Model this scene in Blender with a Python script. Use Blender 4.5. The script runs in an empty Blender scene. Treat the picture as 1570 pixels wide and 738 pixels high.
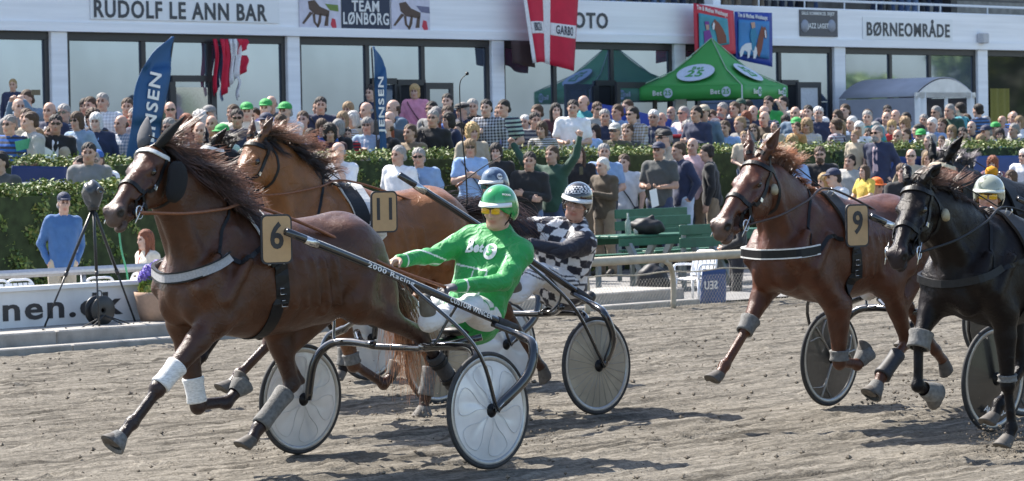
import bpy, math, random, time
import numpy as np
from mathutils import Vector, Matrix
from mathutils.bvhtree import BVHTree
random.seed(7); np.random.seed(7)
SC = bpy.context.scene
COL = SC.collection
rad = math.radians
# ---------------------------------------------------------------- camera
F_PX, CAM_H = 4675.0, 1.87
PITCH, ROLL = math.atan(136 / F_PX), 0.018
_F = np.array([0, math.cos(PITCH), -math.sin(PITCH)]); _U0 = np.array([0, math.sin(PITCH), math.cos(PITCH)]); _X = np.array([1., 0, 0])
_R = math.cos(ROLL) * _X - math.sin(ROLL) * _U0; _U = math.cos(ROLL) * _U0 + math.sin(ROLL) * _X
CAMP = np.array([0, 0, CAM_H])
cd = bpy.data.cameras.new('camera'); cam = bpy.data.objects.new('camera', cd); COL.objects.link(cam)
cd.sensor_width = 36; cd.lens = F_PX / 1570 * 36; cd.clip_end = 3000; cd.clip_start = 0.5
cd.dof.use_dof = True; cd.dof.focus_distance = 18.5; cd.dof.aperture_fstop = 10
cam.matrix_world = Matrix(((_R[0], _U[0], -_F[0], 0), (_R[1], _U[1], -_F[1], 0), (_R[2], _U[2], -_F[2], CAM_H), (0, 0, 0, 1)))
SC.camera = cam
# ---------------------------------------------------------------- daylight
SUN_EL, SUN_DIR = 50.0, np.array([-0.76, 0.65])      # sun stands to the left, a little behind the scene
w = bpy.data.worlds.new('World'); SC.world = w; w.use_nodes = True
nt = w.node_tree; sky = nt.nodes.new('ShaderNodeTexSky'); sky.sky_type = 'NISHITA'; sky.sun_disc = False
sky.sun_elevation = rad(SUN_EL); sky.sun_rotation = math.atan2(SUN_DIR[0], SUN_DIR[1]); sky.air_density = 1.0; sky.dust_density = 1.5; sky.ozone_density = 1.0
bg = nt.nodes['Background']; bg.inputs['Strength'].default_value = 0.125; nt.links.new(sky.outputs[0], bg.inputs['Color'])
sd = bpy.data.lights.new('sun', 'SUN'); sun = bpy.data.objects.new('sun', sd); COL.objects.link(sun)
sd.energy = 5.0; sd.angle = rad(0.5); sd.color = (1.0, 0.94, 0.86)
_s = Vector((SUN_DIR[0], SUN_DIR[1], 0)).normalized() * math.cos(rad(SUN_EL)); _s.z = math.sin(rad(SUN_EL))
sun.rotation_euler = _s.to_track_quat('Z', 'Y').to_euler()
SC.view_settings.view_transform = 'Standard'; SC.view_settings.look = 'None'; SC.view_settings.gamma = 1; SC.view_settings.exposure = 1.2
# ---------------------------------------------------------------- geometry of the view
def ray(px, py): return _F + _R * ((px - 785) / F_PX) - _U * ((py - 369) / F_PX)
def G(px, py, z=0.0):                               # the point at height z seen at a photo position
    r = ray(px, py); return CAMP + r * ((z - CAM_H) / r[2])
def W(px, py, d):                                   # the point at distance d seen at a photo position
    r = ray(px, py); return CAMP + r * (d / r[1])
def PL(px, py, P, n):                               # the point of a plane seen at a photo position
    r = ray(px, py); n = np.array(n, float); return CAMP + r * (((np.array(P) - CAMP) @ n) / (r @ n))
def px_of(P):
    v = np.array(P) - CAMP; d = v @ _F; return 785 + F_PX * (v @ _R) / d, 369 - F_PX * (v @ _U) / d
V3 = lambda *a: np.array(a, float)
def unit(v): v = np.array(v, float); n = np.linalg.norm(v); return v / n if n > 1e-9 else v
# ---------------------------------------------------------------- materials
def _n(nt, t, **kw):
    n = nt.nodes.new(t)
    for k, v in kw.items(): setattr(n, k, v)
    return n
def mat(name, col=(.5, .5, .5), rough=.6, metal=0, noise=0.12, scale=30, bump=0, bscale=80, objcol=False, attr=None, sheen=0, spec=.5, trans=0, alpha=1, coat=0, emis=None, stretch=None, detail=4):
    m = bpy.data.materials.new(name); m.use_nodes = True; nt = m.node_tree; L = nt.links
    b = nt.nodes['Principled BSDF']
    b.inputs['Roughness'].default_value = rough; b.inputs['Metallic'].default_value = metal
    b.inputs['Specular IOR Level'].default_value = spec; b.inputs['Coat Weight'].default_value = coat
    b.inputs['Sheen Weight'].default_value = sheen; b.inputs['Alpha'].default_value = alpha
    if trans: b.inputs['Transmission Weight'].default_value = trans
    tc = _n(nt, 'ShaderNodeTexCoord'); src = tc.outputs['Object']
    if stretch:
        mp = _n(nt, 'ShaderNodeMapping'); mp.inputs['Scale'].default_value = stretch; L.new(src, mp.inputs[0]); src = mp.outputs[0]
    nz = _n(nt, 'ShaderNodeTexNoise'); nz.inputs['Scale'].default_value = scale; nz.inputs['Detail'].default_value = detail; L.new(src, nz.inputs['Vector'])
    mr = _n(nt, 'ShaderNodeMapRange'); mr.inputs[1].default_value = .3; mr.inputs[2].default_value = .7; mr.inputs[3].default_value = 1 - noise; mr.inputs[4].default_value = 1 + noise
    L.new(nz.outputs[0], mr.inputs[0])
    vm = _n(nt, 'ShaderNodeVectorMath', operation='SCALE'); L.new(mr.outputs[0], vm.inputs['Scale'])
    if objcol:
        oi = _n(nt, 'ShaderNodeObjectInfo'); c = oi.outputs['Color']
        if attr:
            at = _n(nt, 'ShaderNodeAttribute', attribute_name=attr); mx = _n(nt, 'ShaderNodeVectorMath', operation='MULTIPLY'); L.new(c, mx.inputs[0]); L.new(at.outputs['Color'], mx.inputs[1]); c = mx.outputs[0]
        L.new(c, vm.inputs[0])
    elif attr:
        at = _n(nt, 'ShaderNodeAttribute', attribute_name=attr); L.new(at.outputs['Color'], vm.inputs[0])
    else: vm.inputs[0].default_value = col[:3]
    L.new(vm.outputs[0], b.inputs['Base Color'])
    if bump:
        nb = _n(nt, 'ShaderNodeTexNoise'); nb.inputs['Scale'].default_value = bscale; nb.inputs['Detail'].default_value = 3; L.new(src, nb.inputs['Vector'])
        bp = _n(nt, 'ShaderNodeBump'); bp.inputs['Strength'].default_value = bump; bp.inputs['Distance'].default_value = .01; L.new(nb.outputs[0], bp.inputs['Height']); L.new(bp.outputs[0], b.inputs['Normal'])
    if emis: b.inputs['Emission Color'].default_value = (*emis[:3], 1); b.inputs['Emission Strength'].default_value = emis[3]
    m['b'] = 1
    return m
_mc = {}
def cm(name, col, **kw):
    if name not in _mc: _mc[name] = mat(name, col, **kw)
    return _mc[name]
# ---------------------------------------------------------------- objects
def tag(o, label=None, cat=None, group=None, kind=None):
    if label: o['label'] = label
    if cat: o['category'] = cat
    if group: o['group'] = group
    if kind: o['kind'] = kind
    return o
def local_inv(parent):
    M = Matrix.Identity(4); p = parent; ch = []
    while p is not None: ch.append(p); p = p.parent
    for q in reversed(ch): M = M @ (Matrix.LocRotScale(q.location, q.rotation_euler, q.scale))
    return M.inverted()
def mesh(name, verts, faces, m, parent=None, smooth=False, base=None, world=True, vcol=None):
    me = bpy.data.meshes.new(name); v = np.array(verts, float).reshape(-1, 3)
    if parent is not None and world:
        M = np.array(local_inv(parent)); v = v @ M[:3, :3].T + M[:3, 3]
    elif base is not None: v = v - np.array(base)
    me.from_pydata(v.tolist() if len(v) < 50000 else v, [], faces if isinstance(faces, list) else faces.tolist())
    for q in (m if isinstance(m, (list, tuple)) else [m]): me.materials.append(q)
    if smooth: me.polygons.foreach_set('use_smooth', np.ones(len(me.polygons), bool))
    if vcol is not None:
        a = me.color_attributes.new('Col', 'FLOAT_COLOR', 'POINT'); c = np.ones((len(v), 4)); c[:, :3] = vcol; a.data.foreach_set('color', c.ravel())
    me.update(); o = bpy.data.objects.new(name, me); COL.objects.link(o)
    if parent is not None: o.parent = parent
    if base is not None and parent is None: o.location = base
    return o
def empty(name, loc=(0, 0, 0), rz=0, label=None, cat=None, group=None):
    o = bpy.data.objects.new(name, None); COL.objects.link(o); o.location = loc; o.rotation_euler = (0, 0, rz); o.empty_display_size = .1
    return tag(o, label, cat, group)
def copy_tree(o, parent=None):
    c = o.copy(); COL.objects.link(c); c.parent = parent
    for ch in list(o.children): copy_tree(ch, c)
    return c
def catmull(pts, n=6):
    P = [np.array(p, float) for p in pts]
    if len(P) < 3: return [P[0] + (P[1] - P[0]) * t for t in np.linspace(0, 1, n + 1)]
    P = [2 * P[0] - P[1]] + P + [2 * P[-1] - P[-2]]; out = []
    for i in range(1, len(P) - 2):
        a, b, c, d = P[i - 1:i + 3]
        for t in np.linspace(0, 1, n, endpoint=False):
            out.append(.5 * ((2 * b) + (-a + c) * t + (2 * a - 5 * b + 4 * c - d) * t * t + (-a + 3 * b - 3 * c + d) * t ** 3))
    out.append(P[-2]); return out
class MB:
    def __init__(s): s.v = []; s.f = []; s.mi = []; s.sm = []
    def add(s, v, f, mi=0, sm=False):
        k = len(s.v); s.v += [tuple(p) for p in v]; s.f += [tuple(i + k for i in q) for q in f]; s.mi += [mi] * len(f); s.sm += [sm] * len(f)
    def box(s, c, size, M=None, mi=0, bev=0):
        c = np.array(c, float); h = np.array(size, float) / 2
        R = np.eye(3) if M is None else np.array(M)
        if bev:
            b = min(bev, min(h) * .9); vs = []; 
            for z in (-1, 1):
                for ins in ((1, 0) if z < 0 else (0, 1)):
                    hz = h[2] if ins else h[2] - b; e = b if ins else 0
                    hx, hy = h[0] - e, h[1] - e
                    for x, y in ((-hx, -hy + b), (-hx + b, -hy), (hx - b, -hy), (hx, -hy + b), (hx, hy - b), (hx - b, hy), (-hx + b, hy), (-hx, hy - b)): vs.append((x, y, z * hz))
            f = [tuple(range(7, -1, -1)), tuple(range(24, 32))]
            for k in range(3):
                for i in range(8): j = (i + 1) % 8; f.append((k * 8 + i, k * 8 + j, k * 8 + 8 + j, k * 8 + 8 + i))
            s.add([c + R @ np.array(p) for p in vs], f, mi); return s
        vs = [c + R @ (h * np.array(q)) for q in ((-1, -1, -1), (1, -1, -1), (1, 1, -1), (-1, 1, -1), (-1, -1, 1), (1, -1, 1), (1, 1, 1), (-1, 1, 1))]
        s.add(vs, [(0, 3, 2, 1), (4, 5, 6, 7), (0, 1, 5, 4), (1, 2, 6, 5), (2, 3, 7, 6), (3, 0, 4, 7)], mi); return s
    def hexa(s, v8, mi=0): s.add(v8, [(0, 3, 2, 1), (4, 5, 6, 7), (0, 1, 5, 4), (1, 2, 6, 5), (2, 3, 7, 6), (3, 0, 4, 7)], mi); return s
    def tube(s, pts, r, n=8, mi=0, cap=True, closed=False, flat=None):
        P = [np.array(p, float) for p in pts]; N = len(P); r = [r] * N if np.isscalar(r) else list(r)
        up = None; rings = []
        for i in range(N):
            t = unit(P[min(i + 1, N - 1)] - P[max(i - 1, 0)]) if not closed else unit(P[(i + 1) % N] - P[i - 1])
            if up is None: up = np.array([0, 0, 1.]) if abs(t[2]) < .9 else np.array([1., 0, 0])
            a = unit(np.cross(t, up)); b = np.cross(a, t); up = b
            fa = 1 if flat is None else flat
            rings.append([P[i] + r[i] * (math.cos(q) * a + fa * math.sin(q) * b) for q in np.linspace(0, 2 * math.pi, n, endpoint=False)])
        v = [p for R_ in rings for p in R_]; f = []
        for i in range(N if closed else N - 1):
            for j in range(n): k = (i + 1) % N; f.append((i * n + j, i * n + (j + 1) % n, k * n + (j + 1) % n, k * n + j))
        if cap and not closed: f += [tuple(range(n - 1, -1, -1)), tuple(range((N - 1) * n, N * n))]
        s.add(v, f, mi, True); return s
    def lathe(s, prof, O=(0, 0, 0), axis=(0, 0, 1), n=32, mi=0, sm=True):
        ax = unit(axis); a = unit(np.cross(ax, (0, 0, 1) if abs(ax[2]) < .9 else (1, 0, 0))); b = np.cross(ax, a); O = np.array(O, float)
        v = []; 
        for (r, h) in prof:
            for q in np.linspace(0, 2 * math.pi, n, endpoint=False): v.append(O + ax * h + r * (math.cos(q) * a + math.sin(q) * b))
        f = []
        for i in range(len(prof) - 1):
            for j in range(n): f.append((i * n + j, i * n + (j + 1) % n, (i + 1) * n + (j + 1) % n, (i + 1) * n + j))
        s.add(v, f, mi, sm); return s
    def sheet(s, grid, th=0, mi=0, sm=True):         # a grid of points, rows x cols, given a thickness
        g = np.array(grid, float); r, c = g.shape[:2]
        idx = lambda i, j: i * c + j
        f = [(idx(i, j), idx(i, j + 1), idx(i + 1, j + 1), idx(i + 1, j)) for i in range(r - 1) for j in range(c - 1)]
        if not th: s.add(g.reshape(-1, 3), f, mi, sm); return s
        du = np.gradient(g, axis=0); dv = np.gradient(g, axis=1); nn = np.cross(dv, du); nn /= (np.linalg.norm(nn, axis=2, keepdims=True) + 1e-9)
        v = np.concatenate([g.reshape(-1, 3), (g - nn * th).reshape(-1, 3)]); K = r * c
        f2 = f + [tuple(K + q for q in reversed(t)) for t in f]
        bd = [(idx(0, j + 1), idx(0, j)) for j in range(c - 1)] + [(idx(r - 1, j), idx(r - 1, j + 1)) for j in range(c - 1)] + [(idx(i, 0), idx(i + 1, 0)) for i in range(r - 1)] + [(idx(i + 1, c - 1), idx(i, c - 1)) for i in range(r - 1)]
        f2 += [(a, b, b + K, a + K) for a, b in bd]
        s.add(v, f2, mi, sm); return s
    def prism(s, outline, O, ux, uy, th, mi=0):
        O, ux, uy = np.array(O, float), np.array(ux, float), np.array(uy, float); n = unit(np.cross(ux, uy)) * th
        a = [O + ux * x + uy * y for x, y in outline]; k = len(a)
        s.add(a + [p + n for p in a], [tuple(range(k - 1, -1, -1)), tuple(range(k, 2 * k))] + [(i, (i + 1) % k, k + (i + 1) % k, k + i) for i in range(k)], mi); return s
    def build(s, name, m, parent=None, base=None, world=True):
        o = mesh(name, s.v, s.f, m, parent, base=base, world=world)
        o.data.polygons.foreach_set('material_index', s.mi); o.data.polygons.foreach_set('use_smooth', s.sm); return o
def text(name, body, m, O, ux, uy, h, parent=None, bold=.012, width=None, align='CENTER', ext=.004, world=True, shear=0, xs=1):
    """flat raised lettering: O anchor, ux/uy unit directions, h capital height"""
    cu = bpy.data.curves.new(name, 'FONT'); cu.body = body; cu.align_x = align; cu.align_y = 'CENTER'; cu.offset = bold * .45; cu.size = 1.0; cu.resolution_u = 3; cu.shear = shear; cu.space_character = 1.13
    t = bpy.data.objects.new('t', cu); COL.objects.link(t); bpy.context.view_layer.update()
    dg = bpy.context.evaluated_depsgraph_get(); me0 = t.evaluated_get(dg).to_mesh()
    v = np.array([q.co[:] for q in me0.vertices]); f = [tuple(p.vertices) for p in me0.polygons]; t.evaluated_get(dg).to_mesh_clear()
    bpy.data.objects.remove(t); bpy.data.curves.remove(cu)
    s = h / .72; sx = s * xs
    if width: sx = width / (v[:, 0].max() - v[:, 0].min())
    if align == 'CENTER': v[:, 0] -= (v[:, 0].max() + v[:, 0].min()) / 2
    ux, uy = unit(ux), unit(uy); n = np.cross(ux, uy)
    P = np.array(O, float) + v[:, :1] * sx * ux + (v[:, 1:2] + (-.0 if align != 'CENTER' else 0)) * s * uy
    K = len(P); P2 = np.concatenate([P + n * ext, P])
    # border edges for the sides
    ec = {}
    for q in f:
        for i in range(len(q)): a, b = q[i], q[(i + 1) % len(q)]; ec[(a, b)] = 1
    side = [(a, a + K, b + K, b) for (a, b) in ec if (b, a) not in ec]
    return mesh(name, P2, f + side, m, parent, world=world)
# ---------------------------------------------------------------- organic surfaces: smooth union of tapered limbs, meshed with surface nets
class SDF:
    def __init__(s): s.p = []
    def tint(s, c, r, col, M=None):
        """colour only: a patch of another natural colour, no shape"""
        s.ell(c, r, col=col, M=M); s.p[-1]['co'] = True; return s
    def cone(s, a, b, ra, rb=None, k=.02, sq=1, col=None, tag=0, sub=False):
        """tapered limb from a to b; sq = lateral (y) squash factor"""
        s.p.append(dict(t='c', a=V3(*a), b=V3(*b), ra=ra, rb=ra if rb is None else rb, k=k, sq=sq, col=col, tag=tag, sub=sub)); return s
    def ell(s, c, r, k=.02, M=None, col=None, tag=0, sub=False):
        s.p.append(dict(t='e', c=V3(*c), r=V3(*r), k=k, M=np.eye(3) if M is None else np.array(M), col=col, tag=tag, sub=sub)); return s
    @staticmethod
    def ev(p, X):
        if p['t'] == 'c':
            a, b = p['a'], p['b']; q = X - a; d = b - a; sq = p['sq']
            L = d @ d; t = np.clip((q @ d) / max(L, 1e-9), 0, 1)
            e = q - t[..., None] * d
            if sq != 1: e[..., 1] /= sq
            return (np.sqrt((e ** 2).sum(-1)) - (p['ra'] + (p['rb'] - p['ra']) * t)) * min(1, sq)
        q = (X - p['c']) @ p['M']; k0 = np.sqrt(((q / p['r']) ** 2).sum(-1)); k1 = np.sqrt(((q / p['r'] ** 2) ** 2).sum(-1)) + 1e-9
        return k0 * (k0 - 1) / k1
    def box(s, p):
        if p['t'] == 'c':
            m = max(p['ra'], p['rb']) * max(1, p['sq']); return np.minimum(p['a'], p['b']) - m, np.maximum(p['a'], p['b']) + m
        m = max(p['r']); return p['c'] - m, p['c'] + m
    def mesh(s, h, noise=0, nscale=6, nfun=None, grow=0, cuts=()):
        B = [s.box(p) for p in s.p if not p['sub'] and not p.get('co')]
        lo = np.min([b[0] for b in B], 0) - 3 * h - .01 - grow; hi = np.max([b[1] for b in B], 0) + 3 * h + .01 + grow
        n = np.ceil((hi - lo) / h).astype(int) + 1
        D = np.full(n, 1.0, np.float32)
        ax = [lo[i] + h * np.arange(n[i]) for i in range(3)]
        for p in s.p:
            if p.get('co'): continue
            b0, b1 = s.box(p); k = p['k']; m = k + 2.5 * h + grow
            i0 = np.maximum(((b0 - m - lo) / h).astype(int), 0); i1 = np.minimum(((b1 + m - lo) / h).astype(int) + 2, n)
            if (i1 <= i0).any(): continue
            sl = tuple(slice(i0[i], i1[i]) for i in range(3))
            X = np.stack(np.meshgrid(ax[0][sl[0]], ax[1][sl[1]], ax[2][sl[2]], indexing='ij'), -1)
            d = s.ev(p, X).astype(np.float32) - grow; o = D[sl]
            if p['sub']:
                d = -d - 2 * grow; hh = np.clip(.5 + .5 * (d - o) / k, 0, 1); D[sl] = o + (d - o) * hh + k * hh * (1 - hh)
            else:
                hh = np.clip(.5 + .5 * (o - d) / k, 0, 1); D[sl] = o + (d - o) * hh - k * hh * (1 - hh)
        if noise or nfun or cuts:
            X = np.stack(np.meshgrid(*ax, indexing='ij'), -1)
            if noise:
                rs = np.random.RandomState(3); N = 0
                for q in range(9):
                    w = unit(rs.normal(size=3)) * nscale * (1 + q * .45); N = N + np.sin(X @ w + rs.rand() * 6 + 1.7 * np.sin(X @ (unit(rs.normal(size=3)) * nscale * .6))) / (1 + q * .3)
                D += (noise * N).astype(np.float32)
            if nfun is not None: D += nfun(X).astype(np.float32)
            for (P, nn) in cuts: D = np.maximum(D, ((X - np.array(P)) @ unit(nn)).astype(np.float32))
        v, f = surfnet(D, lo, h); return v, f
    def colors(s, V, base, soft=.02):
        Wt = np.full(len(V), 1e-6); C = np.outer(Wt, base)
        for p in s.p:
            if p['sub']: continue
            d = s.ev(p, V); w_ = np.exp(-np.clip(d + .01, -.02, 1) / soft); c = base if p['col'] is None else p['col']
            if p.get('co'): w_ = np.exp(-np.clip(d, -.02, 1) / (soft * .4)) * (d < .006) * 400
            C += w_[:, None] * np.array(c); Wt += w_
        return C / Wt[:, None]
def surfnet(D, lo, h):
    I = D < 0; n = np.array(D.shape)
    cnt = np.zeros(n - 1, np.int8)
    for i in (0, 1):
        for j in (0, 1):
            for k in (0, 1): cnt += I[i:n[0] - 1 + i, j:n[1] - 1 + j, k:n[2] - 1 + k]
    act = (cnt > 0) & (cnt < 8); c = np.argwhere(act); ids = np.full(n - 1, -1, np.int64); ids[act] = np.arange(len(c))
    acc = np.zeros((len(c), 3)); w = np.zeros(len(c))
    off = [(i, j, k) for i in (0, 1) for j in (0, 1) for k in (0, 1)]
    dv = {o: D[c[:, 0] + o[0], c[:, 1] + o[1], c[:, 2] + o[2]] for o in off}
    for a in off:
        for ax in range(3):
            if a[ax]: continue
            b = list(a); b[ax] = 1; b = tuple(b); da, db = dv[a], dv[b]; s = (da < 0) != (db < 0)
            t = np.where(s, da / np.where(s, da - db, 1), 0)
            p = np.tile(np.array(a, float), (len(c), 1)); p[:, ax] = t
            acc[s] += p[s]; w[s] += 1
    V = lo + h * (c + acc / w[:, None]); Fs = []
    for ax in range(3):
        sl0 = [slice(None)] * 3; sl1 = [slice(None)] * 3; sl0[ax] = slice(0, -1); sl1[ax] = slice(1, None)
        A, B = I[tuple(sl0)], I[tuple(sl1)]; e = np.argwhere(A != B); u, v_ = (ax + 1) % 3, (ax + 2) % 3
        e = e[(e[:, u] > 0) & (e[:, v_] > 0) & (e[:, u] < n[u] - 1) & (e[:, v_] < n[v_] - 1)]
        if not len(e): continue
        flip = A[e[:, 0], e[:, 1], e[:, 2]]
        def q(du, dv2): x = e.copy(); x[:, u] += du; x[:, v_] += dv2; return ids[x[:, 0], x[:, 1], x[:, 2]]
        f = np.stack([q(-1, -1), q(0, -1), q(0, 0), q(-1, 0)], 1); f[~flip] = f[~flip][:, ::-1]
        Fs.append(f)
    return V, np.concatenate(Fs)
def smooth_mesh(V, Fc, it=1, lam=.5):
    E = np.concatenate([Fc[:, [0, 1]], Fc[:, [1, 2]], Fc[:, [2, 3]], Fc[:, [3, 0]]]); E = np.concatenate([E, E[:, ::-1]])
    for _ in range(it):
        S = np.zeros_like(V); np.add.at(S, E[:, 0], V[E[:, 1]]); c = np.bincount(E[:, 0], minlength=len(V)); V = V + lam * (S / np.maximum(c, 1)[:, None] - V)
    return V
def bvh(V, Fc): return BVHTree.FromPolygons([Vector(p) for p in V], [tuple(int(i) for i in q) for q in Fc])
def snap(tree, p, off=.004):
    co, no, i, d = tree.find_nearest(Vector(p))
    return np.array(co) + np.array(no) * off, np.array(no)
def strap(mb, tree, pts, width, th=.004, n=8, mi=0, closed=False, snapit=True, lift=0, wprof=None):
    """a flat strap laid on a body"""
    P = catmull(pts, n); L = []
    for p in P:
        q, no = snap(tree, p, .002 + lift); L.append((q if snapit else np.array(p), no))
    g = []; N = len(L)
    for i, (q, no) in enumerate(L):
        t = unit(L[min(i + 1, N - 1)][0] - L[max(i - 1, 0)][0]); s = unit(np.cross(t, no)); ww = width if wprof is None else width * wprof(i / (N - 1))
        g.append([q - s * ww / 2, q - s * ww / 2 + no * th, q + s * ww / 2 + no * th, q + s * ww / 2])
    v = [p for r in g for p in r]; f = []
    for i in range(N - 1):
        for j in range(4): f.append((i * 4 + j, i * 4 + (j + 1) % 4, i * 4 + 4 + (j + 1) % 4, i * 4 + 4 + j))
    f += [(3, 2, 1, 0), tuple((N - 1) * 4 + j for j in range(4))]
    mb.add(v, f, mi, False); return mb
def band(mb, P, N, width, th=.01, closed=False):
    """a strap with its own path and outward directions"""
    L = len(P); g = []
    for i in range(L):
        t = unit(P[min(i + 1, L - 1)] - P[max(i - 1, 0)]); s_ = unit(np.cross(t, N[i])); g += [P[i] - s_ * width / 2 - N[i] * .004, P[i] - s_ * width / 2 + N[i] * th, P[i] + s_ * width / 2 + N[i] * th, P[i] + s_ * width / 2 - N[i] * .004]
    f = [(i * 4 + j, i * 4 + (j + 1) % 4, i * 4 + 4 + (j + 1) % 4, i * 4 + 4 + j) for i in range(L - 1) for j in range(4)] + [(3, 2, 1, 0), tuple((L - 1) * 4 + j for j in range(4))]
    mb.add(g, f, 0, False); return mb
def hairs(name, roots, m, parent, seg=6, r0=.0022, world=False, cols=None):
    """roots: list of (point, [control directions], length); thin tapered three-sided strands in one mesh"""
    vs = []; fs = []; vc = []; k = 0
    for i, (P, dirs, ln) in enumerate(roots):
        p = np.array(P, float); pts = [p]
        for s in range(seg):
            t = (s + .5) / seg * (len(dirs) - 1); a = int(t); d = dirs[a] * (1 - (t - a)) + dirs[min(a + 1, len(dirs) - 1)] * (t - a); p = p + unit(d) * ln / seg; pts.append(p)
        for s, q in enumerate(pts):
            t = unit(pts[min(s + 1, seg)] - pts[max(s - 1, 0)]); a = unit(np.cross(t, (0.3, .2, 1))); b = np.cross(a, t); r = r0 * (1 - .8 * s / seg)
            for j in range(3): vs.append(q + r * (math.cos(j * 2.094) * a + math.sin(j * 2.094) * b))
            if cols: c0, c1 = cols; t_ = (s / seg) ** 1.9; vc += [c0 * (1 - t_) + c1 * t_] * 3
        for s in range(seg):
            for j in range(3): fs.append((k + s * 3 + j, k + s * 3 + (j + 1) % 3, k + s * 3 + 3 + (j + 1) % 3, k + s * 3 + 3 + j))
        k += (seg + 1) * 3
    return mesh(name, vs, fs, m, parent, smooth=True, world=world, vcol=np.array(vc) if cols else None)
# ---------------------------------------------------------------- horses
M_coat = mat('horse_coat', attr='Col', rough=.33, noise=.22, scale=9, bump=.3, bscale=240, spec=.36)
def _veins(m):
    nt = m.node_tree; L = nt.links; b = nt.nodes['Principled BSDF']; tc = _n(nt, 'ShaderNodeTexCoord'); old = b.inputs['Normal'].links[0].from_node
    nz = _n(nt, 'ShaderNodeTexNoise'); nz.inputs['Scale'].default_value = 5.5; nz.inputs['Detail'].default_value = 2; nz.inputs['Distortion'].default_value = .6; L.new(tc.outputs['Object'], nz.inputs['Vector'])
    a = _n(nt, 'ShaderNodeMath', operation='SUBTRACT'); a.inputs[1].default_value = .5; L.new(nz.outputs[0], a.inputs[0]); c = _n(nt, 'ShaderNodeMath', operation='ABSOLUTE'); L.new(a.outputs[0], c.inputs[0])
    mr = _n(nt, 'ShaderNodeMapRange'); mr.interpolation_type = 'SMOOTHSTEP'; mr.inputs[1].default_value = .022; mr.inputs[2].default_value = 0; L.new(c.outputs[0], mr.inputs[0])
    n2 = _n(nt, 'ShaderNodeTexNoise'); n2.inputs['Scale'].default_value = 9; n2.inputs['Detail'].default_value = 3; L.new(tc.outputs['Object'], n2.inputs['Vector'])
    ad = _n(nt, 'ShaderNodeMath', operation='MULTIPLY_ADD'); ad.inputs[1].default_value = .07; L.new(mr.outputs[0], ad.inputs[0]); L.new(n2.outputs[0], ad.inputs[2])
    bp = _n(nt, 'ShaderNodeBump'); bp.inputs['Strength'].default_value = .8; bp.inputs['Distance'].default_value = .018
    nr = _n(nt, 'ShaderNodeTexNoise'); nr.inputs['Scale'].default_value = 3.5; nr.inputs['Detail'].default_value = 5; L.new(tc.outputs['Object'], nr.inputs['Vector']); rr = _n(nt, 'ShaderNodeMapRange'); rr.inputs[1].default_value = .35; rr.inputs[2].default_value = .65; rr.inputs[3].default_value = .24; rr.inputs[4].default_value = .46; L.new(nr.outputs[0], rr.inputs[0]); L.new(rr.outputs[0], b.inputs['Roughness']); L.new(ad.outputs[0], bp.inputs['Height']); L.new(bp.outputs[0], old.inputs['Normal'])
_veins(M_coat)
M_horn = mat('hoof_horn', (.09, .08, .07), rough=.7, noise=.3, scale=40)
M_eye = mat('eye_gloss', (.012, .007, .004), rough=.05, coat=1, noise=0)
M_blk = mat('black_leather', (.009, .009, .010), rough=.5, noise=.3, scale=60, spec=.3)
M_blkf = mat('black_felt', (.014, .014, .015), rough=.95, noise=.4, scale=300, bump=.9, bscale=350)
M_white = mat('white_webbing', (.66, .66, .64), rough=.6, noise=.12, scale=50)
M_grey = mat('grey_padding', (.34, .34, .35), rough=.8, noise=.15, scale=90, bump=.3, bscale=200)
M_brownl = mat('brown_leather', (.20, .075, .032), rough=.42, noise=.2, scale=60)
M_steel = mat('polished_steel', (.62, .62, .62), rough=.25, metal=1, noise=.05)
M_boot = mat('grey_boot', (.15, .148, .142), rough=.85, noise=.3, scale=45, bump=.5, bscale=150)
M_bootd = mat('dark_boot', (.03, .03, .034), rough=.6, noise=.3, scale=60)
M_band = mat('white_bandage', (.72, .72, .70), rough=.9, noise=.22, scale=45, bump=.6, bscale=120, stretch=(1, 1, 3))
M_plate = mat('tan_plate', (.47, .30, .15), rough=.6, noise=.05)
M_ink = mat('dark_ink', (.035, .033, .034), rough=.6, noise=0)
M_hairA = mat('mane_hair', attr='Col', rough=.38, noise=.3, scale=40, spec=.6)
M_rub = mat('rubber', (.035, .034, .034), rough=.75, noise=.3, scale=30)
M_coatb = mat('black_coat', attr='Col', rough=.34, noise=.20, scale=9, bump=.3, bscale=240, spec=.16); _veins(M_coatb)
def hframe(O, a): a = rad(a); h = V3(-math.sin(a), -math.cos(a), 0); return V3(O[0], O[1], 0), h, V3(-h[1], h[0], 0), math.atan2(h[1], h[0])
def to_world(fr, p): return fr[0] + fr[1] * p[0] + fr[2] * p[1] + V3(0, 0, p[2])
def to_local(fr, P): q = np.array(P) - fr[0]; return V3(q @ fr[1], q @ fr[2], q[2])
def JL(fr, px, py, y):
    P = PL(px, py, fr[0] + fr[2] * y, fr[2]); return to_local(fr, P)
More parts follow.
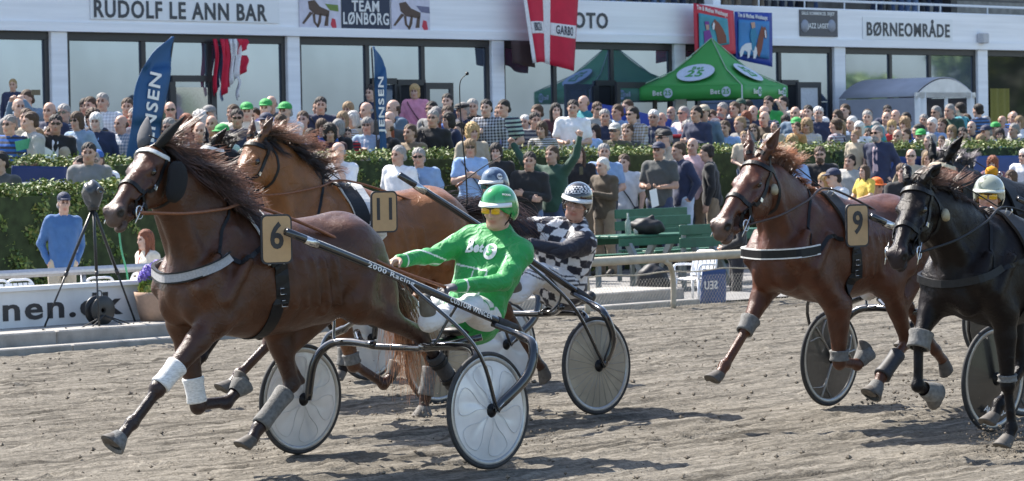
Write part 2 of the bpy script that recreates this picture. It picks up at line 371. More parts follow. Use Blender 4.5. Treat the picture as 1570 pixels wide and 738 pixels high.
def horse(fr, spec, label, group, h=.0105):
    s = spec.get('s', 1.0); XC = spec['xc']; T = lambda x, y, z: V3(XC - s * (1.74 - x), y * s, z * s)
    base, dark, muz = np.array(spec['coat']), np.array(spec['legs']), np.array(spec['muz'])
    mid = base * .5 + dark * .5
    S = SDF()
    st = [(1.54, 1.12, .15, .95), (1.37, 1.15, .285, .64), (1.13, 1.165, .335, .74), (.85, 1.175, .315, .84), (.60, 1.215, .28, .88), (.41, 1.26, .262, .86), (.25, 1.20, .20, .92)]
    for (x0, z0, r0, q0), (x1, z1, r1, q1) in zip(st, st[1:]):
        S.cone(T(x0, 0, z0), T(x1, 0, z1), r0 * s, r1 * s, k=.05, sq=(q0 + q1) / 2)
    S.cone(T(1.34, 0, 1.40), T(1.0, 0, 1.45), .11 * s, .085 * s, k=.08, sq=.7)
    S.cone(T(.95, 0, 1.10), T(.55, 0, 1.06), .25 * s, .19 * s, k=.08, sq=.95)
    for sd_ in (1, -1):
        S.ell(T(1.555, sd_ * .095, 1.05), (.11 * s, .080 * s, .145 * s), k=.04)               # pectoral
        S.cone(T(1.33, sd_ * .125, 1.41), T(1.53, sd_ * .165, 1.14), .08 * s, .09 * s, k=.04, sq=.75)   # scapula
        S.cone(T(1.20, sd_ * .17, 1.22), T(1.36, sd_ * .185, 1.02), .09 * s, .10 * s, k=.05, sq=.7)    # triceps
        S.ell(T(.44, sd_ * .15, 1.32), (.2 * s, .12 * s, .16 * s), k=.06)                  # gluteal
        S.cone(T(.27, sd_ * .12, 1.30), T(.20, sd_ * .13, 1.06), .095 * s, .085 * s, k=.05)     # buttock
        S.cone(T(.70, sd_ * .20, .95), T(.56, sd_ * .235, 1.14), .022 * s, .035 * s, k=.045)        # flank fold
        S.cone(T(1.50, sd_ * .225, 1.30), T(1.60, sd_ * .215, 1.12), .022 * s, .030 * s, k=.06)      # shoulder edge
        S.cone(T(1.30, sd_ * .255, 1.28), T(1.46, sd_ * .248, 1.06), .022 * s, .034 * s, k=.06)     # triceps edge
        S.cone(T(.36, sd_ * .255, 1.18), T(.47, sd_ * .262, 1.02), .025 * s, .035 * s, k=.03)
        for i_ in range(6): S.cone(T(.66 + i_ * .085, sd_ * .262, 1.26), T(.60 + i_ * .085, sd_ * .245, 1.0), .012 * s, .014 * s, k=.03)      # ribs
    # neck
    P, N = V3(*spec['poll']), V3(*spec['nose'])
    hx = unit(N - P); yl = unit(V3(-(N - P)[1], (N - P)[0], 0)); hy = unit(yl + spec.get('roll', 0) * V3(0, 0, 1)); hy = unit(hy - hx * (hx @ hy)); hz = np.cross(hx, hy)
    hs = spec.get('hs', 1.0) * np.linalg.norm(N - P) / .60
    HM = np.stack([hx, hy, hz], 1); hw = spec.get('hw', 1.12) * hs; H = lambda x, y, z: P + HM @ np.array([x * hs, y * hw, z * hw])
    nb0, nb1 = T(1.32, 0, 1.26), T(1.44, 0, 1.20); thr = H(.09, 0, -.13); nk = spec.get('neckbow', .05)
    m1 = nb0 * .62 + thr * .38 + V3(-.02, 0, nk); m2 = nb0 * .27 + thr * .73 + V3(-.01, 0, nk)
    S.cone(nb0, m1, .25 * s, .20 * s, k=.07, sq=.5); S.cone(m1, m2, .20 * s, .16 * s, k=.05, sq=.52); S.cone(m2, thr, .16 * s, .122 * s, k=.04, sq=.62)
    S.cone(nb1, m1 * .5 + nb1 * .5, .17 * s, .15 * s, k=.06, sq=.6)
    for sd_ in (1, -1): S.cone(H(.06, sd_ * .06, -.15), T(1.50, sd_ * .10, 1.16), .030, .05 * s, k=.035)       # brachiocephalic muscle
    # head
    c_h = None
    S.ell(H(.07, 0, -.085), np.array((.10, .082, .09)) * hs, k=.04, M=HM)
    S.cone(H(.10, 0, -.075), H(.34, 0, -.058), .074 * hs, .05 * hs, k=.03); S.cone(H(.30, 0, -.056), H(.50, 0, -.052), .05 * hs, .040 * hs, k=.03)
    for q in (1, -1):
        S.ell(H(.185, q * .052, -.046), np.array((.045, .024, .020)) * hs, k=.025, M=HM)               # brow
        S.tint(H(.192, q * .085, -.060), np.array((.034, .02, .026)) * hs, dark, M=HM); S.tint(H(.568, q * .052, -.046), np.array((.022, .022, .018)) * hs, (.01, .008, .008), M=HM)
        S.ell(H(.205, q * .052, -.150), np.array((.115, .034, .095)) * hs, k=.02, M=HM)             # jowl
        S.cone(H(.26, q * .064, -.085), H(.40, q * .046, -.078), .017 * hs, .010 * hs, k=.02)       # cheek ridge
        S.cone(H(.22, q * .03, -.195), H(.48, q * .022, -.13), .038 * hs, .022 * hs, k=.025)        # jaw
        S.ell(H(.548, q * .036, -.045), np.array((.036, .022, .03)) * hs, k=.015, col=muz, M=HM)      # nostril rim
        S.ell(H(.192, q * .090, -.062), np.array((.022, .014, .016)) * hs, k=.006, sub=True, M=HM); S.cone(H(.168, q * .079, -.052), H(.212, q * .076, -.046), .006, .005, k=.008)
        S.ell(H(.568, q * .052, -.048), np.array((.023, .024, .017)) * hs, k=.006, sub=True, M=HM)
    S.ell(H(.53, 0, -.068), np.array((.07, .052, .055)) * hs, k=.03, col=muz, M=HM)
    S.ell(H(.585, 0, -.085), np.array((.03, .042, .032)) * hs, k=.02, col=muz, M=HM)
    jo = spec.get('jaw', 0)
    S.ell(H(.545, 0, -.135 - jo), np.array((.042, .034, .024)) * hs, k=.015, col=muz, M=HM); S.cone(H(.40, 0, -.125), H(.53, 0, -.138 - jo), .03 * hs, .022 * hs, k=.02, col=muz)
    S.cone(H(.50, -.06, -.108 - jo * .4), H(.50, .06, -.108 - jo * .4), .002, k=.003, sub=True); S.ell(H(.575, 0, -.113 - jo * .5), np.array((.05, .06, .004 + jo * .35)) * hs, k=.004, sub=True, M=HM)
    ears = []
    for q, (ex, ey, ez) in zip((1, -1), spec['ears']):
        e0 = H(.0, q * .048, -.012); d = unit(HM @ np.array([ex, ey, ez], float)); e1 = e0 + d * .165 * hs * spec.get('es', 1); ears.append((e0, e1, d))
        if spec.get('earhide'): continue
        mdl = e0 + d * .07 * hs
        S.cone(e0 - d * .02, mdl, .026 * hs, .033 * hs, k=.015, col=mid); S.cone(mdl, e1, .033 * hs, .006, k=.008, col=dark)
        fdir = unit(hx + d * .1 - d * (hx @ d)); S.cone(mdl + fdir * .028 - d * .02, e1 + fdir * .016 - d * .035, .023 * hs, .007, k=.008, sub=True)
    # legs
    hoofs = []
    for L in spec['front']:
        e, k_, f, c = [V3(*q) for q in L]; sg = 1 if e[1] > 0 else -1
        sh = T(1.51, sg * .16, 1.15)
        S.cone(sh, e, .11 * s, .098 * s, k=.05, sq=.8)
        mm = e * .68 + k_ * .32
        S.cone(e, mm, .094 * s, .070 * s, k=.04, sq=.85); S.cone(mm, k_, .070 * s, .040 * s, k=.03, col=mid)
        dk = unit(k_ - e)
        S.ell(k_, (.049, .046, .055), k=.018, col=dark); S.cone(k_, f, .029, .026, k=.015, col=dark)
        bk = unit(np.cross(unit(f - k_), V3(0, 1, 0))); bk = bk if bk @ (e - k_ + (f - k_) * 0) < 9 else bk
        sgn = 1 if (bk[0] < 0) == (spec.get('x', 1) > 0) else -1
        S.cone(k_ + bk * sgn * .024, f + bk * sgn * .022, .017, .019, k=.009, col=dark)
        S.ell(f, (.040, .036, .040), k=.02, col=dark); S.cone(f, c, .031, .037, k=.02, col=dark); hoofs.append((f, c))
    for L in spec['hind']:
        sf, hk, f, c = [V3(*q) for q in L]; sg = 1 if sf[1] > 0 else -1
        hp = T(.42, sg * .15, 1.22)
        S.cone(hp, sf, .185 * s, .12 * s, k=.07, sq=.75); S.cone(T(.20, sg * .13, 1.08), sf * .45 + hk * .55 , .10 * s, .05 * s, k=.09, sq=.9)
        m_ = sf * .6 + hk * .4
        S.cone(sf, m_, .112 * s, .068 * s, k=.05, sq=.8); S.cone(m_, hk, .068 * s, .041, k=.03, col=mid)
        cd_ = unit(f - hk); bk = unit(hk - (sf + f) / 2)
        S.ell(hk, (.052, .042, .055), k=.025, col=dark); S.cone(hk - cd_ * .01, hk + bk * .045 - cd_ * .045, .03, .022, k=.02, col=dark)
        S.cone(m_, hk + bk * .045 - cd_ * .05, .03, .016, k=.02, col=mid)
        S.cone(hk, f, .033, .028, k=.015, col=dark); S.cone(hk + bk * .030, f + bk * .024, .018, .020, k=.009, col=dark)
        S.ell(f, (.043, .038, .043), k=.02, col=dark); S.cone(f, c, .034, .039, k=.02, col=dark); hoofs.append((f, c))
    V, Fc = S.mesh(h); V = smooth_mesh(V, Fc, 1, .4)
    if spec.get('clipx'): pass
    C = S.colors(V, base, .012)
    hb = np.clip((V @ V3(0, 0, 1) - .75) / .3, 0, 1)[:, None]
    # natural dun shading of a bay: soft lighter belly flank / darker topline
    C = C * (1 - .0) 
    if 'blaze' in spec:
        q = (V - P) @ HM / hs; wv = (np.abs(q[:, 1] + .01) < .02 + .012 * np.sin(q[:, 0] * 14)) & (q[:, 2] > -.05) & (q[:, 0] > .06) & (q[:, 0] < spec['blaze']); C[wv] = (.6, .56, .5)
    root = mesh('horse', V, Fc, M_coatb if base[0] < .03 else M_coat, None, smooth=True, vcol=C); root.location = tuple(fr[0]); root.rotation_euler = (0, 0, fr[3])
    tag(root, label, 'horse', group)
    tr = bvh(V, Fc)
    eyes = []
    for q in (1, -1):
        mb = MB(); c = H(.192, q * .0625, -.058); mb.lathe([(.0001, -.024), (.014, -.019), (.022, -.009), (.024, 0), (.022, .009), (.014, .019), (.0001, .024)], c, hy, 16); mb.build('eye', M_eye, root, world=False)
    for i, (f, c) in enumerate(hoofs):
        d = unit(c - f); toe = spec.get('toe', [None] * 4)[i]; fw = V3(*toe) if toe is not None else V3(1, 0, 0)
        fw = unit(fw - d * (fw @ d)); sd_ = np.cross(d, fw); v = []; n = 18
        for (r, hh, fo) in ((.040, -.012, 0), (.043, 0, .004), (.050, .03, .016), (.058, .065, .032), (.060, .074, .034), (.054, .076, .034), (.02, .066, .03)):
            for a in np.linspace(0, 2 * math.pi, n, endpoint=False):
                ca = math.cos(a); v.append(c + d * hh * (1 if ca > -.3 else .8) + fw * (r * ca * (1.05 if ca > 0 else .9) + fo) + sd_ * r * math.sin(a) * .95)
        f_ = [(a * n + j, a * n + (j + 1) % n, (a + 1) * n + (j + 1) % n, (a + 1) * n + j) for a in range(6) for j in range(n)] + [tuple(6 * n + j for j in range(n))]
        mesh('hoof', v, f_, M_horn, root, smooth=True, world=False)
    return dict(root=root, tree=tr, H=H, T=T, HM=HM, hs=hs, P=P, ears=ears, fr=fr, s=s, V=V, spec=spec, XC=XC)
def mane(hh, n, ln, dirs, c0, c1, spread=.012, t0=0, t1=1, r0=.0026):
    """hair rooted along the crest of the neck"""
    T, H, tr = hh['T'], hh['H'], hh['tree']; cr = catmull([H(-.0, 0, .02), H(-.08, 0, -.02), T(1.42, 0, 1.78) * .5 + H(-.1, 0, -.05) * .5, T(1.30, 0, 1.62)], 12); R = []
    # crest: highest skin along the neck between the poll and the withers
    a, b = H(-.01, 0, .0), T(1.16, 0, 1.53); pts = []
    for t in np.linspace(0, 1, 40):
        c = a * (1 - t) + b * t; hit = tr.ray_cast(Vector((c[0], c[1], c[2] + .5)), Vector((0, 0, -1)))
        if hit[0] is not None: pts.append(np.array(hit[0]))
    NC = max(20, n // 16)
    for g_ in range(NC):                              # locks of hair: strands of one lock stay together
        t = t0 + (t1 - t0) * random.random(); p = pts[min(int(t * len(pts)), len(pts) - 1)] + np.random.normal(size=3) * (.014, spread, .003); gl = ln * (.5 + .65 * random.random()) * (1 - .3 * abs(t - .4))
        gd = [np.array(d(t) if callable(d) else d, float) + np.random.normal(size=3) * (.16 + .16 * q_) for q_, d in enumerate(dirs)]
        for _ in range(n // NC):
            co, no = snap(tr, p + np.random.normal(size=3) * (.014, .006, .003), -.004); j_ = np.random.normal(size=3) * .05
            R.append((co, [d + j_ + np.random.normal(size=3) * .04 * (1 + q_) for q_, d in enumerate(gd)], gl * (.8 + .3 * random.random())))
    return hairs('mane', R, M_hairA, hh['root'], seg=7, r0=r0, cols=(np.array(c0), np.array(c1)))  # tip colour holds auburn hair plus painted-in backlight
def sleeve(mb, a, b, ra, rb, n=20, mi=0, lip=.006, flat=1):
    """a boot or bandage wrapped round a limb from a to b"""
    a, b = np.array(a, float), np.array(b, float); d = b - a; L = np.linalg.norm(d)
    mb.lathe([(ra * .8, 0), (ra + lip * .5, 0), (ra + lip, L * .06), (ra * .7 + rb * .3, L * .3), (ra * .35 + rb * .65, L * .7), (rb + lip, L * .94), (rb + lip * .5, L), (rb * .8, L)], a, d, n, mi); return mb
def ring(mb, c, ax, R, r, n=20, mi=0):
    ax = unit(ax); a = unit(np.cross(ax, (0, .1, 1))); b = np.cross(ax, a)
    mb.tube([np.array(c) + R * (math.cos(t) * a + math.sin(t) * b) for t in np.linspace(0, 2 * math.pi, n, endpoint=False)], r, 6, mi, closed=True); return mb
def bridle(hh, m=None, brow=None, w=.022, blind=False, roll=None):
    m = m or M_blk; H, tr, root = hh['H'], hh['tree'], hh['root']; mb = MB()
    for q in (1, -1):
        strap(mb, tr, [H(.0, q * .02, .02), H(.02, q * .09, -.05), H(.10, q * .11, -.09), H(.26, q * .10, -.11), H(.40, q * .08, -.10), H(.455, q * .07, -.105)], w, .005)
        strap(mb, tr, [H(.01, q * .09, -.06), H(.05, q * .1, -.15), H(.14, q * .07, -.25), H(.19, 0, -.27)], w * .7, .004)
    strap(mb, tr, [H(.345, 0, .02), H(.35, .07, -.03), H(.345, .08, -.09), H(.36, .06, -.17), H(.37, 0, -.19), H(.36, -.06, -.17), H(.345, -.08, -.09), H(.35, -.07, -.03), H(.345, 0, .02)], w * 1.15, .006)
    strap(mb, tr, [H(.46, .07, -.1), H(.45, .05, -.16), H(.45, 0, -.19), H(.45, -.05, -.16), H(.46, -.07, -.1)], w * .6, .004)
    o = mb.build('bridle', m, root, world=False)
    mb = MB(); strap(mb, tr, [H(.03, -.1, -.09), H(.07, -.09, -.03), H(.085, 0, .02), H(.07, .09, -.03), H(.03, .1, -.09)], w * 1.2, .008); mb.build('browband', brow or m, root, world=False)
    bits = []
    for q in (1, -1):
        mb = MB(); c = H(.465, q * .082, -.112); ring(mb, c, hh['HM'][:, 1], .036, .0045); mb.build('bit_ring', M_steel, root, world=False)
        mb = MB(); mb.tube([H(.40, q * .085, -.10), H(.54, q * .085, -.125)], .004, 6); mb.build('bit_bar', M_steel, root, world=False)
        mb = MB(); strap(mb, tr, [H(.25, q * .1, -.12), H(.255, q * .1, -.105)], .026, .009); mb.build('buckle', M_steel, root, world=False); bits.append(c)
    return bits
def girth(hh, x=1.13, w=.085, trim=None, pad=True, m=None):
    T, tr, root = hh['T'], hh['tree'], hh['root']; s = hh['s']
    P = [T(x, .33 * math.sin(a), 1.17 + .37 * math.cos(a)) for a in np.linspace(0, 2 * math.pi, 20)]
    mb = MB(); strap(mb, tr, P, w * s, .007, 3); mb.build('girth', m or M_blk, root, world=False)
    if pad:
        mb = MB(); A = [T(x + .02, .33 * math.sin(a), 1.17 + .37 * math.cos(a)) for a in np.linspace(-1.35, 1.35, 12)]; strap(mb, tr, A, .115 * s, .018, 3, lift=.004)
        mb.build('saddle_pad', M_blk, root, world=False)
        if trim:
            mb = MB()
            for dx in (.064, -.052): strap(mb, tr, [p + V3(dx, 0, 0) for p in A], .012, .012, 3, lift=.010)
            mb.build('pad_trim', trim, root, world=False)
    mb = MB(); hd_, bk_ = hh['H'](.0, 0, .03), snap(tr, T(x, 0, 1.6), .03)[0]; mb.tube(catmull([hd_, lerp(hd_, bk_, .35) + V3(0, 0, .05), lerp(hd_, bk_, .7) + V3(0, 0, .03), bk_], 6), .006, 6, flat=.6); mb.build('overcheck', M_blk, root, world=False)
    # terrets on top
    for q in (1, -1):
        mb = MB(); c, _ = snap(tr, T(x, q * .09, 1.6), .035); ring(mb, c, (1, 0, 0), .022, .004, 12); mb.build('terret', M_steel, root, world=False)
    # buckles down the side
    for z in (1.08, 1.0):
        mb = MB(); c, no = snap(tr, T(x, .34, z), .012); mb.tube([c + V3(a, 0, b) for a, b in ((-.022, -.018), (.022, -.018), (.022, .018), (-.022, .018))], .0035, 6, closed=True); mb.build('buckle', M_steel, root, world=False)
def breastcollar(hh, m, z0=1.14, w=.055, th=.016, xe=1.18, m2=None, ze=1.30, trim=None, rise=.05):
    T, tr, root = hh['T'], hh['tree'], hh['root']
    c = [T(1.55, .22, z0 + .05), T(1.66, .15, z0 + .01), T(1.74, .06, z0 - .01), T(1.76, 0, z0 - .015), T(1.74, -.06, z0 - .01), T(1.66, -.15, z0 + .01), T(1.55, -.22, z0 + .05)]
    O_ = T(1.28, 0, z0); BPt, BN = [], []
    for a in np.linspace(-1.05, 1.05, 29):
        d_ = V3(math.cos(a), math.sin(a), 0); zz = V3(0, 0, rise * hh['s'] * (abs(a) / 1.05) ** 2); best = 0
        for dz in (-.03, 0, .03):
            hit = tr.ray_cast(Vector(O_ + zz + V3(0, 0, dz) + d_ * 1.2), Vector(-d_)); 
            if hit[0] is not None: best = max(best, (np.array(hit[0]) - O_) @ d_)
        BPt.append(O_ + zz + d_ * best); BN.append(d_)
    rr_s = np.array([(p - O_) @ n_ for p, n_ in zip(BPt, BN)])
    for _ in range(3): rr_s = np.maximum(rr_s, np.convolve(np.pad(rr_s, 2, mode='edge'), [.2] * 5, 'valid'))
    BPt = [O_ + n_ * r_ + V3(0, 0, (p - O_)[2]) for p, n_, r_ in zip(BPt, BN, rr_s)]
    mb = MB(); band(mb, BPt, BN, w, th); mb.build('breast_collar', m, root, world=False)
    if trim:
        mb = MB()
        for dz in (w * .5, -w * .5): band(mb, [p + V3(0, 0, dz) for p in BPt], BN, .009, th + .002)
        mb.build('collar_edge', trim, root, world=False)
    for q in (1, -1):
        mb = MB(); strap(mb, tr, [BPt[-1 if q > 0 else 0], T(1.34, q * .28, z0 + .11), T(xe, q * .29, ze)], .028, .006, 6)
        strap(mb, tr, [T(1.50, q * .24, z0 + .06), T(1.44, q * .2, z0 + .25), T(1.34, q * .1, 1.52), T(1.32, 0, 1.60)], .018, .005, 6)
        mb.build('collar_strap', m2 or M_blk, root, world=False)
def plate(hh, num, c, w=.20, hgt=.285, yaw=-12, tilt=0):
    root = hh['root']; a = rad(yaw); ux = V3(-math.cos(a), -math.sin(a), 0); uy = V3(0, 0, 1); n = np.cross(ux, uy)    # faces left
    c = V3(*c); r = .035
    def rr(w_, h_, r_): 
        o = []
        for cx, cy, a0 in ((w_ / 2 - r_, h_ / 2 - r_, 0), (-w_ / 2 + r_, h_ / 2 - r_, 90), (-w_ / 2 + r_, -h_ / 2 + r_, 180), (w_ / 2 - r_, -h_ / 2 + r_, 270)):
            for t in range(0, 91, 18): o.append((cx + r_ * math.cos(rad(a0 + t)), cy + r_ * math.sin(rad(a0 + t))))
        return o
    mb = MB(); mb.prism(rr(w, hgt, r), c, ux, uy, .012); fr_ = mb.build('number_plate', M_bootd, root, world=False)
    mb = MB(); mb.prism(rr(w - .022, hgt - .022, r - .008), c + n * .012, ux, uy, .003); mb.build('plate_face', M_plate, fr_, world=False)
    text('numeral', num, M_ink, c + n * .0155 + uy * .012, ux, uy, .15, fr_, bold=.05, width=.085 * (1 if len(num) == 1 else 1.35), world=False, ext=.002)
def lerp(a, b, t): return np.array(a) * (1 - t) + np.array(b) * t
# ---------------------------------------------------------------- the field of runners
GH = 'trotting horses in harness'
def rope(mb, pts, r=.006, n=6, flat=None): mb.tube(catmull(pts, 6), r, n, flat=flat); return mb
# ---- number 6
f6 = hframe((-.75, 18.5), 46)
sp6 = dict(xc=1.74, coat=(.070, .026, .0115), legs=(.024, .013, .012), muz=(.085, .055, .045), poll=JL(f6, 232, 216, .07), nose=JL(f6, 163, 322, .26), jaw=.008, earhide=True,
  ears=[(-.75, .75, .5), (-1, -.22, .25)],
  front=[[(1.47, .17, .95), (1.89, .15, .575), (2.07, .15, .40), (2.15, .15, .325)], [(1.45, -.17, .92), (1.37, -.15, .43), (1.16, -.15, .43), (1.07, -.15, .50)]],
  hind=[[(.42, .2, .99), (-.10, .17, .76), (-.40, .15, .43), (-.50, .15, .34)], [(.78, -.17, .92), (.66, -.15, .51), (.92, -.15, .27), (.975, -.15, .20)]],
  toe=[(1, 0, 0.3), (1, 0, 0), (0, 0, -1), (1, 0, 0)])
H6 = horse(f6, sp6, 'bay horse in front with black ear hoods, white bandages and number 6', GH)
bits6 = bridle(H6, brow=M_white)
girth(H6, x=1.08, trim=M_white); breastcollar(H6, M_grey, z0=1.185, trim=M_blk, rise=.12, ze=1.38); plate(H6, '6', (1.17, .345, 1.395))
r6 = H6['root']; H = H6['H']
for (e0, e1, d) in H6['ears']:
    mb = MB(); a = unit(np.cross(d, H6['HM'][:, 0])); prof = [(.030, -.03), (.040, .02), (.042, .06), (.034, .11), (.020, .155), (.004, .20)]
    mb.tube([e0 + d * h_ for _, h_ in prof], [r_ for r_, _ in prof], 14, flat=.7); mb.build('ear_hood', M_blkf if d @ V3(0, 1, 0) > 0 else cm('lit_black_felt', (.10, .10, .105), rough=.95), r6, world=False)  # right hood greyer: the light falling on it is put into its colour
for q in (1,):                                       # fleece cheek roll
    mb = MB(); c = [H(.05, q * .125, -.10), H(.14, q * .14, -.16), H(.24, q * .135, -.20)]; mb.tube(catmull(c, 5), [.026, .042, .049, .052, .053, .052, .051, .05, .046, .038, .024], 14, flat=1.15); mb.build('cheek_roll', M_blkf, r6, world=False)
sp = lambda L, i, a, b, t0, t1: (lerp(L[i], L[i + 1], t0), lerp(L[i], L[i + 1], t1))
Lf, Rf = [[V3(*p) for p in L] for L in sp6['front']]; Lh, Rh = [[V3(*p) for p in L] for L in sp6['hind']]
for L in (Lf, Rf):
    mb = MB(); sleeve(mb, lerp(L[0], L[1], .66), lerp(L[0], L[1], .96), .060, .054); mb.build('bandage', M_band, r6, world=False)
mb = MB(); sleeve(mb, lerp(Rh[1], Rh[2], .18), lerp(Rh[1], Rh[2], .95), .058, .052); mb.build('shin_boot', M_boot, r6, world=False)
mb = MB(); sleeve(mb, lerp(Lh[1], Lh[2], .35), lerp(Lh[1], Lh[2], .95), .05, .05); mb.build('shin_boot', M_bootd, r6, world=False)
for q in (.45, .75):
    mb = MB(); sleeve(mb, lerp(Lh[1], Lh[2], q), lerp(Lh[1], Lh[2], q + .08), .054, .054); mb.build('boot_strap', M_blk, r6, world=False)
for L in (Lf, Rf):
    d = unit(L[3] - L[2]); mb = MB(); mb.lathe([(.040, -.01), (.046, 0), (.062, .04), (.072, .075), (.068, .078), (.05, .06)], L[3] + d * -.01 + V3(.01, 0, 0), d, 20); mb.build('bell_boot', M_boot, r6, world=False)
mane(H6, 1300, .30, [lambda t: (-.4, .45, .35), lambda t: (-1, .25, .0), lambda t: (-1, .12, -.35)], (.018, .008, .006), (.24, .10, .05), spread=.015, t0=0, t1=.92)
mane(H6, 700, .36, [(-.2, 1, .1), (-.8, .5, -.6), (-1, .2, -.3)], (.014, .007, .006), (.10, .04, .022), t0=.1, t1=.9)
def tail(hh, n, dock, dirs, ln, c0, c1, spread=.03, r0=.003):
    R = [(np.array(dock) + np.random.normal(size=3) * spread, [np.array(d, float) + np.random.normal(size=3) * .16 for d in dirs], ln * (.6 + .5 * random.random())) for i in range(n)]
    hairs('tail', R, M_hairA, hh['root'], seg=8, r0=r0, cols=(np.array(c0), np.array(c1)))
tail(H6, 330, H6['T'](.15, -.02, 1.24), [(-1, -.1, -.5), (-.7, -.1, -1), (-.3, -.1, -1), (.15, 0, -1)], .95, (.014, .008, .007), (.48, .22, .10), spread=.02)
# ---- number 11
f11 = hframe((.01, 22.1), 50)
j = lambda px, py, y: JL(f11, px, py, y)
sp11 = dict(xc=2.22, s=1.07, coat=(.20, .078, .025), legs=(.05, .022, .014), muz=(.12, .07, .045), poll=j(392, 208, .0), nose=j(338, 305, .12), hw=1.1,
  ears=[(-.9, .35, .35), (-1, -.2, .3)], neckbow=.07,
  front=[[(1.9, .19, 1.0), (2.3, .17, .62), (2.55, .16, .42), (2.62, .16, .35)], [(1.50, -.18, .92), j(542, 560, -.15), j(588, 590, -.15), j(600, 577, -.15)]],
  hind=[[(.72, .2, 1.02), (.22, .17, .72), (-.05, .15, .38), (-.13, .15, .30)], [(1.0, -.2, 1.0), j(662, 552, -.15), j(652, 608, -.15), j(650, 625, -.15)]],
  toe=[(1, 0, .3), (1, 0, 0), (0, 0, -1), (1, 0, 0)])
H11 = horse(f11, sp11, 'chestnut brown horse with number 11 running just behind the leader', GH)
bits11 = bridle(H11, w=.024); girth(H11, x=1.10, trim=M_white, m=M_white); breastcollar(H11, M_blk, z0=1.14); plate(H11, '11', j(588, 325, .37))
mb = MB(); A = [H11['T'](1.04, .33 * math.sin(a), 1.17 + .37 * math.cos(a)) for a in np.linspace(-1.7, 1.7, 14)]; strap(mb, H11['tree'], A, .12, .016, 3); mb.build('white_pad', M_white, H11['root'], world=False)
L = [V3(*p) for p in sp11['front'][1]]; mb = MB(); sleeve(mb, lerp(L[0], L[1], .84), lerp(L[0], L[1], .98), .058, .056); mb.build('knee_strap', M_boot, H11['root'], world=False)
L = [V3(*p) for p in sp11['hind'][1]]; mb = MB(); sleeve(mb, lerp(L[1], L[2], .2), lerp(L[1], L[2], .98), .054, .052); mb.build('shin_boot', M_boot, H11['root'], world=False)
mb = MB(); d = unit(L[3] - L[2]); mb.lathe([(.04, -.01), (.048, 0), (.064, .04), (.072, .075), (.06, .07)], L[3], d, 20); mb.build('bell_boot', M_boot, H11['root'], world=False)
mane(H11, 1100, .27, [(-.4, .3, .7), (-1, .2, .1), (-1, .1, -.2)], (.02, .009, .007), (.42, .19, .10), t1=.95)
mane(H11, 500, .24, [(0, 1, -.2), (-.6, .6, -.8), (-1, .1, -.5)], (.012, .007, .006), (.03, .014, .01), t1=.95)
tail(H11, 300, H11['T'](.14, 0, 1.36), [(-1, 0, .2), (-1, .1, -.3), (-.6, 0, -1)], .8, (.02, .01, .008), (.12, .05, .03))
# ---- the dark horse at the back with the white browband
fK = hframe((-.64, 24.65), 46)
j = lambda px, py, y: JL(fK, px, py, y)
spK = dict(xc=2.25, s=1.03, coat=(.010, .006, .005), legs=(.012, .009, .009), muz=(.03, .022, .02), poll=j(322, 216, -.05), nose=j(285, 300, .05), hw=1.1,
  ears=[(-.8, .8, .45), (-1, -.3, .25)], neckbow=.06,
  front=[[(1.95, .17, .98), (2.3, .16, .6), (2.5, .15, .38), (2.58, .15, .3)], [(1.8, -.17, .95), (1.7, -.15, .5), (1.45, -.15, .5), (1.36, -.15, .55)]],
  hind=[[(.8, .2, 1.0), (.35, .17, .7), (.05, .15, .4), (-.03, .15, .33)], [(1.2, -.2, .98), j(530, 530, .1), j(527, 562, .1), j(524, 572, .1)]], toe=[None, None, (0, 0, -1), None])
HK = horse(fK, spK, 'dark horse at the back with white browband, mostly hidden by number 11', GH, h=.014)
bridle(HK, brow=M_white); girth(HK, trim=None); breastcollar(HK, M_blk)
mane(HK, 300, .25, [(-.2, .3, .9), (-.9, .2, .3), (-1, .1, -.2)], (.012, .009, .008), (.05, .03, .02))
tail(HK, 420, j(665, 320, 0), [(-1, 0, .05), (-1, .1, -.25), (-.7, 0, -1)], .75, (.016, .009, .008), (.08, .035, .02), spread=.045)
L = [V3(*p) for p in spK['hind'][1]]; mb = MB(); sleeve(mb, lerp(L[1], L[2], .1), lerp(L[1], L[2], .98), .06, .056); mb.build('shin_boot', M_boot, HK['root'], world=False)
# ---- number 9
f9 = hframe((2.87, 21.35), 46)
j = lambda px, py, y: JL(f9, px, py, y)
sp9 = dict(xc=1.73, s=1.0, coat=(.085, .028, .013), legs=(.085, .030, .014), muz=(.10, .06, .045), poll=j(1160, 234, .04), nose=j(1094, 343, .16), hw=1.12,
  ears=[(-.85, .45, .6), (-.95, -.3, .35)], neckbow=.06, hs=1.0,
  front=[[j(1285, 470, .17), j(1287, 556, .15), j(1314, 560, .15), j(1322, 549, .15)], [(1.45, -.17, .95), j(1145, 503, -.15), j(1111, 560, -.15), j(1103, 575, -.15)]],
  hind=[[(.62, .2, .95), j(1390, 524, .15), j(1352, 577, .15), j(1342, 596, .15)], [(.40, -.2, .98), (-.05, -.17, .72), (-.33, -.15, .40), (-.42, -.15, .32)]],
  toe=[(1, 0, 0), (1, 0, .1), (1, 0, 0), (0, 0, -1)])
H9 = horse(f9, sp9, 'red chestnut horse with number 9 and a black padded collar', GH)
bits9 = bridle(H9, w=.028); girth(H9, x=1.06, trim=None); breastcollar(H9, M_blk, z0=1.16, w=.06, trim=M_white, ze=1.25, rise=.03); plate(H9, '9', j(1313, 346, .36), w=.19)
L = [V3(*p) for p in sp9['front'][0]]; mb = MB(); sleeve(mb, lerp(L[0], L[1], .78), lerp(L[0], L[1], .96), .062, .062); mb.build('knee_strap', M_boot, H9['root'], world=False)
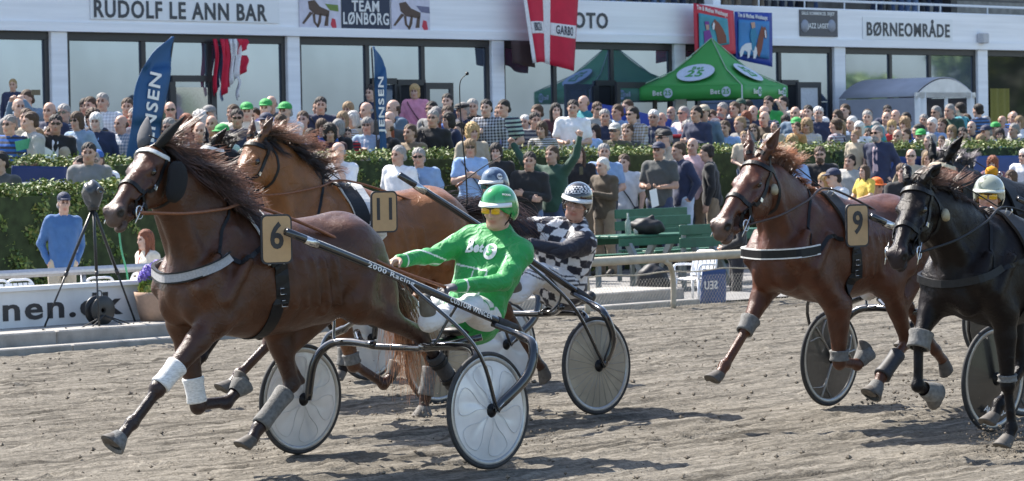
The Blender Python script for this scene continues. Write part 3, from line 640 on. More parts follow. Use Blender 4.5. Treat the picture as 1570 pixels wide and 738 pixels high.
L = [V3(*p) for p in sp9['front'][1]]; mb = MB(); sleeve(mb, lerp(L[0], L[1], .80), lerp(L[1], L[2], .12), .066, .054); mb.build('knee_boot', M_boot, H9['root'], world=False)
L = [V3(*p) for p in sp9['hind'][0]]; mb = MB(); sleeve(mb, lerp(L[1], L[2], .35), lerp(L[1], L[2], 1.0), .052, .056); mb.build('shin_boot', M_bootd, H9['root'], world=False)
for L_ in (sp9['hind'][0], sp9['front'][0]):
    L = [V3(*p) for p in L_]; d = unit(L[3] - L[2]); mb = MB(); mb.lathe([(.042, -.05), (.05, -.03), (.060, .02), (.072, .06), (.06, .06)], L[3], d, 20); mb.build('bell_boot', M_boot, H9['root'], world=False)
M_cork = mat('ear_plug_cork', (.35, .30, .20), rough=.8, noise=.2)
def plug(hh, p):
    mb = MB(); c, no = snap(hh['tree'], p, .03); mb.lathe([(.001, -.036), (.02, -.036), (.026, 0), (.023, .03), (.001, .034)], c, (.5, .5, -.6), 16); mb.build('ear_plug', M_cork, hh['root'], world=False)
plug(H9, j(1183, 292, .15))
mane(H9, 800, .22, [(-.3, .2, 1), (-.9, .2, .6), (-1, .1, .1)], (.10, .035, .015), (.50, .20, .08), t1=.55)
mane(H9, 220, .12, [(0, .5, .5), (-.6, .6, -.2), (-1, .1, -.3)], (.08, .03, .013), (.3, .12, .05), t0=.5, t1=.95)
tail(H9, 220, H9['T'](.14, 0, 1.33), [(-1, 0, .1), (-1, .1, -.5), (-.3, 0, -1)], .7, (.1, .035, .015), (.3, .12, .05))
# ---- black horse in front on the right
fB = hframe((3.68, 19.13), 46)
j = lambda px, py, y: JL(fB, px, py, y)
spB = dict(xc=1.62, s=.93, coat=(.0095, .0065, .006), legs=(.006, .005, .006), muz=(.028, .02, .02), poll=j(1404, 272, .03), nose=j(1368, 392, .17), hw=1.14,
  ears=[(-.95, .75, .15), (-1, -.3, .0)], es=.8, neckbow=.035,
  front=[[j(1540, 480, .17), j(1545, 590, .15), j(1551, 655, .15), j(1546, 672, .15)], [(1.45, -.17, .92), j(1408, 522, -.15), j(1407, 592, -.15), j(1424, 600, -.15)]],
  hind=[[(.35, .2, .95), (-.1, .17, .7), (-.4, .15, .4), (-.5, .15, .3)], [(.7, -.2, .9), (.6, -.15, .5), (.85, -.15, .27), (.9, -.15, .2)]],
  toe=[(1, 0, 0), (.3, 0, -1), None, None])
HB = horse(fB, spB, 'black horse on the right with black bridle and thin black collar', GH)
bitsB = bridle(HB, w=.026, m=M_blk); girth(HB, x=1.08); breastcollar(HB, M_blk, z0=1.12, w=.045, ze=1.26, rise=.10)
L = [V3(*p) for p in spB['front'][1]]; mb = MB(); sleeve(mb, lerp(L[0], L[1], .78), lerp(L[1], L[2], .18), .072, .066); mb.build('knee_boot', M_boot, HB['root'], world=False)
d = unit(L[3] - L[2]); mb = MB(); mb.lathe([(.044, -.05), (.052, -.03), (.064, .03), (.072, .07), (.06, .07)], L[3], d, 24); mb.build('bell_boot', M_boot, HB['root'], world=False)
L = [V3(*p) for p in spB['front'][0]]; mb = MB(); sleeve(mb, lerp(L[0], L[1], .86), lerp(L[0], L[1], .95), .056, .056); mb.build('knee_strap', M_boot, HB['root'], world=False)
plug(HB, j(1452, 330, .15))
mane(HB, 600, .20, [(-.3, .2, .9), (-.9, .3, .5), (-1, .1, .0)], (.02, .012, .01), (.34, .16, .10), t1=.45)
mane(HB, 500, .12, [(-.2, .7, .3), (-.6, .7, -.4), (-1, .1, -.5)], (.015, .01, .009), (.04, .02, .015), t0=.1, t1=.95)
# ---- black horse behind it
fR = hframe((4.65, 25.7), 46)
j = lambda px, py, y: JL(fR, px, py, y)
spR = dict(xc=1.62, s=1.03, coat=(.0060, .0048, .0050), legs=(.006, .005, .006), muz=(.028, .02, .02), poll=j(1441, 236, .0), nose=j(1400, 345, .12), hw=1.15,
  ears=[(-.8, .7, .5), (-1, -.35, .2)], neckbow=.05,
  front=[[(1.5, .17, .95), (1.5, .16, .5), j(1428, 550, .15), j(1434, 551, .15)], [(1.4, -.17, .95), (1.7, -.15, .6), (1.9, -.15, .4), (1.95, -.15, .3)]],
  hind=[[(.35, .2, .95), (-.1, .17, .7), (-.4, .15, .4), (-.5, .15, .3)], [(.7, -.2, .9), (.6, -.15, .5), (.85, -.15, .27), (.9, -.15, .2)]], toe=[(1, 0, 0), None, None, None])
spR['front'][0] = [(1.45, .17, .95), (1.40, .16, .50), (1.14, .15, .48), (1.06, .15, .52)]
HR = horse(fR, spR, 'black horse with greyish mane and cream browband behind the black horse on the right', GH, h=.014)
M_cream = mat('cream_leather', (.5, .46, .32), rough=.6)
bridle(HR, brow=M_cream, w=.028); girth(HR, x=1.1); breastcollar(HR, M_blk)
mane(HR, 420, .20, [(-.3, .1, 1), (-.8, .2, .8), (-1, .1, .3)], (.02, .016, .018), (.30, .25, .26), t1=.7)
mb = MB(); c, _ = snap(HR['tree'], HR['T'](1.18, .05, 1.6), .05); mb.lathe([(.001, -.05), (.035, -.04), (.05, 0), (.035, .04), (.001, .05)], c, (0, 1, 0), 12); mb.build('yellow_pompom', mat('yellow_wool', (.75, .33, .02), rough=.95, bump=1, bscale=200), HR['root'], world=False)
# ---------------------------------------------------------------- people
M_skin = mat('skin', attr='Col', objcol=True, rough=.5, noise=.07, scale=25, spec=.4)
M_cloth = mat('cloth', objcol=True, rough=.85, noise=.10, scale=14, bump=.35, bscale=26, sheen=.15)
M_shoe = mat('shoe', objcol=True, rough=.6, noise=.2)
M_hair = mat('hair', objcol=True, rough=.7, noise=.35, scale=60, bump=.8, bscale=90, stretch=(1, 1, .3))
SK = (1, 1, 1)
def head_prims(S, c, fx, fz, sc=1.0, fine=False):
    fx = unit(fx); fz = unit(np.array(fz, float) - fx * (np.array(fz) @ fx)); fy = np.cross(fz, fx); M = np.stack([fx, fy, fz], 1)
    A = lambda x, y, z: np.array(c) + M @ (np.array([x, y, z], float) * sc)
    e = lambda p, r, k=.012, **kw: S.ell(A(*p), np.array(r) * sc, k=k, M=M, **kw)
    lip = (.80, .48, .45)
    e((-.012, 0, .032), (.097, .076, .088)); e((.018, 0, -.035), (.074, .062, .088), k=.03)
    S.cone(A(.03, -.03, -.088), A(.03, .03, -.088), .032 * sc, k=.03); e((.066, 0, -.092), (.022, .026, .02), k=.02)
    S.cone(A(.084, 0, .012), A(.104, 0, -.026), .010 * sc, .0135 * sc, k=.014); e((.094, .0, -.030), (.016, .019, .010), k=.008)
    for q in (1, -1):
        e((.074, q * .030, .028), (.018, .026, .009), k=.014)
        e((.062, q * .044, -.022), (.02, .02, .018), k=.02)
        e((.093, q * .031, .010), (.014, .018, .011), k=.010, sub=True, col=(.45, .35, .33))
        e((-.005, q * .078, -.008), (.020, .010, .032), k=.006)
        if not fine: S.tint(A(.088, q * .031, .010), np.array((.012, .015, .007)) * sc, (.16, .11, .10), M); S.tint(A(.096, q * .030, .032), np.array((.012, .019, .005)) * sc, (.35, .25, .22), M)
        if fine: e((.073, q * .031, .008), (.013, .014, .011), k=.003, col=(1.6, 1.6, 1.6)); e((.0845, q * .031, .008), (.0045, .006, .006), k=.002, col=(.1, .08, .06))
    e((.085, 0, -.058), (.011, .025, .006), k=.005, col=lip); e((.083, 0, -.067), (.011, .021, .006), k=.005, col=lip)
    return A, M
def hand_prims(S, w, dirv, palm_n, curl=.5, side=1, sc=1.0, fine=True, spread=.0):
    """a palm, four unequal bent fingers and a thumb; dirv along the hand, palm_n out of the palm"""
    d = unit(dirv); n = unit(np.array(palm_n, float) - d * (np.array(palm_n) @ d)); t = np.cross(n, d) * side
    w = np.array(w, float); r = .0095 if fine else .0115
    S.cone(w, w + d * .03, .026 * sc, .028 * sc, k=.015)
    for i, (o, L) in enumerate(((.030, .072), (.010, .080), (-.010, .074), (-.028, .058))):
        b = w + d * .085 * sc + t * o * sc; S.cone(w + d * .02 + t * o * .6, b, .017 * sc, .0135 * sc, k=.012)
        a1 = curl * .8 + i * .07; a2 = a1 + curl * 1.2; a3 = a2 + curl * .8
        p1 = b + (d * math.cos(a1) + n * math.sin(a1) + t * spread * o * 20) * L * .45 * sc; p2 = p1 + (d * math.cos(a2) + n * math.sin(a2)) * L * .32 * sc; p3 = p2 + (d * math.cos(a3) + n * math.sin(a3)) * L * .25 * sc
        S.cone(b, p1, r * sc, r * .95 * sc, k=.004); S.cone(p1, p2, r * .95 * sc, r * .9 * sc, k=.003); S.cone(p2, p3, r * .9 * sc, r * .75 * sc, k=.003)
    a = w + d * .025 + t * .026; b = a + (d * .6 + t * .7 + n * .35) * .038 * sc; c = b + (d * .9 + t * .05 + n * .5 * (1 + curl)) * .032 * sc
    S.cone(a, b, .016 * sc, .012 * sc, k=.01); S.cone(b, c, .012 * sc, .009 * sc, k=.004)
def person_mesh(J, h=.012, fine=False, shorts=False, bld=1.0, sleeve='long', skirt=False):
    """J: joint positions. returns dict of (V, F, C) for body, top, legs, shoes"""
    g = {k: np.array(v, float) for k, v in J.items() if k not in ('curl', 'palmL', 'palmR', 'fx', 'fz')}
    out = {}; b = bld
    up = unit(g['nk'] - g['pel'])
    def torso(S, gr=0, k=.05):
        for q in ('L', 'R'):
            S.cone(g['sh' + q] * .50 + g['nk'] * .50 - up * .12, g['hip' + q] * .62 + g['pel'] * .38 + up * .03, (.100 + gr) * b, (.100 + gr) * b, k=k)
            S.cone(g['sh' + q] * .9 + g['nk'] * .1, g['nk'] - up * .015, .058 + gr, .050 + gr * .5, k=k)
        S.cone(g['nk'] - up * .14, g['pel'], (.100 + gr) * b, (.108 + gr) * b, k=k)
    def arms(S, gr=0, k=.03, upto=2, **kw):
        for q in ('L', 'R'):
            e = g['el' + q]; S.cone(g['sh' + q], e if upto >= 1 else g['sh' + q] * .35 + e * .65, .060 * b + gr, (.044 if upto >= 1 else .052) + gr, k=k + .015, **kw)
            if upto >= 1: S.cone(e, g['wr' + q] if upto >= 2 else e, .043 + gr, .028 + gr, k=k, **kw)
    def legs(S, gr=0, k=.03, upto=2):
        for q in ('L', 'R'):
            S.cone(g['hip' + q], g['kn' + q], .086 * b ** .5 + gr, .052 + gr, k=k + .02)
            if upto >= 2: S.cone(g['kn' + q], g['an' + q], .054 + gr, .036 + gr, k=k); S.ell(g['kn' + q] * .65 + g['an' + q] * .35, (.05 + gr,) * 3, k=.04)
        S.ell(g['pel'], (.115 * b + gr, .150 * b + gr, .12 + gr), k=.05)
    # one continuous body
    S = SDF(); torso(S); arms(S); legs(S)
    hc = g['hd']; A, M = head_prims(S, hc, J['fx'], J.get('fz', (0, 0, 1)), fine=fine)
    S.cone(g['nk'] - up * .02, A(-.015, 0, -.07), .058, .052, k=.03)
    for q, sd_ in (('L', 1), ('R', -1)):
        d = unit(g['wr' + q] - g['el' + q]); d = unit(d + J.get('bend' + q, np.zeros(3)))
        hand_prims(S, g['wr' + q], d, J['palm' + q], J.get('curl', .5), sd_ * J.get('hs', 1), fine=fine)
        S.cone(g['an' + q], g['an' + q] + g['ft' + q] * .6, .04, .035, k=.03)
    V, Fc = S.mesh(h); out['body'] = (V, Fc, S.colors(V, np.array(SK), .004))
    out['A'] = A; out['M'] = M
    nf = lambda X: .0055 * np.sin(X[..., 2] * 34 + 5 * np.sin(X[..., 0] * 9 + X[..., 1] * 7) + 3 * X[..., 1]) * np.sin(X[..., 1] * 22 + X[..., 0] * 17 + 2.) - .004 * np.abs(np.sin(X[..., 2] * 21 + X[..., 1] * 26 + 3 * np.sin(X[..., 0] * 13 + 1)))
    G_ = {'top': None}
    for nm, upto in (('short', 0), ('long', 2)):
        if sleeve not in (nm, 'both'): continue
        S = SDF(); torso(S, .014); arms(S, .010 if nm == 'long' else .016, upto=upto, k=.015)
        S.cone(g['pel'] + up * .02, g['pel'] - up * .05, .128 * b, .135 * b, k=.05); S.ell(g['pel'] - up * .02, (.138 * b, .178 * b, .15), k=.04)
        if nm == 'short':
            cuts = []
        V, Fc = S.mesh(h, nfun=nf, cuts=[(g['pel'] - up * .10, -up)]) if abs(up[2]) > .97 else S.mesh(h, nfun=nf); out[nm] = (V, Fc, None)
        S2 = SDF(); S2.cone(g['nk'] - up * .012, g['nk'] + up * .035 + M[:, 0] * .01, .066, .060, k=.01); V, Fc = S2.mesh(h, cuts=[(g['nk'] + up * .035, up + M[:, 0] * -.25)]); out['collar'] = (V, Fc, None)
    S = SDF(); legs(S, .016, upto=0 if shorts else 2)
    if not shorts:
        for q in ('L', 'R'): S.cone(g['kn' + q] * .3 + g['an' + q] * .7, g['an' + q] + (g['an' + q] - g['kn' + q]) * .05, .06, .058, k=.04)
    if skirt: S.cone(g['pel'], (g['knL'] + g['knR']) / 2, .17, .24, k=.05)
    V, Fc = S.mesh(h, nfun=nf); out['trousers'] = (V, Fc, None)
    for q in ('L', 'R'): S = SDF(); a = g['an' + q]; f = g['ft' + q]; S.cone(a - f * .15, a + f * .5, .045, .045, k=.02); S.cone(a + f * .5, a + f * 1.0, .045, .038, k=.02); V, Fc = S.mesh(max(h, .01)); out['shoe' + q] = (V, Fc, None)
    return out
def stand(armL, armR, palmL=(0, 0, 1), palmR=(0, 0, 1), curl=.5, lean=0, yaw=0, sit=False):
    """standing figure 1.76 m tall facing +x; arms given as (elbow, wrist)"""
    z = 0
    J = dict(pel=(0, 0, .95), nk=(.0 + lean * .5, 0, 1.47), hd=(.025 + lean * .6, 0, 1.635), shL=(-.01 + lean * .45, .19, 1.415), shR=(-.01 + lean * .45, -.19, 1.415),
             hipL=(0, .095, .92), hipR=(0, -.095, .92), knL=(.03, .11, .50), knR=(.02, -.12, .50), anL=(-.01, .12, .09), anR=(-.02, -.13, .09), ftL=V3(.15, .03, -.05), ftR=V3(.15, -.03, -.05),
             elL=armL[0], wrL=armL[1], elR=armR[0], wrR=armR[1], palmL=palmL, palmR=palmR, curl=curl, fx=(math.cos(rad(yaw)), math.sin(rad(yaw)), -.05), fz=(0, 0, 1))
    if sit:
        for k in ('pel', 'nk', 'hd', 'shL', 'shR', 'elL', 'elR', 'wrL', 'wrR', 'hipL', 'hipR'): J[k] = tuple(V3(*J[k]) - V3(0, 0, .40))
        J['knL'] = (.42, .13, .52); J['knR'] = (.42, -.13, .52); J['anL'] = (.40, .13, .09); J['anR'] = (.38, -.14, .09)
    return J
def emit(root_name, parts, colors, loc, rz, label, cat, group, wear='long', skin=(.55, .36, .27)):
    V, Fc, C = parts['body']; o = mesh(root_name, V, Fc, M_skin, None, smooth=True, vcol=C); o.location = loc; o.rotation_euler = (0, 0, rz); o.color = (*skin, 1); tag(o, label, cat, group)
    for nm, key in (('shirt', wear), ('trousers', 'trousers'), ('shoes', 'shoes'), ('collar', 'collar')):
        if key in parts and nm in colors:
            V, Fc, _ = parts[key]; c = mesh(nm, V, Fc, colors[nm][1] if isinstance(colors[nm], tuple) and not np.isscalar(colors[nm][0]) else M_cloth, o, smooth=True, world=False)
            col = colors[nm][0] if isinstance(colors[nm], tuple) and not np.isscalar(colors[nm][0]) else colors[nm]; c.color = (*col, 1)
    return o
# ---------------------------------------------------------------- helmets, goggles
def helmet(root, A, M, m_shell, m_trim, name='helmet', stripe=None, sc=1.0):
    fx, fy, fz = M[:, 0], M[:, 1], M[:, 2]; S = SDF()
    S.ell(A(-.012, 0, .045), np.array((.128, .108, .112)) * sc, M=M); S.ell(A(-.04, 0, -.01), np.array((.115, .108, .10)) * sc, k=.03, M=M)
    S.ell(A(.085, 0, -.06), (.10, .082, .095), k=.02, M=M, sub=True); S.ell(A(0, 0, -.04), (.092, .090, .13), k=.01, M=M, sub=True)
    V, Fc = S.mesh(.007, cuts=[(A(0, 0, -.075), -fz - .15 * fx)]); sh = mesh(name, V, Fc, m_shell, root, smooth=True, world=False)
    mb = MB(); P = []
    for a in np.linspace(-1.25, 1.25, 15):
        P.append([A(-.012 + .128 * math.cos(a) * .97, .110 * math.sin(a), .055 + .0 * a), A(-.012 + (.128 + .052 * math.cos(a)) * math.cos(a), .114 * math.sin(a), .040 - .010 * abs(a))])
    g = np.array(P).transpose(1, 0, 2); mb.sheet(g, .006); mb.build('helmet_peak', m_trim, sh, world=False)
    mb = MB(); mb.tube(catmull([A(.105 * math.cos(a), .104 * math.sin(a), .048) for a in np.linspace(-1.3, 1.3, 9)], 3), .008, 6); mb.build('helmet_band', m_trim, sh, world=False)
    for q in (1, -1):
        mb = MB(); mb.tube(catmull([A(.02, q * .10, -.01), A(.03, q * .082, -.06), A(.05, q * .03, -.115), A(.055, 0, -.12)], 5), .006, 6, flat=.4); mb.build('chin_strap', M_blk, sh, world=False)
    return sh
def goggles(root, A, M, m, fm, big=1.0):
    g = None
    for q in (1, -1):
        mb = MB(); rows = []
        for z in np.linspace(.024, -.018, 5) * big:
            rows.append([A(.108 - .35 * (abs(y) ** 2) / .05 * .16 - abs(z) * .12, q * y, .006 + z * (1 - .25 * (abs(y - .032) / .03) ** 2)) for y in np.linspace(.006, .062, 8)])
        mb.sheet(rows if q > 0 else [list(reversed(r)) for r in rows], .003); o = mb.build('goggle_lens', m, root, world=False)
    mb = MB(); mb.tube(catmull([A(-.02, .085, .012), A(.06, .076, .016), A(.10, .04, .028), A(.108, 0, .020), A(.10, -.04, .028), A(.06, -.076, .016), A(-.02, -.085, .012)], 4), .0035, 6); mb.build('goggle_frame', fm, root, world=False)
M_gyel = mat('yellow_lens', (.75, .42, .02), rough=.08, coat=1, noise=0); M_gclr = mat('clear_lens', (.25, .2, .18), rough=.05, coat=1, noise=0, alpha=.25); M_gblk = mat('dark_lens', (.01, .01, .012), rough=.08, coat=.8, noise=0)
# ---------------------------------------------------------------- sulkies
M_shaft = mat('shaft_black', (.010, .011, .013), rough=.16, coat=1, noise=.1); M_decal = mat('white_decal', (.75, .75, .75), rough=.4, noise=0)
M_rim = mat('rim_grey', (.42, .42, .41), rough=.35, metal=.6, noise=.1)
M_seatm = mat('seat_vinyl', (.02, .02, .022), rough=.5)
M_disc = {'white': mat('disc_white', (.70, .70, .69), rough=.22, coat=.6, noise=.14, scale=5, detail=8), 'mud': mat('disc_muddy', (.36, .32, .245), rough=.5, noise=.22, scale=5, coat=.2), 'clear': mat('disc_clear', (.52, .54, .55), rough=.25, coat=.6, noise=.12, scale=5),
          'black': mat('disc_black', (.02, .02, .021), rough=.3, noise=.3, scale=6, coat=.4), 'film': mat('disc_film', (.05, .05, .052), rough=.3, noise=.2, alpha=.8)}
M_rib = mat('moulded_rib', (.60, .60, .59), rough=.3, coat=.4)
def wheel(root, y, kind, R=.348, camber=2.0):
    q = 1 if y > 0 else -1; ca = rad(camber) * q; ax = V3(0, math.cos(ca), math.sin(ca)); upv = V3(0, -math.sin(ca), math.cos(ca)); c = V3(0, y, 0) + upv * R; fx = V3(1, 0, 0)
    pt = lambda r, a, o=0: c + fx * r * math.cos(a) + upv * r * math.sin(a) + ax * o
    w_ = empty('wheel'); w_.parent = root
    TT = np.linspace(0, 2 * math.pi, 72, endpoint=False)
    mb = MB(); mb.tube([pt(R - .014, a) for a in TT], .0145, 10, closed=True); mb.build('tyre', M_rub, w_, world=False)
    mb = MB(); mb.lathe([(R - .026, -.011), (R - .03, -.013), (R - .052, -.011), (R - .055, 0), (R - .052, .011), (R - .03, .013), (R - .026, .011)], c, ax, 72); mb.build('rim', M_rim, w_, world=False)
    rd = R - .054
    for s_ in (1, -1):
        mb = MB()
        if kind in ('white', 'clear'):              # pressed petals
            n, m_ = 72, 12; v = []; 
            for i in range(m_ + 1):
                r = .03 + (rd - .03) * i / m_; t = i / m_
                for a in TT: v.append(pt(r, a, s_ * (.030 - .022 * t + .011 * math.sin(math.pi * t) * (abs(math.cos(3 * a + .9 * t)) ** .5 - .5))))
            f = [(i * n + k, i * n + (k + 1) % n, (i + 1) * n + (k + 1) % n, (i + 1) * n + k) for i in range(m_) for k in range(n)]
            mb.add(v, f if s_ < 0 else [t[::-1] for t in f], 0, True)
            for k in range(6 if kind == 'white' else 0):
                a0_ = k * math.pi / 3 + .3; pr = MB(); pts_ = [(.045, 0), (.12, -.20), (.20, -.36), (rd - .035, -.30), (rd - .018, 0), (rd - .035, .30), (.20, .36), (.12, .20), (.045, 0)]
                dz_ = lambda r_: s_ * (.033 - .022 * (r_ - .03) / (rd - .03) + .004); pr.tube(catmull([pt(r_, a0_ + da, dz_(r_)) for r_, da in pts_], 4), .0018, 5); pr.build('disc_rib', M_rib, w_, world=False)
        else: mb.lathe([(.03, s_ * .026), (rd * .5, s_ * .016), (rd, s_ * .006)], c, ax, 60)
        mb.build('wheel_disc', M_disc[kind], w_, world=False)
    if kind in ('mud', 'black', 'film'):
        n = 24 if kind == 'mud' else 3
        for k in range(n):
            a = k * 2 * math.pi / n + .9; mb = MB()
            if kind == 'mud': mb.tube([pt(.03, a, .027), pt(rd, a + .12, .008)], .0014, 4); mb.build('spoke', M_rim, w_, world=False)
            elif kind == 'film':
                mb.tube(catmull([pt(.02, a, .028), pt(rd * .6, a, .018), pt(rd, a, .010)], 4), .012, 6, flat=.4)
                mb.build('spoke', M_rim, w_, world=False)
                for e in (1, -1): mb = MB(); mb.tube(catmull([pt(rd * .5, a, .018), pt(rd * .75, a + e * .1, .016), pt(rd * .98, a + e * .42, .010)], 4), .010, 6, flat=.4); mb.build('spoke_foot', M_rim, w_, world=False)
    for s_ in (1, -1): mb = MB(); mb.lathe([(.001, s_ * .052), (.022, s_ * .05), (.03, s_ * .035), (.042, s_ * .03), (.045, s_ * .022)], c, ax, 20); mb.build('hub', M_blk, w_, world=False)
    tag(w_, kind='x') if False else None
    return c, ax
def sulky(fr, label, kind, tips, rear, decal=None, seat=(-.50, .08), group='racing sulkies'):
    root = empty('sulky', tuple(fr[0]), fr[3], label, 'sulky', group)
    hubs = {}
    for q in (1, -1): hubs[q] = wheel(root, q * .82, kind[0 if q > 0 else 1])
    for q in (1, -1):
        t, r = tips[q], rear[q]; t, r = V3(*t), V3(*r); c, ax = hubs[q]
        mb = MB(); d = r - t; mb.tube(catmull([t, t + d * .33 + V3(0, 0, .01), t + d * .66 + V3(0, 0, .006), r], 5), .0235, 12); sh = mb.build('shaft', M_shaft, root, world=False)
        mb = MB(); mb.tube([p + V3(0, q * .012, .0205) for p in catmull([t, t + d * .33 + V3(0, 0, .01), t + d * .66 + V3(0, 0, .006), r], 5)[2:-2]], .0022, 4); mb.build('shaft_highlight_stripe', M_decal, sh, world=False)  # white pinstripe that also paints in the highlight along the shaft
        mb = MB(); mb.tube([r - unit(d) * .12, r + unit(d) * .03], .031, 12); mb.build('shaft_grip', M_rub, sh, world=False)
        mb = MB(); mb.tube([t + d * .08, t + d * .13], .026, 12); mb.build('shaft_clamp', M_steel, sh, world=False)
        o = ax * q * .062
        a0 = r - unit(d) * .16 + V3(0, 0, -.03); P = [a0, V3(r[0] + .10, q * .76, r[2] - .04), V3(r[0] + .12, q * .885, r[2] - .10), V3(r[0] * .55, q * .905, .54), c + ax * q * .068 + V3(-.03, 0, .03), c + ax * q * .064]
        mb = MB(); mb.tube(catmull(P, 6), [.022] * 6 + [.032] * 18 + [.027] * 7, 10, flat=.8); mb.build('wheel_fork', M_shaft, root, world=False)
        mb = MB(); pp = catmull(P, 6)[4:27]; mb.tube([p + V3(-.006, q * .022, .010) for p in pp], .0025, 5); mb.build('pinstripe', M_decal, root, world=False)
        P = [V3(-.06, q * .20, .70), V3(-.10, q * .46, .71), V3(-.08, q * .62, .69), V3(-.02, q * .70, .58), c + ax * q * -.066]
        mb = MB(); mb.tube(catmull(P, 6), .026, 10); mb.build('inner_fork', M_shaft, root, world=False)
        m_ = t + d * .52; md = lerp(m_, c + ax * q * .07, .48); md[1] = q * .875; mb = MB(); mb.tube(catmull([m_, md, c + ax * q * .075], 6), .0125, 8); st = mb.build('strut', M_shaft, root, world=False)
        mb = MB(); mb.tube([p + V3(0, q * .009, .008) for p in catmull([m_, md, c + ax * q * .075], 6)[:11]], .0025, 5); mb.build('pinstripe', M_decal, st, world=False)
        mb = MB(); sx = V3(.06, q * .40, .80); mb.tube(catmull([t + d * .75, sx + V3(-.05, q * .08, .05), sx + V3(0, q * .03, -.07), sx + V3(.02, -q * .06, -.07)], 5), .009, 7); mb.build('stirrup', M_shaft, root, world=False)
        if decal and q > 0:
            ux = unit(-d) * -1; n = V3(0, 1, 0); uy = unit(np.cross(n, ux)); 
            for (t0, s_, ww, hh, col) in decal:
                text('shaft_lettering', s_, col, t + d * t0 + V3(0, .0240, 0.004), ux, uy, hh, sh, bold=.03, width=ww, world=False, ext=.0015)
    mb = MB(); mb.tube(catmull([rear[-1] + V3(.2, .06, -.05), V3(-.08, -.3, .70), V3(-.1, 0, .69), V3(-.08, .3, .70), rear[1] + V3(.2, -.06, -.05)], 6), .022, 10); mb.build('crossbar', M_shaft, root, world=False)
    mb = MB(); mb.tube([V3(-.1, seat[1], .69), V3(seat[0], seat[1], .74)], .024, 8); mb.build('seat_post', M_shaft, root, world=False)
    S = SDF(); S.ell((seat[0], seat[1], .775), (.20, .17, .045), k=.02); S.cone((seat[0] - .17, seat[1] - .1, .80), (seat[0] - .17, seat[1] + .1, .80), .04, k=.05); V, Fc = S.mesh(.012); mesh('seat', V, Fc, M_seatm, root, smooth=True, world=False)
    return root, sh
M_pink = mat('pink_decal', (.7, .2, .35), rough=.4)
R_ = lambda fr, px, py, y: JL(fr, px, py, y)
s6, s11, s9, sB = [hframe(f[0], a) for f, a in ((f6, 43), (f11, 45), (f9, 42), (fB, 44))]
S6, sh6 = sulky(s6, 'black sulky with white disc wheels behind horse number 6', ('white', 'white'), {1: (1.20, .385, 1.44), -1: (1.20, -.385, 1.44)}, {1: V3(-.44, .60, .81), -1: V3(-.44, -.60, .81)},
   decal=[(.44, '2000 Racing', .36, .028, M_decal), (.80, 'CUSTOM WINCER', .34, .03, M_decal)], seat=(-.58, .10))
S11, _ = sulky(s11, 'black sulky with mud-coloured disc wheels under the driver in black and white checks', ('mud', 'mud'), {1: R_(s11, 612, 268, .40), -1: V3(1.3, -.4, 1.66)}, {1: R_(s11, 900, 458, .60), -1: V3(-.10, -.6, .86)}, seat=(-.40, .12))
SK_, _ = sulky(fK, 'sulky with clear disc wheels at the back, ridden by the driver in the blue helmet', ('clear', 'clear'), {1: (1.3, .39, 1.46), -1: (1.3, -.39, 1.46)}, {1: V3(-.44, .60, .81), -1: V3(-.44, -.60, .81)})
S9, _ = sulky(s9, 'sulky with black three-spoked wheels behind the red chestnut number 9', ('film', 'film'), {1: (1.15, .385, 1.40), -1: (1.15, -.385, 1.40)}, {1: V3(-.44, .60, .81), -1: V3(-.44, -.60, .81)})
SB, _ = sulky(sB, 'sulky with lettered black disc wheel at the right edge behind the black horse', ('black', 'black'), {1: (1.15, .385, 1.36), -1: (1.15, -.385, 1.36)}, {1: V3(-.44, .60, .81), -1: V3(-.44, -.60, .81)})
SR, _ = sulky(fR, 'sulky whose shafts show at the right edge above the dark horse with the yellow pompom', ('black', 'black'), {1: (1.15, .385, 1.42), -1: (1.15, -.385, 1.42)}, {1: V3(-.44, .60, .81), -1: V3(-.44, -.60, .81)})
# lettering round the far disc of the sulky on the right
for i, ch in enumerate('CORIMA'):
    a = rad(248 + i * 11); c = V3(0, -.80, .348); p = c + V3(math.cos(a) * .225, .022, math.sin(a) * .225) ; ux = V3(-math.sin(a), 0, math.cos(a)); uy = -V3(math.cos(a), 0, math.sin(a))
    ux, uy = -ux * -1, uy
    text('disc_letter', ch, M_decal, p, V3(-math.sin(a) , 0, math.cos(a)), V3(-math.cos(a), 0, -math.sin(a)), .05, SB, bold=.03, world=False, ext=.002)
# ---------------------------------------------------------------- silks
def silk_mat(name, fn):
    m = bpy.data.materials.new(name); m.use_nodes = True; nt = m.node_tree; b = nt.nodes['Principled BSDF']; b.inputs['Roughness'].default_value = .6; b.inputs['Sheen Weight'].default_value = .1
    at = nt.nodes.new('ShaderNodeAttribute'); at.attribute_name = 'Col'; nt.links.new(at.outputs['Color'], b.inputs['Base Color'])
    nb = nt.nodes.new('ShaderNodeTexNoise'); nb.inputs['Scale'].default_value = 10; nb.inputs['Detail'].default_value = 3; nb.inputs['Distortion'].default_value = 1.2; tc = nt.nodes.new('ShaderNodeTexCoord'); nt.links.new(tc.outputs['Object'], nb.inputs['Vector'])
    bp = nt.nodes.new('ShaderNodeBump'); bp.inputs['Strength'].default_value = .8; bp.inputs['Distance'].default_value = .03; nt.links.new(nb.outputs[0], bp.inputs['Height']); nt.links.new(bp.outputs[0], b.inputs['Normal'])
    return m
M_silk = silk_mat('racing_silk', None)
GD = 'sulky drivers'
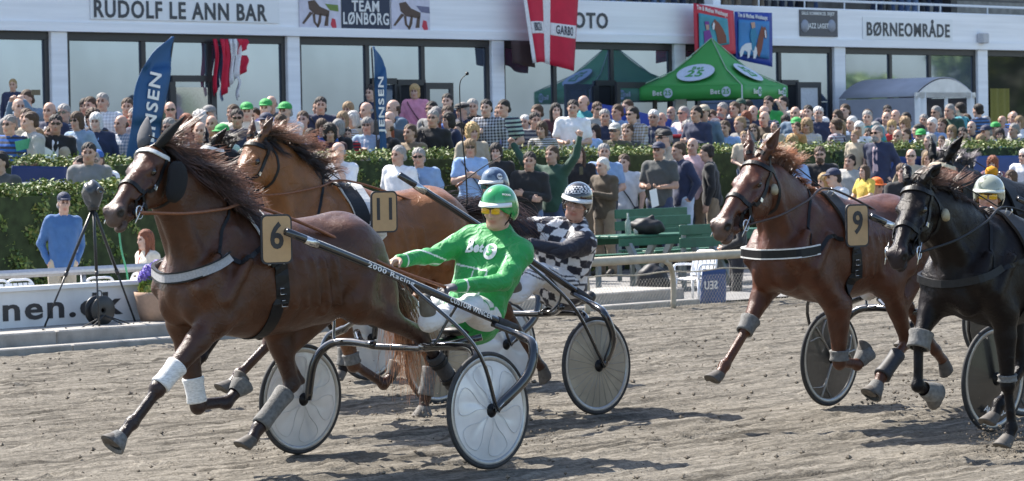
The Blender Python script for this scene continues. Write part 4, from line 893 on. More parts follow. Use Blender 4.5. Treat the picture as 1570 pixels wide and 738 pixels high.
def driver(fr, J, label, top_c, trs_c, skin, hm, trim, lens, pos_fn=None, glove=None, h=.0085, wears='long'):
    P = person_mesh(J, h=h, fine=True, sleeve='long', bld=1.13)
    V, Fc, C = P['body']
    g = {k: np.array(v, float) for k, v in J.items() if k[:2] in ('wr', 'el')}
    if glove is not None:
        for q in ('L', 'R'):
            d = unit(g['wr' + q] - g['el' + q]); mk = ((V - g['wr' + q]) @ d > -.03) & (np.linalg.norm(V - g['wr' + q] - d * .08, axis=1) < .16); C[mk] = np.array(glove[q]) / np.array(skin) if glove[q] is not None else C[mk]
    o = mesh('person', V, Fc, M_skin, None, smooth=True, vcol=C); o.location = tuple(fr[0]); o.rotation_euler = (0, 0, fr[3]); o.color = (*skin, 1); tag(o, label, 'driver', GD)
    V, Fc, _ = P['long']; C = top_c(V, J); mesh('silk_jacket', V, Fc, M_silk, o, smooth=True, world=False, vcol=C)
    V, Fc, _ = P['collar']; mesh('jacket_collar', V, Fc, M_silk, o, smooth=True, world=False, vcol=np.tile(top_c(V[:1], J), (len(V), 1)))
    V, Fc, _ = P['trousers']; mesh('trousers', V, Fc, M_silk, o, smooth=True, world=False, vcol=trs_c(V, J))
    for q in ('shoeL', 'shoeR'): V, Fc, _ = P[q]; c = mesh('boot', V, Fc, M_shoe, o, smooth=True, world=False); c.color = (.13, .12, .10, 1)
    hel = helmet(o, P['A'], P['M'], hm, trim); goggles(o, P['A'], P['M'], lens, M_blk)
    return o, P, bvh(P['long'][0], P['long'][1]), hel
def helm_mat(name, c1, c2, scale=9, rough=.12, checks=None):
    m = mat(name, c1, rough=rough, coat=1, noise=0); nt = m.node_tree; b = nt.nodes['Principled BSDF']; tc = nt.nodes.new('ShaderNodeTexCoord')
    tx = nt.nodes.new('ShaderNodeTexChecker' if checks else 'ShaderNodeTexNoise'); tx.inputs['Scale'].default_value = scale; nt.links.new(tc.outputs['Object'], tx.inputs['Vector'])
    mx = nt.nodes.new('ShaderNodeMix'); mx.data_type = 'RGBA'; mx.inputs[6].default_value = (*c1, 1); mx.inputs[7].default_value = (*c2, 1)
    if checks:
        nz = nt.nodes.new('ShaderNodeSeparateXYZ'); nt.links.new(tc.outputs['Object'], nz.inputs[0]); g1 = nt.nodes.new('ShaderNodeMapRange'); g1.inputs[1].default_value = checks[0]; g1.inputs[2].default_value = checks[0] + .004; nt.links.new(nz.outputs[2], g1.inputs[0])
        g2 = nt.nodes.new('ShaderNodeMapRange'); g2.inputs[1].default_value = checks[1] + .004; g2.inputs[2].default_value = checks[1]; nt.links.new(nz.outputs[2], g2.inputs[0])
        a = nt.nodes.new('ShaderNodeMath'); a.operation = 'MULTIPLY'; nt.links.new(g1.outputs[0], a.inputs[0]); nt.links.new(g2.outputs[0], a.inputs[1]); c = nt.nodes.new('ShaderNodeMath'); c.operation = 'MULTIPLY'; nt.links.new(a.outputs[0], c.inputs[0]); nt.links.new(tx.outputs[1], c.inputs[1]); nt.links.new(c.outputs[0], mx.inputs[0])
    else:
        mr = nt.nodes.new('ShaderNodeMapRange'); mr.inputs[1].default_value = .52; mr.inputs[2].default_value = .56; nt.links.new(tx.outputs[0], mr.inputs[0]); nt.links.new(mr.outputs[0], mx.inputs[0])
    nt.links.new(mx.outputs[2], b.inputs['Base Color']); return m
GRN, WHT, NVY = np.array((.012, .27, .055)), np.array((.72, .72, .72)), np.array((.012, .014, .028))
def seg_dist(V, a, b): a, b = np.array(a, float), np.array(b, float); d = b - a; t = np.clip(((V - a) @ d) / (d @ d), 0, 1); return np.linalg.norm(V - a - t[:, None] * d, axis=1), t
# green driver
j = lambda px, py, y: JL(f6, px, py, y)
J6 = dict(pel=(-.60, .12, .88), nk=j(768, 352, .18), hd=j(764, 322, .20), shL=j(800, 388, .38), shR=j(722, 366, .02), elL=j(772, 432, .44), elR=j(668, 392, -.02), wrL=j(702, 440, .40), wrR=j(612, 400, .02),
   hipL=(-.56, .23, .87), hipR=(-.56, .02, .87), knL=j(722, 470, .38), knR=j(700, 462, -.10), anL=j(660, 492, .42), anR=j(640, 480, -.30), ftL=V3(.07, .03, .13), ftR=V3(.09, -.03, .12),
   palmL=(-.3, -.2, -1), palmR=(-.2, .2, -1), curl=.85, fx=(.93, .32, -.12), fz=(.05, .08, 1))
def gtop(V, J):
    C = np.tile(GRN, (len(V), 1))
    for q in ('L', 'R'):
        for a, b in (('sh', 'el'), ('el', 'wr')):
            d, t = seg_dist(V, J[a + q], J[b + q]); e = unit(np.array(J[b + q]) - np.array(J[a + q])); s_ = unit(np.cross(e, (1, 0, .5)))
            r = (V - np.array(J[a + q])) @ s_; m = (d < .09) & (np.abs(r - .028 - .012 * np.sin(t * 9)) < .0035) & (t > .12) & (t < .9); C[m] = WHT
        d, t = seg_dist(V, J['el' + q], J['wr' + q]); m = (d < .08) & (np.abs(t - .86) < .016); C[m] = WHT
    nk, pl = np.array(J['nk']), np.array(J['pel']); up = unit(nk - pl); x = (V - pl) @ up; yy = V[:, 1] - (pl[1] + (nk[1] - pl[1]) * x / np.linalg.norm(nk - pl)); fr_ = V[:, 0] > (pl[0] + (nk[0] - pl[0]) * x / np.linalg.norm(nk - pl)) + .03
    m = fr_ & (np.abs(x - .25) < .0045) & (np.abs(yy) < .13); C[m] = WHT
    m = fr_ & (np.abs(np.abs(yy) - .13) < .0045) & (x < .25) & (x > .05); C[m] = WHT
    m = fr_ & (np.abs(yy - .035) < .0035) & (x < .25) & (x > .15); C[m] = WHT
    return C
def gtrs(V, J):
    C = np.tile(WHT * .93, (len(V), 1))
    for q in ('L', 'R'):
        d, t = seg_dist(V, J['hip' + q], J['kn' + q]); yo = V[:, 1] - (np.array(J['hip' + q])[1] * (1 - t) + np.array(J['kn' + q])[1] * t)
        m = (np.abs(V[:, 2] - (np.array(J['hip' + q])[2] * (1 - t) + np.array(J['kn' + q])[2] * t) - .03 - .02 * np.sin(t * 10)) < .009) & (t > .1) & (t < .98); C[m] = GRN
    return C
D6, P6, T6, hel6 = driver(f6, J6, 'driver in green racing silks, green helmet and yellow goggles behind horse 6', gtop, gtrs, (.50, .30, .22), helm_mat('green_shell', (.01, .25, .06), (.025, .36, .10), 12), mat('white_shell', (.75, .76, .75), rough=.15, coat=1, noise=0), M_gyel, glove=dict(L=(.09, .09, .10), R=(.50, .32, .24)))
def drape(o, tr, off=.004):
    """print laid on the cloth: every corner moved onto the surface"""
    vs = o.data.vertices; n = len(vs) // 2
    for i, v in enumerate(vs):
        q, no = snap(tr, v.co, off + (.002 if i < n else 0)); v.co = tuple(q)
def badge(root, tr, c, R, m1, s, m2, hh, nrm=None, name='badge'):
    q, no = snap(tr, c, .003); ux = unit(np.cross((0, 0, 1), no)); uy = np.cross(no, ux); mb = MB()
    mb.v and None
    rows = [[snap(tr, q + ux * R * r * math.cos(a) + uy * R * 1.05 * r * math.sin(a), .004)[0] for a in np.linspace(0, 2 * math.pi, 25)] for r in (.01, .5, 1)]
    mb.sheet(rows, .0); o = mb.build(name, m1, root, world=False)
    drape(text('badge_lettering', s, m2, q + no * .006, ux, uy, hh, o, bold=.09, world=False, ext=.002), tr, .008)
    return ux, uy, q, no
c6 = lerp(J6['nk'], J6['pel'], .26) + V3(.12, .10, 0); ux, uy, q, no = badge(D6, T6, c6, .052, M_decal, '5', cm('badge_green', (.02, .3, .08)), .065)
drape(text('chest_lettering', 'Bet', M_decal, q - ux * .112 + no * .004 + uy * .012, ux, uy, .055, D6, bold=.10, world=False, ext=.003), T6)
text('helmet_lettering', 'MODEL', M_decal, P6['A'](.05, .085, .105), P6['M'] @ unit((-.75, .6, -.15)) * -1 * -1, P6['M'] @ unit((-.2, -.3, 1)), .012, hel6, world=False)
# checks driver
j = lambda px, py, y: JL(f11, px, py, y)
J11 = dict(pel=(-.34, .15, .90), nk=j(886, 342, .26), hd=j(884, 312, .32), shL=j(898, 372, .44), shR=j(815, 350, .06), elL=j(862, 385, .42), elR=j(770, 352, .02), wrL=j(815, 374, .30), wrR=j(720, 360, .05),
   hipL=(-.30, .26, .90), hipR=(-.30, .05, .90), knL=(.08, .38, 1.0), knR=(.1, -.1, 1.02), anL=(.30, .40, .86), anR=(.32, -.35, .86), ftL=V3(.09, .03, .12), ftR=V3(.09, -.03, .12),
   palmL=(-.3, -.2, -1), palmR=(-.2, .2, -1), curl=.9, fx=(.72, .62, -.16), fz=(-.16, .16, 1))
def ctop(V, J):
    C = np.tile(NVY, (len(V), 1)); nk, pl = np.array(J['nk']), np.array(J['pel']); d, t = seg_dist(V, pl, nk); up = unit(nk - pl)
    x = (V - pl) @ up; s_ = unit(np.cross(up, (1, 0, 0))); yy = (V - pl) @ s_
    tor = np.ones(len(V), bool)
    for q in ('L', 'R'):
        da, ta = seg_dist(V, J['sh' + q], J['el' + q]); db, tb = seg_dist(V, J['el' + q], J['wr' + q]); tor &= ~((np.minimum(da, db) < .095) & ((ta > .02) | (db < .09)))
    ck = ((np.floor(x / .058) + np.floor((yy + .02) / .058)) % 2 == 0); m = tor & ck; C[m] = WHT
    return C
def ctrs(V, J):
    C = np.tile(WHT * .95, (len(V), 1))
    for q in ('L', 'R'):
        d, t = seg_dist(V, J['hip' + q], J['kn' + q]); zc = np.array(J['hip' + q])[2] * (1 - t) + np.array(J['kn' + q])[2] * t
        for o in (.0, .028): m = (np.abs(V[:, 2] - zc - o - .012 * np.sin(t * 8)) < .005) & (t < .98); C[m] = NVY
    return C
D11, P11, T11, hel11 = driver(f11, J11, 'driver in navy and white checked silks and black checkered helmet', ctop, ctrs, (.47, .27, .20), helm_mat('check_shell', (.012, .012, .014), (.6, .6, .6), 60, checks=(J11['hd'][2] + .07, J11['hd'][2] + .125)), M_white, M_gclr, glove=dict(L=(.02, .02, .02), R=(.02, .02, .02)))
# blue-helmet driver
j = lambda px, py, y: JL(fK, px, py, y)
JK = dict(pel=(-.5, .0, .88), nk=(-.62, .03, 1.40), hd=j(757, 286, .05), shL=(-.6, .22, 1.34), shR=(-.6, -.16, 1.34), elL=(-.3, .3, 1.15), elR=(-.3, -.25, 1.15), wrL=(.0, .2, 1.18), wrR=(.0, -.15, 1.18),
   hipL=(-.5, .1, .87), hipR=(-.5, -.1, .87), knL=(-.12, .3, 1.0), knR=(-.12, -.3, 1.0), anL=(.1, .4, .84), anR=(.1, -.4, .84), ftL=V3(.09, .03, .12), ftR=V3(.09, -.03, .12), palmL=(-.3, -.2, -1), palmR=(-.2, .2, -1), curl=.9, fx=(.95, .28, -.1), fz=(0, 0, 1))
wtop = lambda V, J: np.where(((np.floor(V[:, 2] / .03) % 6 == 0))[:, None], np.array((.08, .12, .3)), WHT * .9)
DK, PK, TK, helK = driver(fK, JK, 'driver in blue-grey helmet and white silks half hidden behind the green helmet', wtop, gtrs, (.48, .30, .24), helm_mat('blue_shell', (.03, .055, .11), (.10, .15, .22), 10), M_white, cm('teal_lens', (.02, .10, .09), rough=.1), h=.011)
badge(helK, bvh(*SDF().ell(PK['A'](-.012, 0, .045), (.129, .109, .113), M=PK['M']).mesh(.01)), PK['A'](.05, .10, .09), .026, M_decal, 'ZeDe', M_ink, .012)
# camouflage-helmet driver of number 9
j = lambda px, py, y: JL(f9, px, py, y)
J9 = dict(pel=(-.5, .12, .88), nk=j(1522, 328, .28), hd=j(1516, 302, .30), shL=j(1560, 352, .46), shR=j(1488, 352, .10), elL=(-.3, .5, 1.1), elR=(-.25, .02, 1.15), wrL=(.02, .3, 1.15), wrR=(.05, .0, 1.18),
   hipL=(-.5, .22, .87), hipR=(-.5, .02, .87), knL=(-.12, .36, 1.0), knR=(-.12, -.3, 1.0), anL=(.1, .4, .84), anR=(.1, -.4, .84), ftL=V3(.09, .03, .12), ftR=V3(.09, -.03, .12), palmL=(-.3, -.2, -1), palmR=(-.2, .2, -1), curl=.9, fx=(.80, .55, -.05), fz=(0, .05, 1))
def ytop(V, J):
    a = np.sin(V[:, 0] * 38 + 4 * V[:, 1]) + np.sin(V[:, 2] * 41 + 2) + np.sin(V[:, 1] * 33); C = np.where((a > .7)[:, None], np.array((.55, .42, .03)), np.array((.012, .014, .02))); C[a > 1.9] = (.6, .10, .03); return C
D9, P9, T9, hel9 = driver(f9, J9, 'driver in camouflage helmet and yellow goggles looking over the black horse', ytop, gtrs, (.50, .29, .22), helm_mat('camo_shell', (.30, .32, .25), (.09, .11, .06), 11, rough=.2), mat('pale_shell', (.5, .52, .44), rough=.2, coat=1), M_gyel)
# ---------------------------------------------------------------- reins and whips
def reins(hh, bits, fr, hands, m, r=.007):
    T = hh['T']
    for q, b in zip((1, -1), bits):
        ter = snap(hh['tree'], T(1.13, q * .09, 1.6), .06)[0]; hand = V3(*hands[0 if q > 0 else 1]); w_ = np.array(hh['root'].location)
        mid = lerp(b, ter, .5); 
        pts = [b + V3(0, 0, 0), lerp(b, ter, .35) + V3(0, q * .05, -.02), lerp(b, ter, .7) + V3(0, q * .04, -.01), ter, lerp(ter, hand, .35) + V3(0, 0, .02), lerp(ter, hand, .7) + V3(0, 0, -.02), hand]
        mb = MB(); mb.tube(catmull(pts, 6), r * 1.35, 6, flat=.8); mb.build('rein', m, hh['root'], world=False)
HL = lambda J, q: lerp(J['el' + q], J['wr' + q], 1.22)
reins(H6, bits6, f6, (HL(J6, 'L'), HL(J6, 'R')), M_brownl, .0095); reins(H11, bits11, f11, (HL(J11, 'L'), HL(J11, 'R')), M_brownl)
reins(H9, bits9, f9, (HL(J9, 'L'), HL(J9, 'R')), cm('dark_brown_leather', (.045, .022, .015), rough=.45)); reins(HB, bitsB, fB, ((.0, .3, 1.1), (.0, -.3, 1.1)), M_blk)
def whip(fr, pts, label, J, q):
    mb = MB(); P = catmull(pts, 8); mb.tube(P, list(np.linspace(.006, .0028, len(P))), 6); base = to_world(fr, pts[0]); o = empty('whip', tuple(fr[0]), fr[3], label, 'whip', 'driving whips'); mb.build('whip_stick', M_blk, o, world=False)
    mb = MB(); e = np.array(P[-1]); mb.lathe([(.001, -.016), (.012, -.008), (.013, .004), (.001, .014)], e, (1, 0, 0), 8); mb.build('whip_tip', M_blk, o, world=False)
    mb = MB(); mb.tube([P[0], P[2]], .011, 8); mb.build('whip_grip', M_brownl, o, world=False)
whip(f11, [HL(J11, 'R'), JL(f11, 716, 300, .05), JL(f11, 708, 200, .05), JL(f11, 705, 150, .05), JL(f11, 706, 125, .05), JL(f11, 716, 113, .06)], 'tall thin whip with hooked tip rising above the blue-helmeted driver', J11, 'R')
whip(fK, [JL(fK, 700, 286, .15), JL(fK, 734, 261, .12), JL(fK, 768, 240, .1)], 'short slanting whip in front of the man in the light blue polo', JK, 'L')
# ---------------------------------------------------------------- the place: everything behind the track runs along one direction
TD = V3(math.sin(rad(44)), math.cos(rad(44)), 0); ND = V3(TD[1], -TD[0], 0); ZU = V3(0, 0, 1)      # along the stand; out of it towards the track
BP = lambda u, c, z: TD * u + ND * c + ZU * z
def UC(px, py, c):                                   # (u, z) on the upright plane at offset c, for a photo position
    P = PL(px, py, ND * c, ND); return P @ TD, P[2]
BM = np.stack([TD, ND, ZU], 1)
CB = -41.6
def bbox(mb, u0, u1, c0, c1, z0, z1, mi=0, bev=0): mb.box(BP((u0 + u1) / 2, (c0 + c1) / 2, (z0 + z1) / 2), (abs(u1 - u0), abs(c1 - c0), abs(z1 - z0)), BM, mi, bev); return mb
def struct(name, mb, m, kind='structure'): return tag(mb.build(name, m), kind=kind)
# ---- ground
M_dirt = bpy.data.materials.new('harrowed_dirt'); M_dirt.use_nodes = True
nt = M_dirt.node_tree; L_ = nt.links; b = nt.nodes['Principled BSDF']; b.inputs['Roughness'].default_value = .95; b.inputs['Specular IOR Level'].default_value = .15
tc = _n(nt, 'ShaderNodeTexCoord'); mp = _n(nt, 'ShaderNodeMapping'); mp.inputs['Rotation'].default_value = (0, 0, -math.atan2(TD[1], TD[0])); L_.new(tc.outputs['Object'], mp.inputs[0])
mp2 = _n(nt, 'ShaderNodeMapping'); mp2.inputs['Scale'].default_value = (.35, 6.0, 1); L_.new(mp.outputs[0], mp2.inputs[0])
n1 = _n(nt, 'ShaderNodeTexNoise'); n1.inputs['Scale'].default_value = 1.6; n1.inputs['Detail'].default_value = 8; n1.inputs['Roughness'].default_value = .7; L_.new(mp2.outputs[0], n1.inputs['Vector'])
n2 = _n(nt, 'ShaderNodeTexNoise'); n2.inputs['Scale'].default_value = 26; n2.inputs['Detail'].default_value = 6; n2.inputs['Roughness'].default_value = .75; L_.new(tc.outputs['Object'], n2.inputs['Vector'])
r1 = _n(nt, 'ShaderNodeValToRGB'); r1.color_ramp.elements[0].position = .38; r1.color_ramp.elements[0].color = (.062, .056, .046, 1); r1.color_ramp.elements[1].position = .60; r1.color_ramp.elements[1].color = (.205, .19, .163, 1); L_.new(n1.outputs[0], r1.inputs[0])
r2 = _n(nt, 'ShaderNodeValToRGB'); r2.color_ramp.elements[0].position = .32; r2.color_ramp.elements[0].color = (.45, .43, .41, 1); r2.color_ramp.elements[1].position = .58; r2.color_ramp.elements[1].color = (1.08, 1.06, 1.03, 1); L_.new(n2.outputs[0], r2.inputs[0])
mm = _n(nt, 'ShaderNodeMix', data_type='RGBA', blend_type='MULTIPLY'); mm.inputs[0].default_value = 1; L_.new(r1.outputs[0], mm.inputs[6]); L_.new(r2.outputs[0], mm.inputs[7]); L_.new(mm.outputs[2], b.inputs['Base Color'])
n3 = _n(nt, 'ShaderNodeTexNoise'); n3.inputs['Scale'].default_value = 70; n3.inputs['Detail'].default_value = 4; L_.new(tc.outputs['Object'], n3.inputs['Vector']); bp = _n(nt, 'ShaderNodeBump'); bp.inputs['Strength'].default_value = .9; bp.inputs['Distance'].default_value = .012; L_.new(n3.outputs[0], bp.inputs['Height']); L_.new(bp.outputs[0], b.inputs['Normal'])
def vnoise(X, Y, seed):
    rs = np.random.RandomState(seed); T = rs.rand(256, 256); xi, yi = np.floor(X).astype(int), np.floor(Y).astype(int); fx, fy = X - xi, Y - yi; fx = fx * fx * (3 - 2 * fx); fy = fy * fy * (3 - 2 * fy)
    g = lambda a, b_: T[a % 256, b_ % 256]
    return g(xi, yi) * (1 - fx) * (1 - fy) + g(xi + 1, yi) * fx * (1 - fy) + g(xi, yi + 1) * (1 - fx) * fy + g(xi + 1, yi + 1) * fx * fy
us = np.arange(4.0, 34.0, .046); cs = np.arange(-23.85, -7.6, .032)
Ug, Cg = np.meshgrid(us, cs, indexing='ij')
Zg = (vnoise(Ug * .9, Cg * 5, 1) - .5) * .014 + (vnoise(Ug * 2.2, Cg * 15, 2) - .5) * .018 + (vnoise(Ug * 14, Cg * 28, 3) ** 2 - .3) * .017 + .009 * np.sin(Cg * 46 + 3 * vnoise(Ug * .7, Cg * 2, 5)) * vnoise(Ug * .8, Cg * 3, 6)
Zg += -.018 * np.clip(vnoise(Ug * 4, Cg * 4.5, 9) - .72, 0, 1) * 4
for k_ in range(11):                                 # wheel ruts and harrow lines left by earlier heats
    c_ = -22.6 + k_ * 1.25 + .5 * math.sin(k_ * 2.3); sl_ = .05 * math.sin(k_ * 1.7); d_ = Cg - (c_ + sl_ * (Ug - 18) + .08 * np.sin(Ug * .35 + k_)); Zg += -.017 * np.exp(-(d_ / .028) ** 2) + .008 * np.exp(-((np.abs(d_) - .055) / .025) ** 2)
rs_h = np.random.RandomState(8)
for k_ in range(520):                                # hoof prints
    u_, c_ = 5 + 28 * rs_h.rand(), -23.2 + 14.5 * rs_h.rand(); i0, j0 = int((u_ - 4) / .046), int((c_ + 23.85) / .032); sl_ = (slice(max(i0 - 5, 0), i0 + 6), slice(max(j0 - 6, 0), j0 + 7)); r2_ = np.sqrt(((Ug[sl_] - u_) / .075) ** 2 + ((Cg[sl_] - c_) / .06) ** 2); Zg[sl_] += -.022 * np.exp(-(r2_ / .8) ** 4) + .012 * np.exp(-((r2_ - 1.35) / .3) ** 2)
P_ = Ug[..., None] * TD + Cg[..., None] * ND; P_[..., 2] = Zg - .006
nu, nc = Ug.shape; I_ = np.arange(nu * nc).reshape(nu, nc); Fq = np.stack([I_[:-1, :-1], I_[1:, :-1], I_[1:, 1:], I_[:-1, 1:]], -1).reshape(-1, 4)[:, ::-1]
me = bpy.data.meshes.new('dirt_track'); me.vertices.add(nu * nc); me.vertices.foreach_set('co', P_.reshape(-1)); me.loops.add(Fq.size); me.loops.foreach_set('vertex_index', Fq.reshape(-1)); me.polygons.add(len(Fq)); me.polygons.foreach_set('loop_start', np.arange(len(Fq)) * 4); me.polygons.foreach_set('loop_total', np.full(len(Fq), 4)); me.polygons.foreach_set('use_smooth', np.ones(len(Fq), bool)); me.materials.append(M_dirt); me.update(calc_edges=True)
o = bpy.data.objects.new('dirt_track', me); COL.objects.link(o); tag(o, kind='structure')
mb = MB(); mb.add([(-900, -400, -.09), (900, -400, -.09), (900, 1500, -.09), (-900, 1500, -.09)], [(0, 1, 2, 3)]); struct('ground', mb, cm('far_ground', (.12, .13, .07), noise=.3, scale=.05))
M_asph = cm('worn_paving', (.19, .185, .18), rough=.9, noise=.2, scale=3, bump=.3, bscale=60)
mb = MB(); mb.add([BP(-60, -24.1, -.004), BP(120, -24.1, -.004), BP(120, -42, -.004), BP(-60, -42, -.004)], [(0, 1, 2, 3)]); struct('paved_apron', mb, M_asph)
rs = np.random.RandomState(5)
def clods(n, name, fn, smin=.006, smax=.024, m=None):
    v, f = [], []
    base = np.array([(1, 0, 0), (-1, 0, 0), (0, 1, 0), (0, -1, 0), (0, 0, 1), (0, 0, -1)], float); ff = [(0, 2, 4), (2, 1, 4), (1, 3, 4), (3, 0, 4), (2, 0, 5), (1, 2, 5), (3, 1, 5), (0, 3, 5)]
    for i in range(n):
        s_ = smin + (smax - smin) * rs.rand() ** 4; c = fn(); k = len(v)
        v += [tuple(c + q * s_ * (.6 + .7 * rs.rand()) * V3(1, 1, .7)) for q in base]; f += [tuple(a + k for a in t) for t in ff]
    return tag(mesh(name, v, f, m), kind='stuff')
M_clod = cm('dirt_clod', (.13, .11, .085), rough=1, noise=.4, scale=12)
def gp():
    u, c = 4 + 30 * rs.rand(), -23.6 + 15.5 * rs.rand(); return BP(u, c, .004)
clods(6500, 'dirt_clods', gp, m=M_clod)
def kick(P, n, sp): 
    return [P + rs.normal(size=3) * sp for _ in range(n)]
spots = []
for px, py, n, sp in ((1538, 688, 620, (.13, .13, .06)), (1345, 622, 160, (.12, .12, .06)), (1405, 618, 260, (.18, .18, .08)), (380, 700, 120, (.12, .12, .04)), (640, 650, 120, (.16, .16, .06)), (590, 600, 120, (.2, .2, .07)), (820, 690, 110, (.12, .12, .05)), (650, 640, 60, (.12, .12, .04)), (1560, 700, 120, (.15, .15, .03))):
    P = G(px, py); spots += [P + rs.normal(size=3) * np.array(sp) + V3(0, 0, abs(rs.normal()) * sp[2]) for _ in range(n)]
it = iter(spots); clods(len(spots), 'flying_dirt', lambda: next(it), smin=.003, smax=.015, m=M_clod)
# ---- kerb, white board, rail
M_conc = cm('old_concrete', (.30, .285, .26), rough=.9, noise=.22, scale=5, bump=.4, bscale=40)
M_concd = cm('dark_concrete', (.16, .145, .125), rough=.95, noise=.25, scale=6, bump=.4, bscale=40)
uE = UC(862, 480, -24.6)[0]; uS = UC(-200, 500, -24.6)[0]
kb = empty('concrete_kerb', tuple(BP(uE, -24.3, 0)), 0, 'long stepped concrete kerb along the track below the white board', 'kerb')
U_ = np.arange(uS, uE, 1.9)
for u in U_:
    mb = MB(); bbox(mb, u, u + 1.893, -23.92, -24.16, -.05, .055, bev=.012); mb.build('kerb_stone', M_conc, kb)
    mb = MB(); bbox(mb, u, u + 1.893, -24.165, -25.2, -.05, .185, bev=.015); mb.build('platform_slab', M_concd if False else M_conc, kb)
M_bwh = cm('white_board', (.70, .70, .69), rough=.6, noise=.08, scale=4); M_plas = cm('white_plastic', (.78, .79, .80), rough=.35, noise=.04)
bd = empty('lettered_board', tuple(BP(uE, -24.95, .18)), 0, 'low white advertising board lettered nen.dk behind the kerb', 'board')
mb = MB(); bbox(mb, uS, uE, -24.92, -25.0, .187, .555); mb.build('board_panel', M_bwh, bd); mb = MB(); bbox(mb, uS, uE, -24.88, -25.04, .557, .60); mb.build('board_cap', M_plas, bd)
a0, a1 = UC(4, 480, -24.92)[0], UC(188, 480, -24.92)[0]; text('lettering', 'nen.dk', M_ink, BP((a0 + a1) / 2, -24.917, .365), TD, ZU, .235, bd, bold=.05, width=a1 - a0)
M_rail = cm('rail_aluminium', (.42, .43, .45), rough=.4, metal=.7, noise=.1); M_railc = cm('cream_rail', (.40, .36, .28), rough=.6, noise=.15, scale=8)
rl = empty('steel_rail', tuple(BP(uE, -25.5, 0)), 0, 'smooth grey steel rail above the white board on the left', 'rail')
mb = MB(); bbox(mb, uS, UC(770, 470, -25.5)[0], -25.47, -25.56, .66, .745, bev=.03); mb.build('rail_bar', M_rail, rl)
for u in np.arange(uS + .7, UC(770, 470, -25.5)[0], 2.6): mb = MB(); mb.tube([BP(u, -25.53, 0), BP(u, -25.53, .67)], .03, 10); mb.build('post', M_rail, rl)
# right-hand rail with bent posts and wire mesh
cR = -23.4; u0, u1 = UC(800, 410, cR)[0], UC(1750, 370, cR)[0]
rr_ = empty('track_rail', tuple(BP(u0, cR, 0)), 0, 'cream track rail on bent posts with wire netting on the right', 'rail')
mb = MB(); mb.tube([BP(u0, cR, .60), BP(u1, cR, .60)], .052, 12); mb.build('rail_bar', M_railc, rr_)
for px in (915, 1047, 1180, 1313, 1446, 1579, 1712):
    u = UC(px, 430, cR)[0]; mb = MB(); mb.tube(catmull([BP(u - .35, cR + .03, .57), BP(u - .15, cR - .06, .50), BP(u, cR - .15, .32), BP(u + .02, cR - .17, 0)], 5), .033, 10); mb.build('bent_post', M_railc, rr_)
mb = MB(); mb.tube(catmull([BP(u0 + k * (u1 - u0) / 24, cR - .16, .42 + (.012 if k % 2 else -.012)) for k in range(25)], 3), .009, 6); mb.build('wire', M_railc, rr_)
mb = MB(); st_ = .055
for u in np.arange(u0, u1, st_):
    for s_ in (1, -1):
        a, b_ = BP(u, cR - .17, 0), BP(u + s_ * .30, cR - .17, .36); mb.tube([a, b_], .0014, 3, cap=False)
tag(mb.build('wire_netting', cm('wire_grey', (.30, .28, .24), rough=.6), rr_), kind='stuff')
for px0, px1 in ((720, 772), (785, 862)):
    a, c_ = UC(px0, 480, -26.4)[0], UC(px1, 480, -26.4)[0]; mb = MB(); bbox(mb, a, c_, -26.35, -26.7, 0, .26, bev=.02); o = mb.build('concrete_block', M_bwh); tag(o, 'whitish low concrete block %s behind the checked driver' % ('left one' if px0 == 720 else 'right one'), 'block', 'concrete blocks')
# ---- hedges
M_leaf = bpy.data.materials.new('hedge_leaf'); M_leaf.use_nodes = True; nt = M_leaf.node_tree; b = nt.nodes['Principled BSDF']; at = _n(nt, 'ShaderNodeAttribute', attribute_name='Col'); nt.links.new(at.outputs['Color'], b.inputs['Base Color']); b.inputs['Roughness'].default_value = .55
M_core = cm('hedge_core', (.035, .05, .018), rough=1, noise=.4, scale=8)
def leaves(name, P, N, size, cols, m, parent, jit=.7):
    n = len(P); v = np.zeros((n, 4, 3)); r = np.random.RandomState(11); a = r.normal(size=(n, 3)); nn = N + jit * r.normal(size=(n, 3)); nn /= np.linalg.norm(nn, axis=1)[:, None]; a -= (a * nn).sum(1)[:, None] * nn; a /= np.linalg.norm(a, axis=1)[:, None]; b_ = np.cross(nn, a); s_ = size * (.6 + .8 * r.rand(n))[:, None]
    v[:, 0] = P - a * s_; v[:, 1] = P - b_ * s_ * .55 + nn * s_ * .15; v[:, 2] = P + a * s_; v[:, 3] = P + b_ * s_ * .55 + nn * s_ * .15
    f = np.arange(n * 4).reshape(n, 4); c = np.repeat(cols[r.randint(len(cols), size=n)] * (.7 + .6 * r.rand(n))[:, None], 4, 0)
    return mesh(name, v.reshape(-1, 3), f, m, parent, vcol=c)
GC = np.array([(.10, .16, .03), (.13, .19, .035), (.18, .22, .05), (.22, .23, .06), (.07, .12, .028)])
